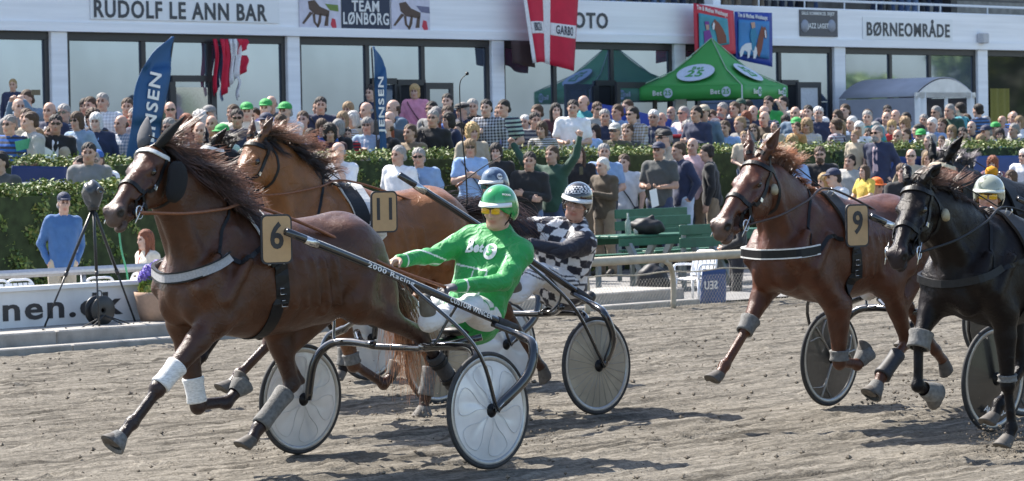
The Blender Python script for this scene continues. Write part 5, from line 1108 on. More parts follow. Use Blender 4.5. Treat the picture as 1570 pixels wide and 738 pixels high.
def hedge(u0, u1, c0, c1, z1, label, n, size=.028):
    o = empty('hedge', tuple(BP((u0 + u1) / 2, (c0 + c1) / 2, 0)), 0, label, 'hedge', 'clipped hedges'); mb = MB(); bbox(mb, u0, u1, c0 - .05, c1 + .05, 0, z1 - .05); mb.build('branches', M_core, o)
    r = np.random.RandomState(int(abs(u0) * 7) + 2); k = int(n * .68); P = np.zeros((n, 3)); N = np.zeros((n, 3)); u = u0 + (u1 - u0) * r.rand(n)
    z = z1 * r.rand(n) ** .8; cc = np.full(n, max(c0, c1)); bump = .09 * np.sin(u * 5 + z * 6) * np.sin(z * 9 + u * 2.3) + .05 * np.sin(u * 13 + 2 * np.sin(z * 7)) + .08 * r.rand(n) ** 2
    top = np.arange(n) >= k; z = np.where(top, z1 + .03 * np.sin(u * 6) + .02 * np.sin(u * 17) + .10 * r.rand(n) ** 3, z); cc = np.where(top, min(c0, c1) + abs(c1 - c0) * r.rand(n), cc + bump - .03)
    P = u[:, None] * TD + cc[:, None] * ND; P[:, 2] = z; N[:] = ND; N[top] = ZU
    leaves('leaves', P, N, size, GC, M_leaf, o); return o
hedge(UC(-120, 350, -28.8)[0], UC(300, 350, -28.8)[0], -29.5, -28.8, 1.50, 'near clipped hedge behind the man in the denim shirt', 26000)
hedge(UC(-150, 250, -31.9)[0], UC(1720, 230, -31.9)[0], -32.6, -31.9, 1.83, 'long clipped hedge in front of the main crowd', 52000, .03)
# terraces the crowd stands on
mb = MB()
TERR = [(-32.7, .25), (-33.6, .50), (-34.7, .72), (-35.9, .92), (-37.3, 1.1), (-38.9, 1.25)]
for i, (c, z) in enumerate(TERR):
    c2 = TERR[i + 1][0] if i + 1 < len(TERR) else CB; bbox(mb, -60, 120, c, c2, -.003 * i, z)
struct('terrace_steps', mb, M_conc)
terz = lambda c: max([0] + [z for cc, z in TERR if c < cc])
# ---------------------------------------------------------------- the stand building
M_wall = mat('white_painted_block', (.88, .88, .90), rough=.7, noise=.07, scale=1.2, bump=.25, bscale=9, stretch=(.3, .3, 9)); M_frame = cm('window_frame', (.035, .033, .034), rough=.45)
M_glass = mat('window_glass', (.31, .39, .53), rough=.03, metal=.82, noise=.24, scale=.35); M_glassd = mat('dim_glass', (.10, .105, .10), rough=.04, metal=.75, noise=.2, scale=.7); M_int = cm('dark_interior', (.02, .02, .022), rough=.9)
UBd = lambda px, py=100: UC(px, py, CB)
zf0 = UBd(450, 56)[1]; zf1 = UBd(1570, 24)[1]; uL, uR = UBd(-700)[0], UBd(1900)[0]
bl = empty('stand_building', tuple(BP(UBd(785)[0], CB, 0)), 0, 'long white grandstand building with tall dark-framed windows', 'building')
mb = MB(); bbox(mb, uL, uR, CB + .12, CB - 4, zf0, zf1, bev=.02); mb.build('fascia', M_wall, bl)
mb = MB(); bbox(mb, uL, uR, CB + .165, CB + .125, zf0 - .0, zf0 + .16); mb.build('fascia_ledge', M_wall, bl)
mb = MB(); bbox(mb, uL, uR, CB - 3.2, CB - 3.3, 0, zf0 - .01); mb.build('back_wall', cm('interior_wall', (.2, .2, .2)), bl)
cols_px = [(75, 100), (437, 456), (750, 769), (1030, 1047), (1275, 1292), (1495, 1510)]
for a, b_ in cols_px:
    ua, ub = UBd(a, 150)[0], UBd(b_, 150)[0]; mb = MB(); bbox(mb, ua, ub, CB + .10, CB - .45, .9, zf0 - .002, bev=.01); mb.build('column', M_wall, bl)
bays = [(-300, 75, [(-110, 0)], M_glass), (100, 437, [(220, 0), (321, 0)], M_glass), (456, 750, [(563, 0), (648, 0)], M_glass), (769, 1030, [(850, 0), (938, 0)], M_glass), (1047, 1275, [(1070, 0), (1195, 0)], M_glass), (1292, 1495, [(1365, 0), (1425, 0)], M_glass), (1510, 1760, [(1640, 0)], M_glassd)]
for a, b_, mul, mg in bays:
    ua, ub = UBd(a, 150)[0] + .004, UBd(b_, 150)[0] - .004; w_ = empty('window', tuple(BP((ua + ub) / 2, CB, 1.2))); w_.parent = bl; w_.location = tuple(np.array(w_.location) - np.array(bl.location))
    cs_ = [ua] + [UBd(m_, 150)[0] for m_, _ in mul] + [ub]
    mb = MB(); bbox(mb, ua, ub, CB + .03, CB - .07, zf0 - .14, zf0 - .004); mb.build('frame_head', M_frame, w_)
    for i in range(len(cs_) - 1):
        mb = MB(); bbox(mb, cs_[i] + .05, cs_[i + 1] - .05, CB - .01, CB - .03, 1.1, zf0 - .15); mb.build('pane', mg, w_)
    for i, u in enumerate(cs_): 
        e = .05 if 0 < i < len(cs_) - 1 else .045; uu = u + (.045 if i == 0 else -.045 if i == len(cs_) - 1 else 0); mb = MB(); bbox(mb, uu - e, uu + e, CB + .028, CB - .068, 1.1, zf0 - .143); mb.build('mullion', M_frame, w_)
def door(px0, px1, pyt, label_open, leafpx=None):
    u0_, z0_ = UBd(px0, pyt); u1_ = UBd(px1, pyt)[0]; d_ = empty('door'); d_.parent = bl
    mb = MB(); bbox(mb, u0_, u1_, CB + .05, CB + .01, z0_ - .05, z0_ + .06); mb.build('door_head', M_frame, d_)
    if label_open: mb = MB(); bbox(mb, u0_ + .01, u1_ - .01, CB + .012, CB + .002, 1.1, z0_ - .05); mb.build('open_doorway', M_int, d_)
    else: mb = MB(); bbox(mb, u0_ + .1, u1_ - .1, CB + .02, CB + .0, 1.1, z0_ - .15); mb.build('door_glass', cm('door_glass_pale', (.45, .48, .52), rough=.05, metal=.6), d_)
    for u in (u0_, u1_): mb = MB(); bbox(mb, u - .06, u + .06, CB + .055, CB + .012, 1.1, z0_ - .053); mb.build('door_post', M_frame, d_)
    if leafpx:
        a, zt = UC(leafpx[0], leafpx[2], CB + .7); c_ = UC(leafpx[1], leafpx[2], CB + .7)[0]
        mb = MB(); 
        for (x0, x1, y0, y1) in ((a, c_, zt - .12, zt), (a, a + .1, 1.1, zt - .121), (c_ - .1, c_, 1.1, zt - .121)): bbox(mb, x0, x1, CB + .72, CB + .66, y0, y1)
        mb.build('door_leaf', M_frame, d_); mb = MB(); bbox(mb, a + .1, c_ - .1, CB + .70, CB + .68, 1.1, zt - .12); mb.build('leaf_glass', M_glass if leafpx[3] else cm('frosted_panel', (.55, .57, .6), rough=.3), d_)
door(262, 325, 121, False); door(608, 650, 127, True, (652, 694, 127, 1)); door(912, 942, 128, True, (945, 1006, 126, 1)); door(568, 606, 125, False); door(1196, 1222, 127, True, (1222, 1258, 126, 0))
# yellow curtain behind the last window, small lamp box, canopy strip
ua, ub = UC(1515, 120, CB + .02)[0], UC(1545, 120, CB + .02)[0]; mb = MB()
g = [[BP(u, CB + .05 + .03 * math.sin(u * 22), z) for u in np.linspace(ua, ub, 24)] for z in (1.2, zf0 - .9)]; mb.sheet(g, .01); mb.build('curtain', cm('mustard_curtain', (.22, .19, .04), rough=.9), bl)
u, z = UC(1506, 59, CB + .2); o = MB(); bbox(o, u - .12, u + .12, CB + .13, CB + .32, z - .12, z + .12, bev=.02); tag(o.build('wall_lamp', cm('lamp_grey', (.5, .5, .52))), 'small square grey lamp on the fascia right of the last column', 'lamp')
# upper stand behind the parapet
M_seat2 = cm('stand_seats', (.16, .15, .15), rough=.8, noise=.2, scale=3); mb = MB()
for k in range(9): bbox(mb, uL, uR, CB - .9 - k * .8, CB - 1.7 - k * .8, zf1 - .6, zf1 - .35 + k * .42)
mb.build('upper_tiers', M_conc, bl)
for k in range(1, 8):
    mb = MB(); bbox(mb, uL, uR, CB - 1.25 - k * .8, CB - 1.6 - k * .8, zf1 - .32 + k * .42 + .004, zf1 - .27 + k * .42); mb.build('bench_row', M_seat2, bl)
mb = MB(); bbox(mb, uL, uR, CB - .45, CB - 13, zf1 + 3.4, zf1 + 3.7); bbox(mb, uL, uR, CB - 12.6, CB - 13, 0, zf1 + 3.39); mb.build('stand_roof', M_wall, bl)
mb = MB(); mb.tube([BP(UBd(1175)[0], CB - .3, zf1 + .20), BP(uR, CB - .3, zf1 + .20)], .03, 8); mb.build('handrail', M_plas, bl)
for px in (1180, 1250, 1311, 1360, 1425, 1458, 1530): u = UBd(px, 15)[0]; mb = MB(); mb.tube([BP(u, CB - .3, zf1 - .01), BP(u, CB - .3, zf1 + .20)], .02, 6); mb.build('rail_post', M_plas, bl)
for px in (1127, 1270, 1490): u = UBd(px, 10)[0]; mb = MB(); bbox(mb, u - .12, u + .12, CB - .5, CB - .75, zf1 - .1, zf1 + 3.39); mb.build('roof_pillar', M_frame if px > 1200 else M_wall, bl)
# ---- signs on the fascia
CF = CB + .125
def fsign(name, px0, py0, px1, py1, m, label, cat, c=CF, th=.03, group=None, zt=None):
    ua, za = UC(px0, py0, c); ub, zb = UC(px1, py1, c); u_m = (ua + ub) / 2; o = empty(name, tuple(BP(u_m, c, zb)), 0, label, cat, group)
    mb = MB(); bbox(mb, ua, ub, c + .003, c + th, min(za, zb) if zt is None else min(za, zb), max(za, zb) if zt is None else zt); mb.build('panel', m, o); return o, ua, ub, min(za, zb), max(za, zb)
M_signw = cm('sign_white', (.80, .81, .83), rough=.4, noise=.02); M_slate = cm('slate_ink', (.05, .055, .065), rough=.5, noise=0)
def btext(o, s, m, px0, px1, pyc, h, c, name='lettering', bold=.04):
    ua, z = UC(px0, pyc, c); ub = UC(px1, pyc, c)[0]; return text(name, s, m, BP((ua + ub) / 2, c, z), TD, ZU, h, o, bold=bold, width=ub - ua, ext=.008)
o, *_ = fsign('bar_sign', 137, -12, 427, 36, M_signw, 'long white sign reading RUDOLF LE ANN BAR above the left windows', 'sign', zt=zf1 - .05); btext(o, 'RUDOLF LE ANN BAR', M_slate, 144, 409, 14.5, .30, CF + .034, bold=.05)
o = empty('foto_sign', tuple(BP(UBd(905)[0], CF, zf0 + .5)), 0, 'dark FOTO lettering partly behind the hanging red flag', 'sign'); btext(o, 'FOTO', M_slate, 868, 932, 32, .31, CF + .004, bold=.05)
o, *_ = fsign('children_sign', 1322, 26, 1460, 63, M_signw, 'white sign reading BØRNEOMRÅDE on the right of the fascia', 'sign', th=.012); btext(o, 'BØRNEOMRÅDE', M_slate, 1329, 1456, 45.5, .30, CF + .017, bold=.05)
# ---- team banner with two pictures of a trotter
M_pic = cm('photo_print_pale', (.62, .60, .70), rough=.6, noise=.12, scale=6); M_navyb = cm('banner_navy', (.025, .035, .07), rough=.6)
o = empty('team_banner', tuple(BP(UC(560, 30, CF)[0], CF, zf0 + .1)), 0, 'banner reading TEAM LØNBORG between two pictures of a trotting horse', 'banner')
def seg(px0, py0, px1, py1, c, m, name, parent, th=.01, zt=None):
    ua, za = UC(px0, py0, c); ub, zb = UC(px1, py1, c); mb = MB(); bbox(mb, ua, ub, c, c + th, zb, za if zt is None else zt); return mb.build(name, m, parent), (ua, ub, zb, za)
zt_ = UC(560, -14, CF)[1]
for a, b_ in ((458, 522), (599, 659)): seg(a, -14, b_, 51 if a < 500 else 53, CF + .01, M_pic, 'picture', o, zt=zt_)
seg(523, -14, 598, 51, CF + .01, M_navyb, 'name_panel', o, zt=zt_); btext(o, 'TEAM', M_decal, 539, 581, 10, .20, CF + .024, bold=.06); btext(o, 'LØNBORG', M_decal, 526, 596, 29, .22, CF + .024, bold=.05)
M_pbr, M_pred, M_pgr, M_pgry = cm('print_brown', (.10, .06, .045)), cm('print_red', (.55, .04, .07)), cm('print_green', (.16, .24, .05)), cm('print_grey', (.16, .16, .26))
def blob(pts, m, c, parent, name='printed_shape', th=.004):
    q = [UC(x, y, c) for x, y in pts]; mb = MB(); mb.prism([(u, z) for u, z in reversed(q)], BP(0, c, 0), TD, ZU, th); mb.build(name, m, parent)
for dx, dy in ((0, 0), (140, 3)):
    c = CF + .022
    blob([(472 + dx, 2 + dy), (482 + dx, 0 + dy), (490 + dx, 10 + dy), (505 + dx, 17 + dy), (504 + dx, 26 + dy), (482 + dx, 22 + dy), (474 + dx, 14 + dy)], M_pbr, c, o)
    for leg in ([(475, 18), (480, 20), (466, 37), (463, 36)], [(479, 21), (483, 22), (484, 34), (489, 40), (486, 41), (481, 35)], [(490, 20), (493, 22), (492, 34), (488, 43), (486, 42)], [(500, 22), (504, 22), (503, 40), (497, 40)]): blob([(x + dx, y + dy) for x, y in leg], M_pbr, c, o)
    blob([(509 + dx, 28 + dy), (514 + dx, 30 + dy), (516 + dx, 42 + dy), (512 + dx, 47 + dy), (507 + dx, 38 + dy)], M_pred, c, o); blob([(498 + dx, 6 + dy), (518 + dx, 8 + dy), (519 + dx, 18 + dy), (506 + dx, 16 + dy)], M_pgr if dx == 0 else M_pgry, c, o)
# ---- small club sign
o, ua, ub, z0_, z1_ = fsign('club_sign', 1225, 15, 1283, 57, cm('club_grey', (.10, .10, .11), rough=.6), 'small dark banner lettered JAZZ LAGET beside the posters', 'banner'); btext(o, 'SALG KOMMERCEL SKJET', M_decal, 1229, 1279, 20.5, .07, CF + .034); btext(o, 'JAZZ LAGET', M_decal, 1238, 1270, 40, .11, CF + .034)
for px in (1234, 1275): u, z = UC(px, 40, CF + .034); mb = MB(); mb.lathe([(.001, 0), (.14, 0), (.14, .006), (.001, .008)], BP(u, CF + .034, z), ND, 20); mb.build('round_emblem', cm('emblem_grey', (.30, .32, .38)), o)
# ---- red poster and blue poster
M_pr, M_pb_, M_sky1, M_sky2 = cm('poster_red', (.55, .02, .05), rough=.5, noise=.05), cm('poster_blue', (.01, .045, .32), rough=.5, noise=.05), cm('print_teal', (.05, .28, .36), noise=.3, scale=2), cm('print_azure', (.04, .20, .46), noise=.25, scale=2)
M_chest, M_purp = cm('print_chestnut', (.20, .055, .03)), cm('print_purple', (.18, .03, .25))
CP = CB + .5
def quad4(name, pts, c, m, parent, th=.012, n=10, wav=.02):
    q = [UC(x, y, c) for x, y in pts]; g = []                                   # top-left, top-right, bottom-right, bottom-left
    for s_ in np.linspace(0, 1, n):
        r_ = []
        for t_ in np.linspace(0, 1, n):
            top = lerp(q[0], q[1], t_); bot = lerp(q[3], q[2], t_); p = lerp(top, bot, s_); r_.append(BP(p[0], c + wav * math.sin(t_ * 7 + s_ * 2) * s_, p[1]))
        g.append(r_)
    mb = MB(); mb.sheet(g, th); return mb.build(name, m, parent)
o = empty('red_poster', tuple(BP(UC(1095, 80, CP)[0], CP, 3)), 0, 'red poster of a rider holding a chestnut horse, behind the green tent peak', 'poster')
quad4('poster_cloth', [(1063, 5), (1124, 17), (1127, 82), (1064, 95)], CP, M_pr, o); quad4('picture', [(1071, 20), (1115, 29), (1118, 68), (1072, 76)], CP + .05, M_sky1, o, wav=0)
a, z = UC(1092, 17, CP + .05); text('lettering', 'Tim & Mathea Weishaupt', M_decal, BP(a, CP + .05, z), unit(TD - ZU * .14), ZU, .09, o, bold=.05, width=1.0)
blob([(1093, 44), (1091, 38), (1094, 33), (1096, 29), (1098, 32), (1102, 35), (1108, 44), (1113, 55), (1114, 66), (1101, 68), (1099, 56), (1097, 47)], M_chest, CP + .07, o); blob([(1092, 40), (1094, 34), (1096, 37), (1095, 45), (1093, 46)], cm('print_white', (.7, .7, .72)), CP + .078, o); blob([(1079, 48), (1088, 46), (1092, 58), (1089, 70), (1080, 70)], M_purp, CP + .07, o); blob([(1080, 33), (1087, 33), (1088, 43), (1082, 45)], M_purp, CP + .07, o)
blob([(1082, 38), (1087, 38), (1087, 46), (1083, 46)], cm('print_skin', (.5, .3, .22)), CP + .077, o)
o = empty('blue_poster', tuple(BP(UC(1155, 80, CP)[0], CP, 3)), 0, 'blue poster of a rider in blue on a chestnut and white horse', 'poster')
quad4('poster_cloth', [(1126, 18), (1183, 20), (1183, 103), (1127, 90)], CP - .06, M_pb_, o); quad4('picture', [(1132, 30), (1179, 33), (1179, 91), (1132, 82)], CP - .01, M_sky2, o, wav=0)
a, z = UC(1154, 25.5, CP + .0); text('lettering', 'Tim & Mathea Weishaupt', M_decal, BP(a, CP, z), unit(TD - ZU * .05), ZU, .09, o, bold=.05, width=.98)
blob([(1160, 70), (1163, 56), (1166, 46), (1168, 40), (1170, 43), (1173, 41), (1175, 47), (1176, 56), (1174, 60), (1171, 56), (1170, 64), (1168, 76), (1164, 88), (1160, 82)], M_chest, CP + .01, o); blob([(1172, 46), (1174, 47), (1175, 58), (1173, 58)], cm('print_white', (.7, .7, .72)), CP + .02, o); blob([(1134, 80), (1137, 72), (1143, 67), (1150, 66), (1156, 67), (1160, 74), (1161, 82), (1158, 90), (1155, 90), (1155, 80), (1151, 76), (1149, 88), (1146, 90), (1146, 80), (1141, 77), (1138, 86), (1135, 88)], cm('print_white', (.7, .7, .72)), CP + .014, o); blob([(1151, 46), (1154, 43), (1158, 44), (1160, 52), (1163, 58), (1158, 60), (1159, 68), (1156, 78), (1153, 78), (1152, 66), (1150, 56)], cm('print_blue', (.02, .2, .35)), CP + .018, o); blob([(1151, 35), (1157, 34), (1158, 42), (1153, 44)], cm('print_skin', (.5, .3, .22)), CP + .018, o)
# ---- the hanging flag and the dark cloth beside it
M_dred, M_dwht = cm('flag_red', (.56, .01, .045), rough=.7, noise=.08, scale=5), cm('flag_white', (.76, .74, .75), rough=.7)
o = empty('hanging_flag', tuple(BP(UC(845, 100, CP)[0], CP + .1, 3)), 0, 'red flag with white cross lettered IBIZA GARBO hanging from the stand', 'flag')
C1 = CP + .12; fl = [UC(x, y, C1) for x, y in ((798, -30), (888, -30), (880, 106), (814, 97))]
def fp(s_, t_, off=0):
    p = lerp(lerp(fl[0], fl[1], t_), lerp(fl[3], fl[2], t_), s_); return BP(p[0], C1 + off + .09 * s_ * math.sin(t_ * 9 + .5), p[1] + .05 * s_ * math.sin(t_ * 5))
def patch(name, s0, s1, t0, t1, m, off=0): mb = MB(); mb.sheet([[fp(s_, t_, off) for t_ in np.linspace(t0, t1, 14)] for s_ in np.linspace(s0, s1, 14)], .006); mb.build(name, m, o)
patch('flag_cloth', 0, 1, .06, 1, M_dred); patch('white_cross', 0, 1, .36, .50, M_dwht, .006); patch('white_cross', .50, .645, .06, .355, M_dwht, .006); patch('white_cross', .50, .645, .505, .98, M_dwht, .006); patch('white_hem', 0, 1, .0, .055, M_dwht, .004)
M_txt = cm('flag_ink', (.04, .04, .06))
for s_, t_, w_, tx in ((.57, .205, .31, 'IBIZA'), (.575, .745, .50, 'GARBO')):
    tt = text('lettering', tx, M_txt, (0, 0, 0), (1, 0, 0), (0, 0, 1), .17, None, bold=.05, width=w_); Mi = np.array(local_inv(o)); wd_ = fl[1][0] - fl[0][0]; ht_ = fl[0][1] - fl[2][1]
    for i, v in enumerate(tt.data.vertices): q_ = fp(s_ - v.co[2] / ht_, t_ + v.co[0] / wd_, .016 + (.004 if i < len(tt.data.vertices) // 2 else 0)); v.co = tuple(Mi[:3, :3] @ q_ + Mi[:3, 3])
    tt.parent = o
mb = MB(); q = [UC(x, y, C1 - .14) for x, y in ((783, 63), (815, 63), (818, 104), (786, 97))]; mb.sheet([[BP(*(lambda p: (p[0], C1 - .14 + .04 * math.sin(t_ * 8), p[1]))(lerp(lerp(q[0], q[1], t_), lerp(q[3], q[2], t_), s_))) for t_ in np.linspace(0, 1, 10)] for s_ in np.linspace(0, 1, 6)], .01); tag(mb.build('dark_cloth', cm('brown_cloth', (.06, .035, .035), rough=.9)), 'dark brown cloth hanging left of the red cross flag', 'cloth')
# reflection of a red and white flag, put in as cloth at the glass
o = empty('flag_reflection', tuple(BP(UC(350, 100, CB + .3)[0], CB + .3, 2)), 0, 'red and white cloth standing in for a flag reflection in the left window', 'flag'); r = random.Random(3)
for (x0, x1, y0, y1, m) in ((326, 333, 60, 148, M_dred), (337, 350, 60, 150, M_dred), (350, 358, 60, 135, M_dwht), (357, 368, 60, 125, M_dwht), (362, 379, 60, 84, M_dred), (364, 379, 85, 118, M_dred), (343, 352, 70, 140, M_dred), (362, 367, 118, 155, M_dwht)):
    cc = CB + .12 + .10 * r.random(); q = [UC(x, y, cc) for x, y in ((x0, y0), (x1, y0), (x1 - 1, y1 - 9), (x0 + 3, y1))]; mb = MB(); mb.sheet([[(lambda p: BP(p[0] + .03 * math.sin(s_ * 6), cc + .04 * math.sin(t_ * 6 + s_ * 3), p[1]))(lerp(lerp(q[0], q[1], t_), lerp(q[3], q[2], t_), s_)) for t_ in np.linspace(0, 1, 7)] for s_ in np.linspace(0, 1, 8)], .004); mb.build('reflection_strip', m, o)
# ---- feather flags
M_fblue = cm('feather_blue', (.012, .075, .20), rough=.6, noise=.06, scale=4)
def feather(pts_l, pts_r, pole, c, label, letters):
    o = empty('feather_flag', tuple(BP(UC(pole[0][0], pole[0][1], c)[0], c, terz(c))), 0, label, 'flag', 'tall blue feather flags'); g = []
    L1, L2 = catmull([V3(*p, 0) for p in pts_l], 4), catmull([V3(*p, 0) for p in pts_r], 4); n = 24
    for i in range(n):
        a, b_ = L1[int(i * (len(L1) - 1) / (n - 1))], L2[int(i * (len(L2) - 1) / (n - 1))]; row = []
        for t_ in np.linspace(0, 1, 8): p = lerp(a, b_, t_); u, z = UC(p[0], p[1], c); row.append(BP(u, c + .05 * math.sin(t_ * 3 + i * .5) * .5, z))
        g.append(row)
    mb = MB(); mb.sheet(g, .006); mb.build('flag_cloth', M_fblue, o)
    mb = MB(); mb.tube([BP(*((lambda q: (q[0], c - .02, q[1]))(UC(x, y, c)))) for x, y in catmull([V3(*p) for p in pole], 4)], .014, 6); mb.build('pole', M_frame, o)
    (xa, ya), (xb, yb), s_, h = letters; ua, za = UC(xa, ya, c + .04); ub, zb = UC(xb, yb, c + .04); A_, B_ = BP(ua, c + .04, za), BP(ub, c + .04, zb); ux = unit(B_ - A_); uy = unit(np.cross(ND, ux)); text('lettering', s_, M_decal, (A_ + B_) / 2, ux, uy, h, o, bold=.04, width=np.linalg.norm(B_ - A_), ext=.006)
feather([(262, 57), (232, 82), (210, 130), (202, 175), (196, 225), (192, 262)], [(268, 57), (264, 85), (258, 125), (250, 175), (244, 225), (240, 262)], [(192 + 46, 300), (246, 215), (258, 125), (265, 75), (268, 57)], -32.75, 'big blue feather flag lettered JENSEN at the left', ((226, 232), (240, 112), 'JENSEN', .20))
feather([(571, 72), (573, 110), (576, 150), (580, 200), (581, 240), (582, 258)], [(573, 72), (587, 90), (591, 120), (592, 165), (592, 210), (592, 258)], [(582, 262), (577, 180), (573, 110), (571, 72)], -32.75, 'narrow blue feather flag seen nearly edge-on in the middle', ((586, 205), (584, 118), 'JENSEN', .11))
# ---- blue banners on the hedge
M_bban = cm('banner_blue', (.012, .03, .12), rough=.7, noise=.08, scale=3)
o = empty('hedge_banner', tuple(BP(UC(60, 280, -31.4)[0], -31.4, 1)), 0, 'dark blue banner lettered JENSEN over the hedge at the left', 'banner'); quad4('banner_cloth', [(18, 254), (102, 256), (108, 300), (14, 302)], -31.4, M_bban, o, wav=.03)
a, z = UC(62, 291, -31.34); text('lettering', 'JENSEN', M_decal, BP(a, -31.33, z), TD, ZU, .13, o, bold=.05, width=1.0)
mb = MB(); ua, za = UC(20, 281, -31.36); ub, zb = UC(104, 281, -31.36); bbox(mb, ua, ub, -31.36, -31.355, za - .01, za + .01); mb.build('white_line', M_decal, o)
o = quad4('fence_cover', [(1318, 241), (1640, 238), (1640, 330), (1300, 330)], -31.3, cm('cover_blue', (.01, .045, .19), rough=.6, noise=.1, scale=3), None, n=24, wav=.06); tag(o, 'plain blue fabric cover hung along the hedge on the right', 'cover')
# ---- green event tents
M_tent = cm('tent_green', (.045, .30, .06), rough=.6, noise=.05, scale=3); M_tsteel = cm('tent_steel', (.6, .6, .62), rough=.4)
def tent(Cn, d1, d2, s1, s2, ze, zp, label, logos=True, group='green canopy tents'):
    o = empty('canopy_tent', tuple(Cn), 0, label, 'tent', group); A_ = np.array(Cn); Bq = A_ + d1 * s1; Dq = A_ + d2 * s2; Cc = Bq + d2 * s2; pk = (A_ + Cc) / 2 + ZU * zp; cr = [A_ + ZU * ze, Dq + ZU * ze, Cc + ZU * ze, Bq + ZU * ze]
    nr = []
    for i in range(4):
        a, b_ = cr[i], cr[(i + 1) % 4]; g = []
        for s_ in np.linspace(0, 1, 9):
            row = []
            for t_ in np.linspace(0, 1, 9): q_ = lerp(lerp(a, b_, t_), pk * 1.0, s_); q_ = q_ - ZU * .16 * (zp - ze) * math.sin(math.pi * s_) * (1); row.append(q_)
            g.append(row)
        mb = MB(); mb.sheet(g, -.004); mb.build('roof_panel', M_tent, o)
        mb = MB(); w_ = unit(b_ - a); nn = unit(np.cross(w_, ZU)); mb.sheet([[lerp(a, b_, t_) - ZU * (.26 * s_) + nn * (.01 * math.sin(t_ * 20) + .012) for t_ in np.linspace(0, 1, 16)] for s_ in (1, 0)], .004); mb.build('valance', M_tent, o); nr.append((a, b_, nn))
        mb = MB(); mb.tube([a - ZU * ze + ZU * (Cn[2] * 0), a], .02, 6); mb.build('tent_leg', M_tsteel, o)
        mb = MB(); mb.tube([a, lerp(a, pk, .5) - ZU * .16 * (zp - ze), pk], .012, 5); mb.build('seam', cm('seam_pale', (.35, .5, .36)), o)
    if logos:
        for i in (3, 0):
            a, b_, nn = nr[i]; m_ = lerp(a, b_, .5); w_ = unit(b_ - a); up_ = unit(pk - ZU * .25 - m_); no_ = unit(np.cross(w_, up_)); c_ = lerp(m_, pk, .34) - ZU * .125 * (zp - ze) + no_ * .07
            mb = MB(); mb.prism([(.40 * math.cos(q_), .33 * math.sin(q_)) for q_ in np.linspace(0, 2 * math.pi, 28, endpoint=False)], c_, w_, up_, .01); lg = mb.build('round_logo', cm('logo_pale', (.55, .62, .72)), o)
            text('logo_lettering', 'Bet', M_tent, c_ + no_ * .012 + up_ * .16, w_, up_, .12, lg, bold=.04); text('logo_lettering', '25', M_tent, c_ + no_ * .012 - up_ * .06, w_, up_, .25, lg, bold=.06)
            for t_ in ((.25, .8) if i == 3 else (.3, .85)):
                c_ = lerp(a, b_, t_) - ZU * .13 + nn * .035; mb = MB(); mb.prism([(.10 * math.cos(q_) + .14, .10 * math.sin(q_)) for q_ in np.linspace(0, 2 * math.pi, 18, endpoint=False)], c_, w_, ZU, .004); lg = mb.build('small_logo', cm('logo_pale', (.55, .62, .72)), o)
                text('logo_lettering', '25', M_tent, c_ + w_ * .14 + nn * .008, w_, ZU, .10, lg, bold=.04); text('logo_lettering', 'Bet', M_decal, c_ - w_ * .09 + nn * .008, w_, ZU, .10, lg, bold=.04)
    return o
th = rad(27); D1 = V3(-math.cos(th), math.sin(th), 0); D2 = V3(math.sin(th), math.cos(th), 0); c0 = W(1137, 130, 60.6); zc = .9; ze = c0[2] - zc; pkz = 1.87 + (227 - 57) / (F_PX / 61.7) - zc
Cn = V3(c0[0], c0[1], zc); tent(Cn, D1, D2, 2.3, 2.4, ze, pkz, 'bright green canopy tent with round Bet 25 logos under the posters')
# ---- grey stall tent
M_stall = cm('stall_grey', (.36, .37, .42), rough=.7, noise=.08, scale=3, bump=.3, bscale=5); M_stallw = cm('stall_white', (.68, .68, .66), rough=.6, noise=.1, scale=4)
cs0 = -38.6; ua, zt = UC(1402, 150, cs0); ub = UC(1494, 150, cs0)[0]; zt2 = UC(1448, 121, cs0)[1]; o = empty('stall_tent', tuple(BP(ua, cs0, 1)), 0, 'grey awning tent with curved roof and open white front', 'tent')
dp = 2.0; arc = [(ua + (ub - ua) * t_, zt + (zt2 - zt) * math.sin(math.pi * t_) ** .8) for t_ in np.linspace(0, 1, 13)]
mb = MB(); mb.sheet([[BP(u, cs0 - dp * s_, z + .02) for u, z in arc] for s_ in (1, .5, 0)], .02); mb.build('roof', M_stall, o)
mb = MB(); bbox(mb, ua, ua + .02, cs0, cs0 - dp, 1.0, zt); mb.build('side_wall', M_stall, o); mb = MB(); bbox(mb, ua - .012, ua - .002, cs0 - .5, cs0 - .75, 1.2, zt - .4); mb.build('side_window', M_stallw, o); mb = MB(); bbox(mb, ua - .012, ua - .002, cs0 - 1.5, cs0 - 1.2, 1.3, zt - .45); mb.build('orange_notice', cm('notice_orange', (.35, .16, .05)), o)
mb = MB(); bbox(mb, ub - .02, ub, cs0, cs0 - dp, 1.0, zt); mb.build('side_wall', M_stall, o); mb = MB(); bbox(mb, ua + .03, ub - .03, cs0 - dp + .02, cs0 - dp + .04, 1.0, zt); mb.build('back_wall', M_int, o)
zo = UC(1448, 142, cs0)[1]; mb = MB(); q = [(ua, zt)] + arc[1:-1] + [(ub, zt), (ub, zo), (ua, zo)]; mb.prism(list(reversed(q)), BP(0, cs0 + .01, 0), TD, ZU, .02); mb.build('front_valance', M_stallw, o)
for a, b_ in ((1402, 1420), (1448, 1452), (1482, 1494)): x0, x1 = UC(a, 180, cs0)[0], UC(b_, 180, cs0)[0]; mb = MB(); g = [[BP(u, cs0 + .02 + .015 * math.sin(u * 30), z) for u in np.linspace(x0, x1, 8)] for z in (1.0, zo - .002)]; mb.sheet(g, .01); mb.build('front_flap', M_stallw, o)
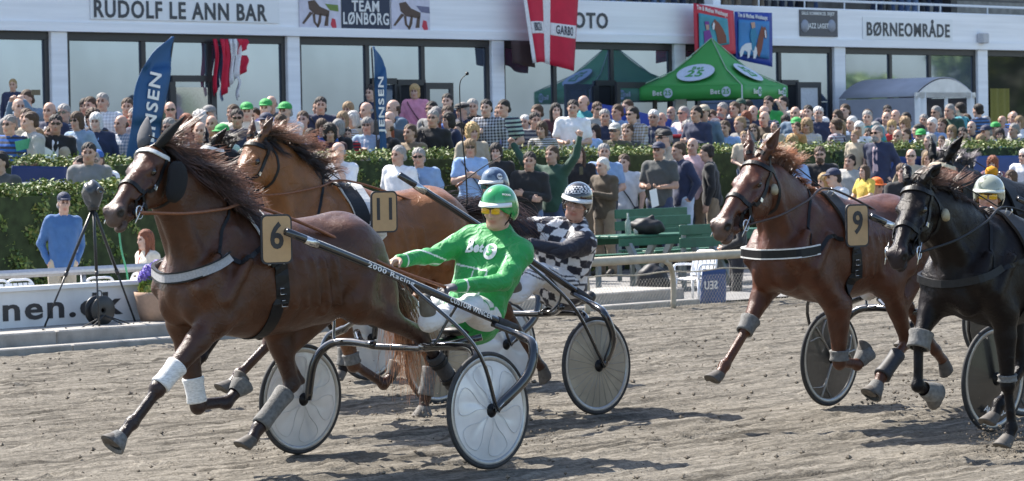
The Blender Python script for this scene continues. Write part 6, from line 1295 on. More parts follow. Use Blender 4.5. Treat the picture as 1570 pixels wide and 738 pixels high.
# ---- blue covered stand, red-edged bins
M_bl2 = cm('cobalt_cover', (.015, .05, .32), rough=.6, noise=.08); c = -36.6
ua, za = UC(950, 164, c); ub, zb = UC(1053, 190, c); o = empty('covered_stand', tuple(BP(ua, c, 1)), 0, 'cobalt blue cover over a sloping stand left of the green tent', 'cover')
mb = MB()
mb.hexa([BP(ua, c, .9), BP(ub, c, .9), BP(ub, c - .9, .9), BP(ua, c - .9, .9), BP(ua, c, za), BP(ub, c, zb), BP(ub, c - .9, zb + .05), BP(ua, c - .9, za + .12)]); mb.build('blue_cover', M_bl2, o)
for k, (a, b_) in enumerate(((1030, 1078), (1086, 1128), (1130, 1176))):
    c = -34.0; u0_, z_ = UC(a, 207, c); u1_ = UC(b_, 207, c)[0]; o = empty('bin', tuple(BP(u0_, c, terz(c))), 0, ('grey bin with red rim left of the arms-crossed man', 'grey bin with red rim between two standing men', 'grey bin with red rim nearest the chestnut horse ears')[k], 'bin', 'grey bins with red rims')
    mb = MB(); bbox(mb, u0_, u1_, c, c - .5, terz(c) + .002, z_ - .05, bev=.03); mb.build('bin_body', cm('bin_grey', (.10, .10, .11), rough=.6), o); mb = MB(); bbox(mb, u0_ - .02, u1_ + .02, c + .02, c - .52, z_ - .048, z_ + .01, bev=.02); mb.build('red_rim', cm('rim_red', (.5, .02, .03), rough=.5), o)
# ---- green picnic tables between rail and hedge
M_tgreen = cm('table_green', (.025, .11, .065), rough=.55, noise=.15, scale=8)
def picnic(px, py, label, L=1.6, c=None):
    P = G(px, py, 0); u, c = P @ TD, P @ ND; o = empty('picnic_table', tuple(BP(u, c, 0)), 0, label, 'table', 'green picnic tables')
    for k in range(4): mb = MB(); bbox(mb, u - L / 2, u + L / 2, c - .32 + k * .17, c - .32 + k * .17 + .15, .70, .735, bev=.006); mb.build('top_plank', M_tgreen, o)
    for s_ in (1, -1):
        for k in (0, 1): mb = MB(); bbox(mb, u - L / 2, u + L / 2, c + s_ * .62 + k * .13 - .12, c + s_ * .62 + k * .13, .42, .455, bev=.006); mb.build('bench_plank', M_tgreen, o)
        mb = MB(); bbox(mb, u - L / 2, u + L / 2, c + s_ * .35, c + s_ * .37, .60, .698); mb.build('apron', M_tgreen, o)
    for e in (-.6, .6):
        for s_ in (1, -1): mb = MB(); mb.hexa([BP(u + e * L / 1.6 - .03, c + s_ * .78, 0), BP(u + e * L / 1.6 + .03, c + s_ * .78, 0), BP(u + e * L / 1.6 + .03, c + s_ * .68, 0), BP(u + e * L / 1.6 - .03, c + s_ * .68, 0), BP(u + e * L / 1.6 - .03, c + s_ * .33, .7), BP(u + e * L / 1.6 + .03, c + s_ * .33, .7), BP(u + e * L / 1.6 + .03, c + s_ * .23, .7), BP(u + e * L / 1.6 - .03, c + s_ * .23, .7)]); mb.build('table_leg', cm('leg_metal', (.2, .22, .22), rough=.5), o)
        mb = MB(); bbox(mb, u + e * L / 1.6 - .028, u + e * L / 1.6 + .028, c - .72, c + .72, .36, .418); mb.build('crossbar', M_tgreen, o)
    return u, c
pt1 = picnic(1008, 410, 'green picnic table with a green hat on it, farthest back', 1.5); pt2 = picnic(985, 443, 'green picnic table with bottle and bags behind the cream rail', 1.7); pt3 = picnic(1100, 432, 'green picnic table partly behind the chestnut horse head', 1.5)
def bench(px0, px1, py, zt, c, label):
    u0_, u1_ = UC(px0, py, c)[0], UC(px1, py, c)[0]; o = empty('park_bench', tuple(BP(u0_, c, 0)), 0, label, 'bench', 'green slatted benches')
    for k in range(3): mb = MB(); bbox(mb, u0_, u1_, c - .02 + k * .13, c + .09 + k * .13, .42, .45, bev=.006); mb.build('seat_slat', M_tgreen, o)
    for k in range(2): mb = MB(); bbox(mb, u0_, u1_, c - .08, c - .05, zt - .13 - k * .17, zt - k * .17, bev=.006); mb.build('back_slat', M_tgreen, o)
    for u in (u0_ + .12, u1_ - .12): mb = MB(); bbox(mb, u - .03, u + .03, c - .12, c - .082, 0, zt - .02); mb.build('bench_leg', cm('leg_metal', (.2, .22, .22), rough=.5), o); mb = MB(); bbox(mb, u - .03, u + .03, c + .28, c + .33, 0, .418); mb.build('bench_leg', cm('leg_metal', (.2, .22, .22), rough=.5), o)
bench(948, 1058, 325, 1.02, -29.0, 'green bench in front of the man holding white papers'); bench(968, 1064, 352, .96, -27.4, 'second green bench, between the far bench and the table'); bench(1048, 1145, 378, .86, -26.3, 'green bench partly behind the muzzle of horse 9'); bench(800, 900, 372, .86, -27.2, 'green bench partly behind the checked driver')
def onpt(px, c, z): u = UC(px, 350, c)[0]; return BP(u, c, z)
M_bot = cm('bottle_glass', (.35, .4, .38), rough=.1, alpha=.6); p = onpt(963, pt2[1] + .1, .737); mb = MB(); mb.lathe([(.001, 0), (.04, .004), (.04, .17), (.015, .22), (.014, .29), (.001, .29)], p, (0, 0, 1), 12); tag(mb.build('bottle', M_bot), 'clear bottle standing on the green picnic table', 'bottle')
for k, px in enumerate((975, 981)): p = onpt(px, pt2[1] + .15 - .1 * k, .737); mb = MB(); mb.lathe([(.001, 0), (.03, .002), (.038, .11), (.034, .11), (.027, .01)], p, (0, 0, 1), 12); tag(mb.build('cup', cm('cup_clear', (.6, .6, .58), rough=.2, alpha=.7)), ('plastic cup right beside the bottle', 'plastic cup second from the bottle')[k], 'cup', 'plastic cups')
S = SDF(); p0 = onpt(985, pt2[1] - .25, .737); 
def bag(p, r, label, m, nm='bag'):
    S = SDF(); S.ell(p + V3(0, 0, r[2]), r, k=.03); S.ell(p + V3(r[0] * .5, .05, r[2] * .6), np.array(r) * .7, k=.08); S.cone(p + V3(-.1, 0, r[2] * 1.6), p + V3(.1, 0, r[2] * 2.1), .02, k=.03); V, Fc = S.mesh(.018, nfun=lambda X: .012 * np.sin(X[..., 0] * 31) * np.sin(X[..., 2] * 27 + X[..., 1] * 20)); o = mesh(nm, V, Fc, m, None, smooth=True, base=tuple(p)); tag(o, label, 'bag', 'bags by the tables'); return o
bag(onpt(990, pt2[1] + .2, .737), (.22, .14, .11), 'black jacket and rucksack heaped on the green table', cm('black_nylon', (.012, .012, .014), rough=.6)); bag(G(1000, 452), (.2, .16, .2), 'black bag under the green table behind the rail', cm('black_nylon', (.012, .012, .014))); bag(G(845, 446) , (.16, .15, .16), 'dark bag on the ground right of the checked driver', cm('black_nylon', (.012, .012, .014)))
S = SDF(); p = onpt(985, pt1[1] + .1, .737); S.ell(p + V3(0, 0, .05), (.10, .10, .09), k=.01); S.ell(p + V3(0, 0, .01), (.15, .15, .015), k=.02); V, Fc = S.mesh(.012); o = mesh('hat', V, Fc, cm('bright_green', (.05, .45, .10), rough=.7), None, smooth=True, base=tuple(p)); tag(o, 'bright green hat lying on the farthest picnic table', 'hat')
# ---- white plastic chairs
def chair(P, rz, label):
    o = empty('plastic_chair', tuple(P), rz, label, 'chair', 'white plastic chairs'); m = M_plas; o.scale = (.72, .72, .66)
    mb = MB(); mb.sheet([[(x, y, .43 - .02 * math.cos(y * 6) - .02 * (x + .2)) for y in np.linspace(-.23, .23, 7)] for x in (.24, 0, -.22)], .02); mb.build('seat', m, o, world=False)
    for k in range(5): y = -.17 + k * .085; mb = MB(); mb.hexa([(-.22, y - .03, .46), (-.20, y - .03, .46), (-.20, y + .03, .46), (-.22, y + .03, .46), (-.33, y - .03, .86), (-.31, y - .03, .86), (-.31, y + .03, .86), (-.33, y + .03, .86)]); mb.build('back_slat', m, o, world=False)
    mb = MB(); mb.tube(catmull([(-.21, -.24, .42), (-.29, -.24, .70), (-.34, -.18, .89), (-.35, 0, .91), (-.34, .18, .89), (-.29, .24, .70), (-.21, .24, .42)], 5), .022, 8); mb.build('back_frame', m, o, world=False)
    for s_ in (1, -1):
        mb = MB(); mb.tube(catmull([(.24, s_ * .25, .40), (.23, s_ * .27, .64), (.05, s_ * .28, .67), (-.25, s_ * .26, .66)], 5), .022, 8); mb.build('armrest', m, o, world=False)
        for x in (.22, -.24): mb = MB(); mb.tube([(x, s_ * .23, .42), (x * 1.2, s_ * .27, 0)], [.028, .02], 8); mb.build('leg', m, o, world=False)
    return o
chair(V3(*BP(UC(1066, 440, -24.5)[0], -24.5, 0)), rad(-130), 'white plastic chair behind the wire netting with a blue cloth'); chair(V3(*BP(UC(48, 430, -26.1)[0], -26.1, 0)), rad(-50), 'white plastic chair left of the man in denim'); chair(V3(*BP(UC(140, 430, -26.1)[0], -26.1, 0)), rad(120), 'white plastic chair with slatted back right of the man in denim'); chair(V3(*BP(UC(175, 430, -26.3)[0], -26.3, 0)), rad(-160), 'white plastic chair nearest the flower pot'); chair(V3(*BP(UC(5, 430, -26.1)[0], -26.1, 0)), rad(-60), 'white plastic chair cut by the left edge')
c = -23.98; o = quad4('banner_cloth', [(1077, 413), (1112, 413), (1110, 466), (1070, 466)], c, cm('cloth_blue', (.03, .07, .20), rough=.8), None, wav=.03, th=.01); tag(o, 'blue cloth lettered back to front hanging over the white chair', 'cloth')
ua, z = UC(1090, 438, c + .04); text('lettering', 'SEU', M_decal, BP(ua, c + .045, z), -TD, ZU, .10, o, bold=.05, width=.24)
# ---- flower pot
p = BP(UC(247, 480, -24.6)[0], -24.62, .186); o = empty('flower_pot', tuple(p), 0, 'beige round flower pot with purple hydrangeas beside the board', 'pot')
mb = MB(); mb.lathe([(.001, .0), (.20, .0), (.235, .12), (.26, .26), (.265, .30), (.245, .30), (.23, .26), (.001, .25)], p, (0, 0, 1), 28); mb.build('pot', cm('terracotta', (.42, .28, .20), rough=.9, noise=.08), o)
r = np.random.RandomState(4); Pn = r.normal(size=(500, 3)); Pn /= np.linalg.norm(Pn, axis=1)[:, None]; leaves('leaves', p + V3(0, 0, .34) + Pn * np.array((.20, .20, .10)), Pn, .045, GC * 1.6, M_leaf, o)
for (dx, dy, dz) in ((-.09, -.07, .50), (.03, -.12, .46), (.10, .0, .52), (-.02, .08, .54), (-.14, .03, .44)):
    Q = r.normal(size=(260, 3)); Q /= np.linalg.norm(Q, axis=1)[:, None]; leaves('flower_head', p + V3(dx, dy, dz) + Q * .085, Q, .018, np.array([(.18, .12, .55), (.28, .20, .66), (.35, .25, .7), (.15, .10, .45)]), M_leaf, o, jit=.3)
# ---- tripod with camera, cable reel, hose
o = empty('tripod_camera', tuple(BP(UC(150, 495, -24.5)[0], -24.5, .186)), 0, 'black covered camera on a tall tripod beside the leading horse', 'camera'); M_trip = cm('tripod_black', (.02, .021, .022), rough=.4)
cT = -24.55; tp = BP(*((lambda q: (q[0], cT, q[1]))(UC(143, 318, cT))))
for px, py, cc in ((68, 491, -24.75), (152, 497, -24.3), (207, 492, -24.7)):
    ft = BP(UC(px, py, cc)[0], cc, .19); mb = MB(); mb.tube([tp, lerp(tp, ft, .55)], .016, 8); mb.tube([lerp(tp, ft, .5), ft], .010, 8); mb.build('tripod_leg', M_trip, o); mb = MB(); mb.tube([lerp(tp, ft, .54), lerp(tp, ft, .58)], .021, 8); mb.build('leg_clamp', M_frame, o)
mb = MB(); mb.lathe([(.001, -.03), (.055, -.03), (.06, .02), (.03, .06), (.001, .06)], tp, (0, 0, 1), 14); mb.build('tripod_head', M_trip, o)
S = SDF(); S.ell(tp + V3(-.01, 0, .16), (.105, .13, .10), k=.02); S.cone(tp + V3(0, 0, .08), tp + V3(.0, 0, .2), .09, .07, k=.04); V, Fc = S.mesh(.01, nfun=lambda X: .006 * np.sin(X[..., 0] * 60 + X[..., 2] * 35)); mesh('camera_cover', V, Fc, cm('glossy_cover', (.05, .055, .06), rough=.25), o, smooth=True)
mb = MB(); mb.lathe([(.001, 0), (.035, 0), (.04, .05), (.03, .055), (.001, .04)], tp + V3(.07, -.10, .17), (.6, -.8, 0), 16); mb.build('lens', M_gblk, o)
p = BP(UC(155, 480, -24.6)[0], -24.62, .33); o = empty('cable_reel', tuple(p), 0, 'black cable reel with loose cables at the tripod foot', 'reel')
for s_ in (1, -1): mb = MB(); mb.lathe([(.03, s_ * .05), (.145, s_ * .05), (.15, s_ * .06), (.145, s_ * .065), (.03, s_ * .06)], p, ND, 30); mb.build('reel_flange', M_trip, o)
mb = MB(); mb.lathe([(.02, -.049), (.10, -.045), (.105, 0), (.10, .045), (.02, .049)], p, ND, 24); mb.build('cable_drum', M_rub, o)
mb = MB(); ring(mb, p + ZU * .17, ND, .03, .006); mb.build('reel_handle', M_trip, o)
for k, (x, dz) in enumerate(((95, 0), (60, .02), (200, .01), (225, 0))):
    e = BP(UC(x, 498, -24.4)[0], -24.35, .195); mb = MB(); mb.tube(catmull([p + ND * .07 - ZU * .05, lerp(p, e, .4) - ZU * .08 + ND * .12, lerp(p, e, .75) + ZU * (.0 - .12) + ND * .1, e], 6), .007, 5); mb.build('cable', M_rub, o)
mb = MB(); A_ = W(181, 330, 31.3); B_ = BP(UC(196, 430, -25.2)[0], -25.2, .6); mb.tube(catmull([A_, lerp(A_, B_, .5) + V3(-.02, 0, 0), B_, BP(UC(200, 440, -25.3)[0], -25.3, 0)], 6), .010, 6); tag(mb.build('green_cord', cm('cord_green', (.04, .28, .14))), 'thin green cord hanging behind the leading horse head', 'cord')
# ---- trees across the track, mirrored in the windows
M_bark = cm('bark', (.08, .06, .045), rough=.95, noise=.3)
def tree(P, hgt, rad_, label, n=2600, seed=1):
    o = empty('tree', tuple(P), 0, label, 'tree', 'trees outside the frame across the track'); P = np.array(P, float); r = np.random.RandomState(seed)
    mb = MB(); mb.tube([P, P + V3(.2, 0, hgt * .4), P + V3(0, .2, hgt * .75)], [.45, .3, .12], 10); mb.build('trunk', M_bark, o)
    cl = [P + V3(*(r.normal(size=2) * rad_ * .45), hgt * (.45 + .45 * r.rand())) for _ in range(16)]
    mb = MB(); [mb.tube([P + V3(0, 0, hgt * .35), lerp(P + V3(0, 0, hgt * .5), c, .6), c], [.16, .1, .04], 6) for c in cl[:8]]; mb.build('limb', M_bark, o).__setitem__('kind', 'stuff')
    Q = r.normal(size=(n, 3)); Q /= np.linalg.norm(Q, axis=1)[:, None]; C_ = np.array(cl)[r.randint(16, size=n)] + Q * (rad_ * .38) * (.5 + .5 * r.rand(n))[:, None]; leaves('crown', C_, Q, .38, GC, M_leaf, o)
for k, (x, y, hh_, rr2) in enumerate(((100, 83, 5.6, 2.4), (104, 92, 8.5, 4), (112, 103, 11, 6), (118, 116, 12, 7), (100, 46.5, 5.2, 1.5), (125, 132, 13, 8))): tree((x, y, 0), hh_, rr2, ['low bushy tree', 'broad tree', 'tallest tree', 'lone tree', 'small tree', 'far round tree'][k] + ' across the track, seen only as a reflection', seed=k + 3)
# ---------------------------------------------------------------- the crowd: a small wardrobe of shared meshes, one figure per person seen
Hh = .0135
POSES = {
 'down': stand(((-.03, .26, 1.14), (.06, .25, .90)), ((-.03, -.26, 1.14), (.05, -.26, .90)), (0, -1, 0), (0, 1, 0), .4),
 'cross': stand(((.05, .26, 1.15), (.20, -.04, 1.20)), ((.05, -.26, 1.15), (.22, .06, 1.14)), (-1, 0, 0), (-1, 0, 0), .5),
 'clasp': stand(((.0, .27, 1.14), (.20, .06, 1.03)), ((.0, -.27, 1.14), (.20, -.06, 1.03)), (0, -1, 0), (0, 1, 0), .8),
 'clap': stand(((.06, .26, 1.17), (.27, .05, 1.24)), ((.06, -.26, 1.17), (.27, -.05, 1.24)), (0, -1, 0), (0, 1, 0), .2),
 'chin': stand(((.10, .20, 1.18), (.13, .07, 1.43)), ((.03, -.26, 1.15), (.20, .04, 1.14)), (-1, 0, .3), (-1, 0, 0), .9),
 'read': stand(((.02, .25, 1.14), (.24, .12, 1.12)), ((.02, -.25, 1.14), (.24, -.10, 1.12)), (0, 0, 1), (0, 0, 1), .5),
 'photo': stand(((.17, .24, 1.38), (.22, .12, 1.60)), ((.17, -.24, 1.38), (.22, -.12, 1.60)), (0, -1, 0), (0, 1, 0), .8),
 'up': stand(((.08, .42, 1.60), (.10, .50, 1.84)), ((.08, -.42, 1.56), (.10, -.56, 1.80)), (1, 0, 0), (1, 0, 0), 1.4),
 'cup': stand(((-.03, .26, 1.14), (.08, .25, .92)), ((.02, -.26, 1.16), (.22, -.10, 1.27)), (0, -1, 0), (0, 1, 0), .8),
 'pocket': stand(((-.10, .28, 1.16), (.0, .20, .95)), ((-.10, -.28, 1.16), (.0, -.20, .95)), (0, -1, 0), (0, 1, 0), .6),
 'sit': stand(((.08, .26, 1.16), (.30, .14, 1.10)), ((.08, -.26, 1.16), (.30, -.14, 1.10)), (0, 0, -1), (0, 0, -1), .5, sit=True),
}
ME = {}
def shared(name, VF, m, vcol=None):
    o = mesh(name, VF[0], VF[1], m, None, smooth=True, vcol=vcol); me = o.data; bpy.data.objects.remove(o); return me
for k_, J_ in POSES.items():
    P_ = person_mesh(J_, h=Hh, sleeve='both'); d_ = {}
    d_['body'] = shared('body', P_['body'], M_skin, P_['body'][2]); d_['long'] = shared('long', P_['long'], M_cloth); d_['short'] = shared('short', P_['short'], M_cloth); d_['collar'] = shared('collar', P_['collar'], M_cloth)
    d_['trousers'] = shared('trousers', P_['trousers'], M_cloth); d_['shoeL'] = shared('shoe', P_['shoeL'], M_shoe); d_['shoeR'] = shared('shoe', P_['shoeR'], M_shoe)
    pel, nk = V3(*J_['pel']), V3(*J_['nk']); S = SDF()
    for q in (1, -1): S.cone(nk + V3(0, q * .10, -.12), pel + V3(0, q * .07, .05), .136, .142, k=.05)
    v_, f_ = S.mesh(Hh, cuts=[((0, .045, 0), (0, 1, 0)), ((0, -.045, 0), (0, -1, 0)), ((pel[0] + .03, 0, 0), (-1, 0, 0)), (nk - V3(0, 0, .02), (0, 0, 1))]); d_['front'] = shared('front', (v_, f_), M_cloth)
    ME[k_] = d_
HC = np.array(POSES['down']['hd'], float)
def hsdf(fn, cuts=(), nf=None, h=.009):
    S = SDF(); fn(S); v, f = S.mesh(h, cuts=cuts, nfun=nf); return shared('hair', (v + HC, f), M_hair)
curl_n = lambda X: .010 * np.sin(X[..., 0] * 75 + 3 * np.sin(X[..., 2] * 40)) * np.sin(X[..., 1] * 70 + X[..., 2] * 60)
strand = lambda X: .004 * np.sin(X[..., 1] * 160 + X[..., 0] * 90 + 6 * X[..., 2])
face = lambda S, z=-.035, x=.085: S.ell((x, 0, z), (.075, .068, .085), k=.015, sub=True)
def _short(S): S.ell((-.02, 0, .045), (.102, .086, .088), k=.01); S.cone((-.06, -.04, -.03), (-.06, .04, -.03), .045, k=.03); face(S, -.03, .09)
def _bald(S): S.ell((-.03, 0, -.005), (.092, .086, .055), k=.01); S.ell((.09, 0, .0), (.10, .075, .13), k=.015, sub=True); S.ell((.0, 0, .09), (.12, .07, .07), k=.02, sub=True)
def _bob(S): S.ell((-.02, 0, .04), (.112, .098, .10), k=.02); S.ell((-.03, 0, -.05), (.10, .10, .09), k=.03); face(S, -.05, .085); 
def _long(S): _short(S); S.ell((-.03, 0, .035), (.105, .095, .095), k=.02); S.cone((-.06, 0, -.03), (-.07, 0, -.22), .085, .07, k=.04); [S.cone((-.01, q * .085, .0), (.02, q * .085, -.20), .03, .03, k=.03) for q in (1, -1)]; face(S, -.05, .09)
def _curly(S): S.ell((-.025, 0, .04), (.125, .115, .115), k=.02); S.ell((-.03, 0, -.05), (.11, .115, .09), k=.03); face(S, -.05, .10)
def _cap(S): S.ell((-.012, 0, .055), (.106, .088, .078), k=.01); S.ell((.10, 0, .042), (.07, .068, .010), k=.012)
def _flat(S): S.ell((.0, 0, .075), (.125, .098, .042), k=.02); S.ell((.09, 0, .050), (.05, .07, .014), k=.012)
def _buck(S): S.ell((-.01, 0, .07), (.098, .088, .072), k=.01); S.ell((-.01, 0, .035), (.15, .14, .016), k=.02)
HAIR = dict(short=hsdf(_short, nf=strand), bald=hsdf(_bald), bob=hsdf(_bob, nf=strand), long=hsdf(_long, nf=strand), curly=hsdf(_curly, nf=curl_n))
HATS = dict(cap=hsdf(_cap, cuts=[((0, 0, .030), (0, 0, -1))]), flat=hsdf(_flat), bucket=hsdf(_buck))
mb = MB()
def _gl(m):
    mb = MB()
    for q in (1, -1): mb.prism([(.028 * math.cos(a), .019 * math.sin(a)) for a in np.linspace(0, 6.283, 12, endpoint=False)], HC + V3(.100, q * .033, .010), (0, 1, 0), (0, 0, 1), .006)
    mb.tube([HC + V3(.103, -.01, .016), HC + V3(.103, .01, .016)], .003, 5)
    for q in (1, -1): mb.tube([HC + V3(.10, q * .06, .016), HC + V3(.0, q * .082, .012)], .003, 5)
    o = mb.build('g', m); me = o.data; bpy.data.objects.remove(o); return me
GL_D, GL_C = _gl(M_gblk), _gl(mat('spectacles', (.04, .04, .04), rough=.1, alpha=.35))
S = SDF(); S.ell((.055, 0, -.085), (.05, .062, .05), k=.02); S.ell((.09, 0, -.045), (.03, .03, .008), k=.01); BEARD = shared('beard', (lambda v, f: (v + HC, f))(*S.mesh(.009, nfun=strand)), M_hair)
def pat_mat(name, kind, sc, f2):
    m = mat(name, objcol=True, rough=.85, noise=.10, scale=14, bump=.35, bscale=26); nt = m.node_tree; b = nt.nodes['Principled BSDF']; lk = b.inputs['Base Color'].links[0].from_socket
    tc = _n(nt, 'ShaderNodeTexCoord'); fac = None
    for ax in (('Z',) if kind == 'stripe' else ('Z', 'Y')):
        wv = _n(nt, 'ShaderNodeTexWave', wave_type='BANDS', bands_direction=ax); wv.inputs['Scale'].default_value = sc; nt.links.new(tc.outputs['Object'], wv.inputs['Vector'])
        r = _n(nt, 'ShaderNodeMapRange'); r.inputs[1].default_value = .45; r.inputs[2].default_value = .55; nt.links.new(wv.outputs[1], r.inputs[0])
        if fac is None: fac = r.outputs[0]
        else: a = _n(nt, 'ShaderNodeMath', operation='AVERAGE' if False else 'ADD'); a.inputs[0].default_value = 0; nt.links.new(fac, a.inputs[0]); nt.links.new(r.outputs[0], a.inputs[1]); h_ = _n(nt, 'ShaderNodeMath', operation='MULTIPLY'); h_.inputs[1].default_value = .5; nt.links.new(a.outputs[0], h_.inputs[0]); fac = h_.outputs[0]
    mx = _n(nt, 'ShaderNodeMix', data_type='RGBA'); nt.links.new(fac, mx.inputs[0]); nt.links.new(lk, mx.inputs[6]); mx.inputs[7].default_value = (*f2, 1); nt.links.new(mx.outputs[2], b.inputs['Base Color']); return m
PATS = [pat_mat('striped_cloth', 'stripe', 9, (.5, .5, .52)), pat_mat('checked_cloth', 'check', 7, (.45, .46, .5)), pat_mat('fine_checked_cloth', 'check', 13, (.05, .06, .10)), pat_mat('dark_striped_cloth', 'stripe', 5, (.03, .035, .06))]
mb = MB(); mb.tube(catmull([(.10, -.13, 1.44), (.135, -.02, 1.28), (.14, .10, 1.12), (.10, .17, .98), (-.03, .19, .95), (-.13, .08, 1.15), (-.11, -.08, 1.38), (-.02, -.14, 1.47), (.10, -.13, 1.44)], 5), .013, 6, flat=.5); _o = mb.build('s', M_blk); ME_STRAP = _o.data; bpy.data.objects.remove(_o)
HCOL = dict(grey=(.25, .24, .23), white=(.62, .60, .57), brown=(.07, .04, .022), dark=(.018, .013, .011), blond=(.42, .28, .12), red=(.20, .06, .025), fair=(.26, .17, .09))
CCOL = {'navy': (.018, .026, .065), 'black': (.013, .013, .015), 'white': (.68, .69, .72), 'light blue': (.24, .37, .60), 'blue': (.02, .10, .36), 'bright blue': (.015, .14, .55), 'denim': (.045, .12, .28), 'pale denim': (.25, .36, .50), 'grey': (.20, .20, .20), 'dark grey': (.06, .065, .065), 'light grey': (.40, .40, .38), 'beige': (.42, .36, .27), 'khaki': (.20, .15, .095), 'olive': (.09, .085, .055), 'brown': (.075, .055, .035), 'tan': (.40, .22, .08), 'red': (.45, .025, .03), 'dark red': (.07, .02, .025), 'pink': (.62, .25, .36), 'pale pink': (.62, .45, .47), 'mauve': (.17, .075, .10), 'teal': (.02, .22, .26), 'green': (.03, .32, .07), 'pale green': (.36, .48, .42), 'lavender': (.34, .33, .58), 'yellow': (.65, .48, .08), 'orange': (.75, .14, .01), 'dark green': (.02, .06, .04), 'grey blue': (.10, .16, .23), 'cream': (.55, .50, .42)}
ROWC = dict(F=-30.3, f=-31.1, G=-27.6, A=-33.1, B=-34.1, C=-35.2, D=-36.5, E=-38.4)
PLACE = {'F': 'standing in front of the long hedge', 'f': 'close against the long hedge', 'G': 'sitting near the track rail', 'A': 'in the first row behind the hedge', 'B': 'in the second row behind the hedge', 'C': 'in the middle of the crowd', 'D': 'towards the back of the crowd', 'E': 'right at the back by the windows'}
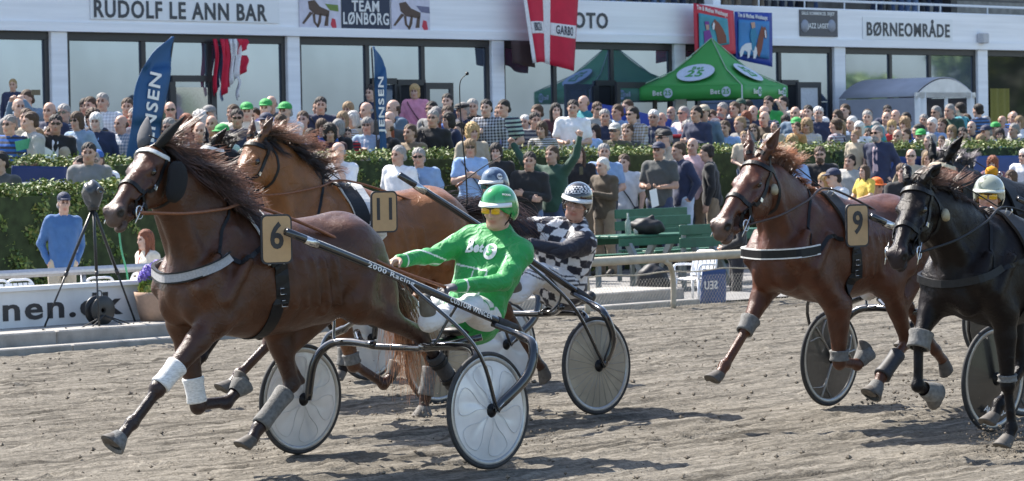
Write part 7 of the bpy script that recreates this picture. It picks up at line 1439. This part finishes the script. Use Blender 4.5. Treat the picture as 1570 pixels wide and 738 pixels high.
# x, top y, row, who, hair, hair colour, top, colour, pose, turn, extras
T_ = '''22 121 E c short blond long navy down 0
53 137 D m short brown long grey_blue photo 0
26 150 C m bald grey long grey pocket -20
31 166 B m short brown short beige down 10
12 176 A m short grey short blue read 5 spec
50 171 A m short brown short light_grey read 25
71 156 B m bald brown jacket/white navy pocket 10
78 175 A m short dark jacket/white black read 0 sun
103 159 B m short grey long navy clasp -5 sun
128 171 A w bob brown jacket/white pale_denim pocket 0 sun
129 151 D w bob dark long dark_grey down 20
146 148 D m short brown long brown down 10
143 167 B w curly brown long brown down -10 sun
161 142 C m short grey short white clasp 10
159 172 A w bob white jacket/light_blue navy down 5
197 150 C m short brown short red down 0
136 218 F m short dark long grey down 0
127 239 F m short dark long white down 10
147 231 F m short grey short navy down -10 sun
157 227 f m short brown short white down 0 cap:blue
3 231 F m short dark short dark_grey cross 20
268 155 C m bald brown long tan down 0 sun
255 180 A m short grey short white clasp 0 spec
316 160 C m short grey long grey down 0 cap:grey
310 170 B w curly white long cream down 0 spec
289 176 B w curly red long dark_red down 0
331 176 A m bald brown short tan down 0
343 188 A m short grey short pale_green down 0 cap:green
366 167 A m short dark long navy down -20 sun
379 155 B m short fair long cream down 0 cap:green
393 165 B m short dark long black down 0
407 150 B m short fair long lavender down 0 cap:green
418 146 C m bald dark long dark_grey down 0
437 155 A m short grey long white chin 0 cap:green beard:grey
403 171 A m short grey long dark_red down 0 cap:navy
443 188 A w bob dark short light_blue down 0
486 148 C m short dark short navy clasp 0
496 152 C m short dark short dark_grey down 10
494 182 A w bob brown short blue clasp -30
484 197 A w bob dark long black down 10
522 171 B w bob fair long khaki down 10
517 183 A w bob grey jacket/grey black down 0
524 217 F m bald grey short white chin 0 sun
540 156 C w bob fair short white down 30
549 170 B w bob white long beige clasp 50
562 180 A w bob grey jacket/white pale_denim clap 0 spec
568 156 B m bald grey long dark_grey down 0
573 131 E m short dark long navy down 0
595 170 B m bald brown long dark_grey down 30
598 196 A c bob red long black clasp 10
638 129 E w bob blond long pink clasp 0
601 155 C m short brown long brown down 0 sun
614 152 B m bald brown jacket/grey grey_blue down 40
658 168 A m short grey long black clasp 0 spec
664 155 C m short dark short grey down 0 spec
679 163 B m short grey jacket/cream dark_grey down 10 spec
693 143 D m short dark short navy down 0
690 172 A w bob dark long navy pocket 45
697 161 B m short brown long blue down 10
712 155 B m short grey jacket/light_blue navy down 10 flat:black
727 151 C m short grey jacket/light_blue black down 0
751 152 A m short dark long black cup 0
722 189 f w curly blond short beige down -30
766 160 C m short brown long brown down 0
783 152 A m short dark short pale_green clasp 0
721 213 F w bob fair short light_blue clap 0 sun
740 223 f w bob dark long dark_red down 0 sun
769 219 F w bob dark short black down 0
606 223 F m short grey short white down 0
651 226 F m short grey short light_blue down 0 sun
816 172 B m short dark long grey read -30
850 158 B w long dark long dark_red down -20
872 153 A m short dark short white read -50
896 146 D m bald fair short teal down 60
908 156 C m short brown short light_grey clasp -20 sun
893 185 A m short dark long light_blue clasp 10 spec
931 167 B m short grey long navy down 0
941 187 A m short grey jacket/black olive cross 0 cap:light_grey sun
947 160 C m short brown short light_blue down 30
974 163 A m short dark long khaki cross 10 sun
962 153 D m short brown long grey down 40
851 223 F m short brown long dark_green up 0
804 232 F m short dark long black cross 5
892 223 f w long brown long black read -20
923 220 f m short grey short light_blue clasp -30
928 241 F m short white long brown clap 15
1003 168 B m short white jacket/grey navy down 0 spec
1006 196 A m short grey jacket/white khaki clasp 0 cap:black
1025 197 f m short grey long beige chin 20 cap:black sun
1030 163 D m bald white short light_grey down 10
1047 163 C m short grey short pale_pink down 0 sun
1071 162 A m short dark long navy cross 5
1086 159 A m short dark long grey_blue down 0 cap:beige
1108 157 B m short grey jacket/white navy read 10 beard:grey
1124 156 B m short brown long grey down 0
1135 150 D m short dark short white down -10 cap:dark_green
1152 153 D m short dark short green down 40
1159 161 C m bald brown short navy down 20
1141 178 A m short fair short grey read 0
1144 201 f c short fair short beige clasp 10
1160 190 A w long brown short dark_red down 0 spec
1168 170 B m bald grey short brown down 10
1009 216 F m short grey short dark_grey read 10 cap:navy
1053 217 F m short brown long navy pocket 40
1061 211 f m bald fair short pale_pink down 20
1098 220 F m short dark long black down 60
1180 161 C m bald dark short black down 0
1181 147 D m short dark short green down 20
1203 147 D m short dark short cream photo 10
1213 163 B m bald grey long grey_blue down 0
1238 161 C m short dark long black down 0
1255 163 B m short white short navy down -30
1230 178 A m short grey long grey_blue down 20 cap:green
1221 187 A c short brown short tan down 20
1242 182 A w curly fair long cream down 10
1266 178 B m short grey short navy down 10 cap:white
1279 181 A m short brown long mauve clasp 130
1292 184 A w long fair jacket/beige grey cup 0
1301 159 C m short brown jacket/white olive down 10
1317 186 A w bob white long white clasp 20
1324 168 C w bob brown long brown down 20
1337 169 B m short grey long teal down 10
1343 186 B m short grey short teal down 30
1353 171 C m bald white short light_grey down 0
1237 193 A m bald brown short navy down 0
1183 187 A c bald fair short beige down 0
1183 205 f w bob white short white down 20 sun
1209 207 A w curly blond short beige down 10
1356 161 D m short dark jacket/white navy down 0 spec
1222 226 F m short brown short light_blue down 20 beard:brown
1206 230 f w bob brown short beige down 0
1262 224 F m short brown short black down 0 sun beard:brown
1351 192 F m short grey jacket/pale_pink navy pocket 5 sun beard:grey
1270 265 G w bob blond jacket/white beige sit 20
1287 256 G m short dark short white sit 50 cap:navy
1325 253 G c long brown short yellow sit 20
1337 271 G m short grey short lavender sit -60 bucket:orange
1373 168 C m bald fair long dark_red down 10
1389 180 B w curly fair short blue clasp 20
1393 228 F m bald fair long beige down 0 sun
1406 190 A m short dark short white down 50
1418 196 A m short fair short bright_blue down 20 cap:green
1411 175 C m short grey long grey down 10
1444 162 C m short grey jacket/white navy down 0 spec
1458 167 B w bob white short cream down 30
1466 159 B m short grey long dark_green down 20
1476 157 C m short dark short teal down 80
1501 159 C m short dark long denim down 110
1441 181 B m short brown short olive down 0
1453 192 A w bob fair short cream down 20
1473 195 A m short dark short mauve clasp 0
1521 190 A m short grey long lavender clap 20 cap:navy
1530 186 B m short brown short olive down 0 cap:green
1534 177 C m bald grey short pale_pink down 0
1547 170 C m bald brown short bright_blue down 0
1556 189 A m short grey short grey clasp 0
1562 178 B w bob fair short white down 20
1567 228 F m short white short white down -20 spec
1388 250 G m short brown short black sit -10
1522 240 F w curly red long mauve down 0
1545 261 G w bob brown long khaki sit 30
1497 185 B m bald brown long dark_grey down 0
1382 196 A m short brown short white down 30
1310 200 f c short fair short beige down 0
1100 168 C m short brown long brown down 10
1560 172 C m short grey short light_blue down 10
209 165 B m short grey long navy down 0
275 196 A m short brown long grey_blue down 10
355 160 C m short brown short light_grey down 0
422 176 A w bob brown long light_grey down 20
586 182 A m bald brown long black down 20
708 186 A m short dark long grey_blue down 30
833 186 A w bob brown long olive down 0
960 190 A m short brown long dark_grey down 10
1426 205 f m short grey long brown down 20
1507 206 A w bob fair long mauve down 0
1440 208 f c short brown short pale_pink down 0
62 196 A w long fair long olive down 10
92 192 A m short brown long beige down 0
186 176 B m bald brown long grey_blue down 10
300 186 A m bald grey long khaki down 0
467 170 B m short brown long tan down 10
508 190 A w curly dark long dark_red down 0
535 196 A c short dark short red down 0
631 190 A m short brown long khaki down 10
672 180 B w bob red long dark_grey down 0
740 180 A w bob blond long lavender down 0
800 176 C m short white short blue down 0
826 160 C m short brown long navy down 0
856 196 A c short blond short light_grey down 0
916 190 A w bob dark long mauve down 10
1018 172 C m bald fair short light_blue down 10
1058 186 B w curly grey long teal down 10
1096 186 B m short dark short beige down 0
1116 184 A m short brown short light_blue down 0
1150 170 C w bob red long grey down 0
1200 176 C w bob dark short cream down 10
1226 168 C m bald brown long olive down 0
1248 196 A m short grey short red down 0
1286 168 C w long brown long navy down 0
1304 178 B m short white long light_blue down 10
1330 196 A m short dark long khaki down 0
1362 184 B w bob blond short red down 0
1370 198 A m bald fair short light_grey down 0
1396 172 C m short dark long teal down 0
1430 180 B m short white short light_blue down 10
1464 184 B m bald fair long navy down 0
1486 176 C w curly brown long pink down 0
1512 178 C m short grey long beige down 0
1540 196 A w bob dark short teal down 0
640 262 F c short dark long red down 0
828 262 F m bald white long denim down 10
960 236 f m short brown short white down 0
1080 236 f w bob fair long lavender down 10
1180 240 F m short grey long grey down 0
1300 236 f m short dark short light_grey down 0
1420 232 F w long fair long denim down 0'''
ADJ = dict(grey='grey-haired', white='white-haired', brown='brown-haired', dark='dark-haired', blond='blond', red='red-haired', fair='fair-haired')
LMK = [(45, 'far left edge'), (110, 'left of the first column'), (190, 'left of the big feather flag'), (260, 'beside the big feather flag'), (345, 'below the reflected flag'), (430, 'left of the second column'), (520, 'above the mane of horse 11'), (600, 'by the narrow feather flag'), (680, 'near the open doorway'), (760, 'left of the third column'), (830, 'right of the third column'), (930, 'below the hanging flag'), (1030, 'by the cobalt cover'), (1130, 'left half of the green tent'), (1220, 'right half of the green tent'), (1300, 'left of the awning tent'), (1400, 'beside the awning tent'), (1500, 'before the open awning tent'), (1700, 'near the mustard curtain')]
rows = []
for ln in T_.split('\n'):
    p = ln.split(); x, y, row, who, hair, hc, top, tc_, pose, turn = int(p[0]), int(p[1]), p[2], p[3], p[4], p[5], p[6], p[7].replace('_', ' '), p[8], float(p[9]); ex = p[10:]
    gar = dict(short='T-shirt' if who != 'w' else 'top', long='sweater' if who == 'w' else 'long-sleeved shirt').get(top) or ('jacket over ' + top.split('/')[1].replace('_', ' '))
    d = ('bald ' if hair == 'bald' else '') + (ADJ[hc] + ' ' if hair != 'bald' else '') + dict(m='man', w='woman', c='child')[who] + ' in ' + tc_ + ' ' + gar
    hat = [e for e in ex if ':' in e and not e.startswith('beard')]
    if hat: k, c = hat[0].split(':'); d += ' and ' + c.replace('_', ' ') + dict(cap=' cap', flat=' flat cap', bucket=' bucket hat')[k]
    if 'sun' in ex: d += ' wearing sunglasses' if not hat else ' with sunglasses'
    if pose in ('cross', 'up', 'clap', 'photo', 'chin', 'cup'): d += dict(cross=', arms crossed', up=', both arms raised', clap=', clapping', photo=', taking a photo', chin=', hand on chin', cup=', drinking')[pose]
    rows.append(dict(x=x, y=y, row=row, who=who, hair=hair, hc=hc, top=top, col=tc_, pose=pose, turn=turn, ex=ex, hat=hat, d=d, lm=[t for lim, t in LMK if x < lim][0]))
from collections import defaultdict
def relabel(key):
    g = defaultdict(list)
    for r_ in rows: g[r_['label']].append(r_)
    for k, v in g.items():
        if len(v) > 1: key(v)
for r_ in rows: r_['label'] = r_['d'] + ', ' + r_['lm']
relabel(lambda v: [r_.__setitem__('label', r_['label'] + ', ' + dict(F='before the hedge', f='at the hedge', G='by the rail', A='front row', B='second row', C='middle row', D='rear row', E='last row')[r_['row']]) for r_ in v])
relabel(lambda v: [r_.__setitem__('label', ('leftmost ' if i == 0 else 'rightmost ' if i == len(v) - 1 else 'middle ') + r_['label']) for i, r_ in enumerate(sorted(v, key=lambda q: q['x']))])
for r_ in rows:
    for a_, b_ in ((' long-sleeved shirt', ' shirt'), (' wearing sunglasses', ' with sunglasses'), (', hand on chin', ''), (', arms crossed', ''), (' with sunglasses', ''), (' over light blue', '')):
        if len(r_['label'].replace('-', ' ').split()) > 16: r_['label'] = r_['label'].replace(a_, b_)
rg = random.Random(21); nrm = np.array
def part(nm, me, root, col=None):
    c = bpy.data.objects.new(nm, me); COL.objects.link(c); c.parent = root
    if col is not None: c.color = (*col, 1)
    return c
BOT = [(.02, .03, .06), (.05, .08, .16), (.03, .03, .035), (.20, .15, .10), (.10, .15, .25), (.06, .055, .05)]
def put_person(r_, P, zt, zg, label, group, face_deg):
    """P: ground position; zt: height of the top of the head; zg: floor"""
    hgt = 1.765 if not r_['hat'] else 1.78
    sit = r_['pose'] == 'sit'; hgt -= .40 if sit else 0
    full = dict(m=1.0, w=.94, c=.72)[r_['who']]; lo, hi = (full * .93, full * 1.06)
    sc = min(hi, max(lo, (zt - zg) / hgt)); z0 = zt - hgt * sc
    d_ = ME[r_['pose']]; root = bpy.data.objects.new('person', d_['body']); COL.objects.link(root); root.location = (P[0], P[1], z0); root.scale = (sc * (1.0 if r_['who'] == 'm' else .93),) * 2 + (sc,); root.rotation_euler = (rad(rg.uniform(-3, 3)), rad(rg.uniform(-2, 4)), rad(face_deg))
    t = rg.random(); sk = lerp((.50, .31, .23), (.62, .42, .33), t) * rg.uniform(.8, 1.05); root.color = (*sk, 1)
    tag(root, label, dict(m='man', w='woman', c='child')[r_['who']], group); col = nrm(CCOL[r_['col']]) * rg.uniform(.85, 1.15)
    if '/' in r_['top']: part('jacket', d_['long'], root, col); part('shirt', d_['front'], root, CCOL[r_['top'].split('/')[1].replace('_', ' ')]); part('collar', d_['collar'], root, col)
    else:
        sh_ = part('shirt', d_[r_['top']], root, col); part('collar', d_['collar'], root, col * .9)
        if rg.random() < .34 and r_.get('row', 'F') in 'ABCD': sh_.material_slots[0].link = 'OBJECT'; sh_.material_slots[0].material = PATS[rg.randrange(4)]
    if not sit and not r_.get('bot') and rg.random() < .22: part('bag_strap', ME_STRAP, root)
    part('trousers', d_['trousers'], root, r_.get('bot') or BOT[rg.randrange(len(BOT))]); part('shoe', d_['shoeL'], root, (.03, .025, .02)); part('shoe', d_['shoeR'], root, (.03, .025, .02))
    dz = -.40 if sit else 0; yw = rad(rg.uniform(-14, 14)) * 0
    hp = []
    if not (r_['hat'] and r_['hair'] == 'short' and False): hp.append(part('hair', HAIR[r_['hair']], root, nrm(HCOL[r_['hc']]) * rg.uniform(.8, 1.15)))
    for e in r_['ex']:
        if e == 'sun': hp.append(part('sunglasses', GL_D, root))
        elif e == 'spec': hp.append(part('glasses', GL_C, root))
        elif e.startswith('beard'): hp.append(part('beard', BEARD, root, HCOL[e.split(':')[1]]))
        elif ':' in e: k, c = e.split(':'); hp.append(part('hat', HATS[k], root, CCOL[c.replace('_', ' ')])); hp[-1].scale = (1.04, 1.05, 1.0); hp[-1].location.z = 0.004
    yw = rad(rg.uniform(-8, 8))
    for q in hp: q.location.z += dz; q.scale = tuple(a * b for a, b in zip(q.scale, (1, 1, 1)))
    return root
GRP = {'F': 'spectators in front of the long hedge', 'f': 'spectators close to the hedge', 'G': 'spectators sitting near the rail'}
placed = []
for r_ in rows:
    c = ROWC[r_['row']] + rg.uniform(-.2, .2); P = PL(r_['x'], r_['y'], ND * c, ND); zg = terz(c)
    f0 = math.degrees(math.atan2(-P[1], -P[0])); placed.append((r_, put_person(r_, P, P[2], zg, r_['label'], GRP.get(r_['row'], 'spectators behind the hedge'), f0 - 22 + rg.uniform(-26, 26) - r_['turn'] * .8), P))
# filler heads deeper in the crowd are real people too: a few more per gap
# spectators on the upper tiers, seated along the parapet
UC2 = [(x_, rg.choice(['navy', 'black', 'grey', 'white', 'red', 'green', 'pale pink', 'denim'])) for x_ in (905, 930, 962, 990, 1018, 1043, 1060, 1085, 1105, 1140, 1160, 1184, 1208, 1225, 1320, 1338, 1356, 1375, 1395, 1410, 1432)]
nm_ = defaultdict(int)
for i, (x_, cl) in enumerate(UC2):
    c = CB - 1.35; u = UC(x_, 5, c)[0]; P = BP(u, c, 0); nm_[cl] += 1
    r_ = dict(who='m' if i % 3 else 'w', hat=[], ex=[], pose='sit', hair='short' if i % 3 else 'bob', hc=list(HCOL)[i % 7], top='short', col=cl); zg = zf1 - .1
    sc_l = 'spectator in %s seated on the upper tier, number %s from the left in that colour' % (cl, ['one', 'two', 'three', 'four', 'five', 'six'][nm_[cl] - 1])
    sc_l = '%s %s in %s on the upper tier above %s' % (ADJ[r_['hc']], 'man' if i % 3 else 'woman', cl, 'the hanging flag' if x_ < 950 else 'the FOTO sign end' if x_ < 1040 else 'the red poster' if x_ < 1122 else 'the blue poster' if x_ < 1190 else 'the small dark banner' if x_ < 1300 else 'the first letters of BØRNEOMRÅDE' if x_ < 1380 else 'the last letters of BØRNEOMRÅDE')
    o = put_person(r_, P, zg + 1.36, zg, sc_l, 'spectators on the upper tier', math.degrees(math.atan2(ND[1], ND[0])) + rg.uniform(-15, 15)); placed.append((r_, o, P)); r_['label'] = sc_l; r_['x'] = x_
# nearer figures of their own
def near(px, pyt, c, who, hair, hc, top, col, pose, turn, ex, label, bot, zg=0.0):
    r_ = dict(x=px, y=pyt, who=who, hair=hair, hc=hc, top=top, col=col, pose=pose, hat=[e for e in ex if ':' in e and not e.startswith('beard')], ex=ex, bot=bot); P = PL(px, pyt, ND * c, ND); f0 = math.degrees(math.atan2(-P[1], -P[0]))
    o = put_person(r_, P, P[2], zg, label, 'people close to the track', f0 - turn); r_['label'] = label; placed.append((r_, o, P)); return o
dm = near(88, 293, -26.6, 'm', 'short', 'grey', 'long', 'denim', 'pocket', -12, ['cap:navy'], 'man in blue denim shirt and navy cap leaning behind the steel rail', (.42, .36, .27))
dm.scale[0] *= .86; dm.scale[1] *= .86
near(228, 352, -26.2, 'w', 'long', 'red', 'jacket/red', 'cream', 'down', 60, [], 'red-haired woman in cream jacket partly hidden behind the flower pot', (.6, .58, .55))
near(1128, 300, -25.6, 'm', 'short', 'dark', 'long', 'black', 'clasp', 80, [], 'person in black bending behind the head of the chestnut horse', (.015, .015, .02))
# set fixed trouser colours where they show
for r_, o, P in placed:
    for key, colr in ((('brown', 928), (.24, .18, .12)), (('navy', 1053), (.38, .46, .58)), (('dark grey', 1009), (.03, .045, .10)), (('navy', 1351), (.02, .025, .045)), (('pink', 638), (.08, .16, .30)), (('light blue', 721), (.14, .22, .34))):
        if r_['col'] == key[0] and r_['x'] == key[1]:
            for ch in o.children:
                if ch.name.startswith('trousers'): ch.color = (*colr, 1)
# things held
def sheet_at(px, py, c, w_, h_, tilt, label, m, name='paper', cat='paper'):
    P = PL(px, py, ND * c, ND); a = rad(tilt); ux = TD * math.cos(a) + ZU * math.sin(a); uy = ZU * math.cos(a) - TD * math.sin(a); mb = MB(); mb.box(P, (w_, .004, h_), np.stack([ux, ND, uy], 1)); return tag(mb.build(name, m), label, cat)
M_paper = cm('paper_white', (.72, .74, .74), rough=.8, noise=.03); M_paperg = cm('paper_green', (.10, .40, .22), rough=.8)
sheet_at(36, 222, -32.75, .26, .13, 10, 'green race programme held by the man in the blue polo', M_paperg); sheet_at(70, 241, -32.65, .30, .24, -25, 'white and green programme lying on the hedge at the left', M_paper); sheet_at(1003, 304, -29.9, .16, .26, 12, 'white papers in the hand of the man in the navy cap', M_paper)
sheet_at(55, 142, -36.2, .16, .08, 0, 'dark phone held up by the photographing man at the back', M_gblk, 'phone', 'phone'); sheet_at(891, 262, -30.8, .08, .12, 0, 'phone in the hands of the woman in black before the hedge', M_gblk, 'phone', 'phone'); sheet_at(1253, 299, -27.2, .22, .12, -20, 'pale yellow programme held by the seated blond woman', cm('paper_yellow', (.6, .6, .2)))
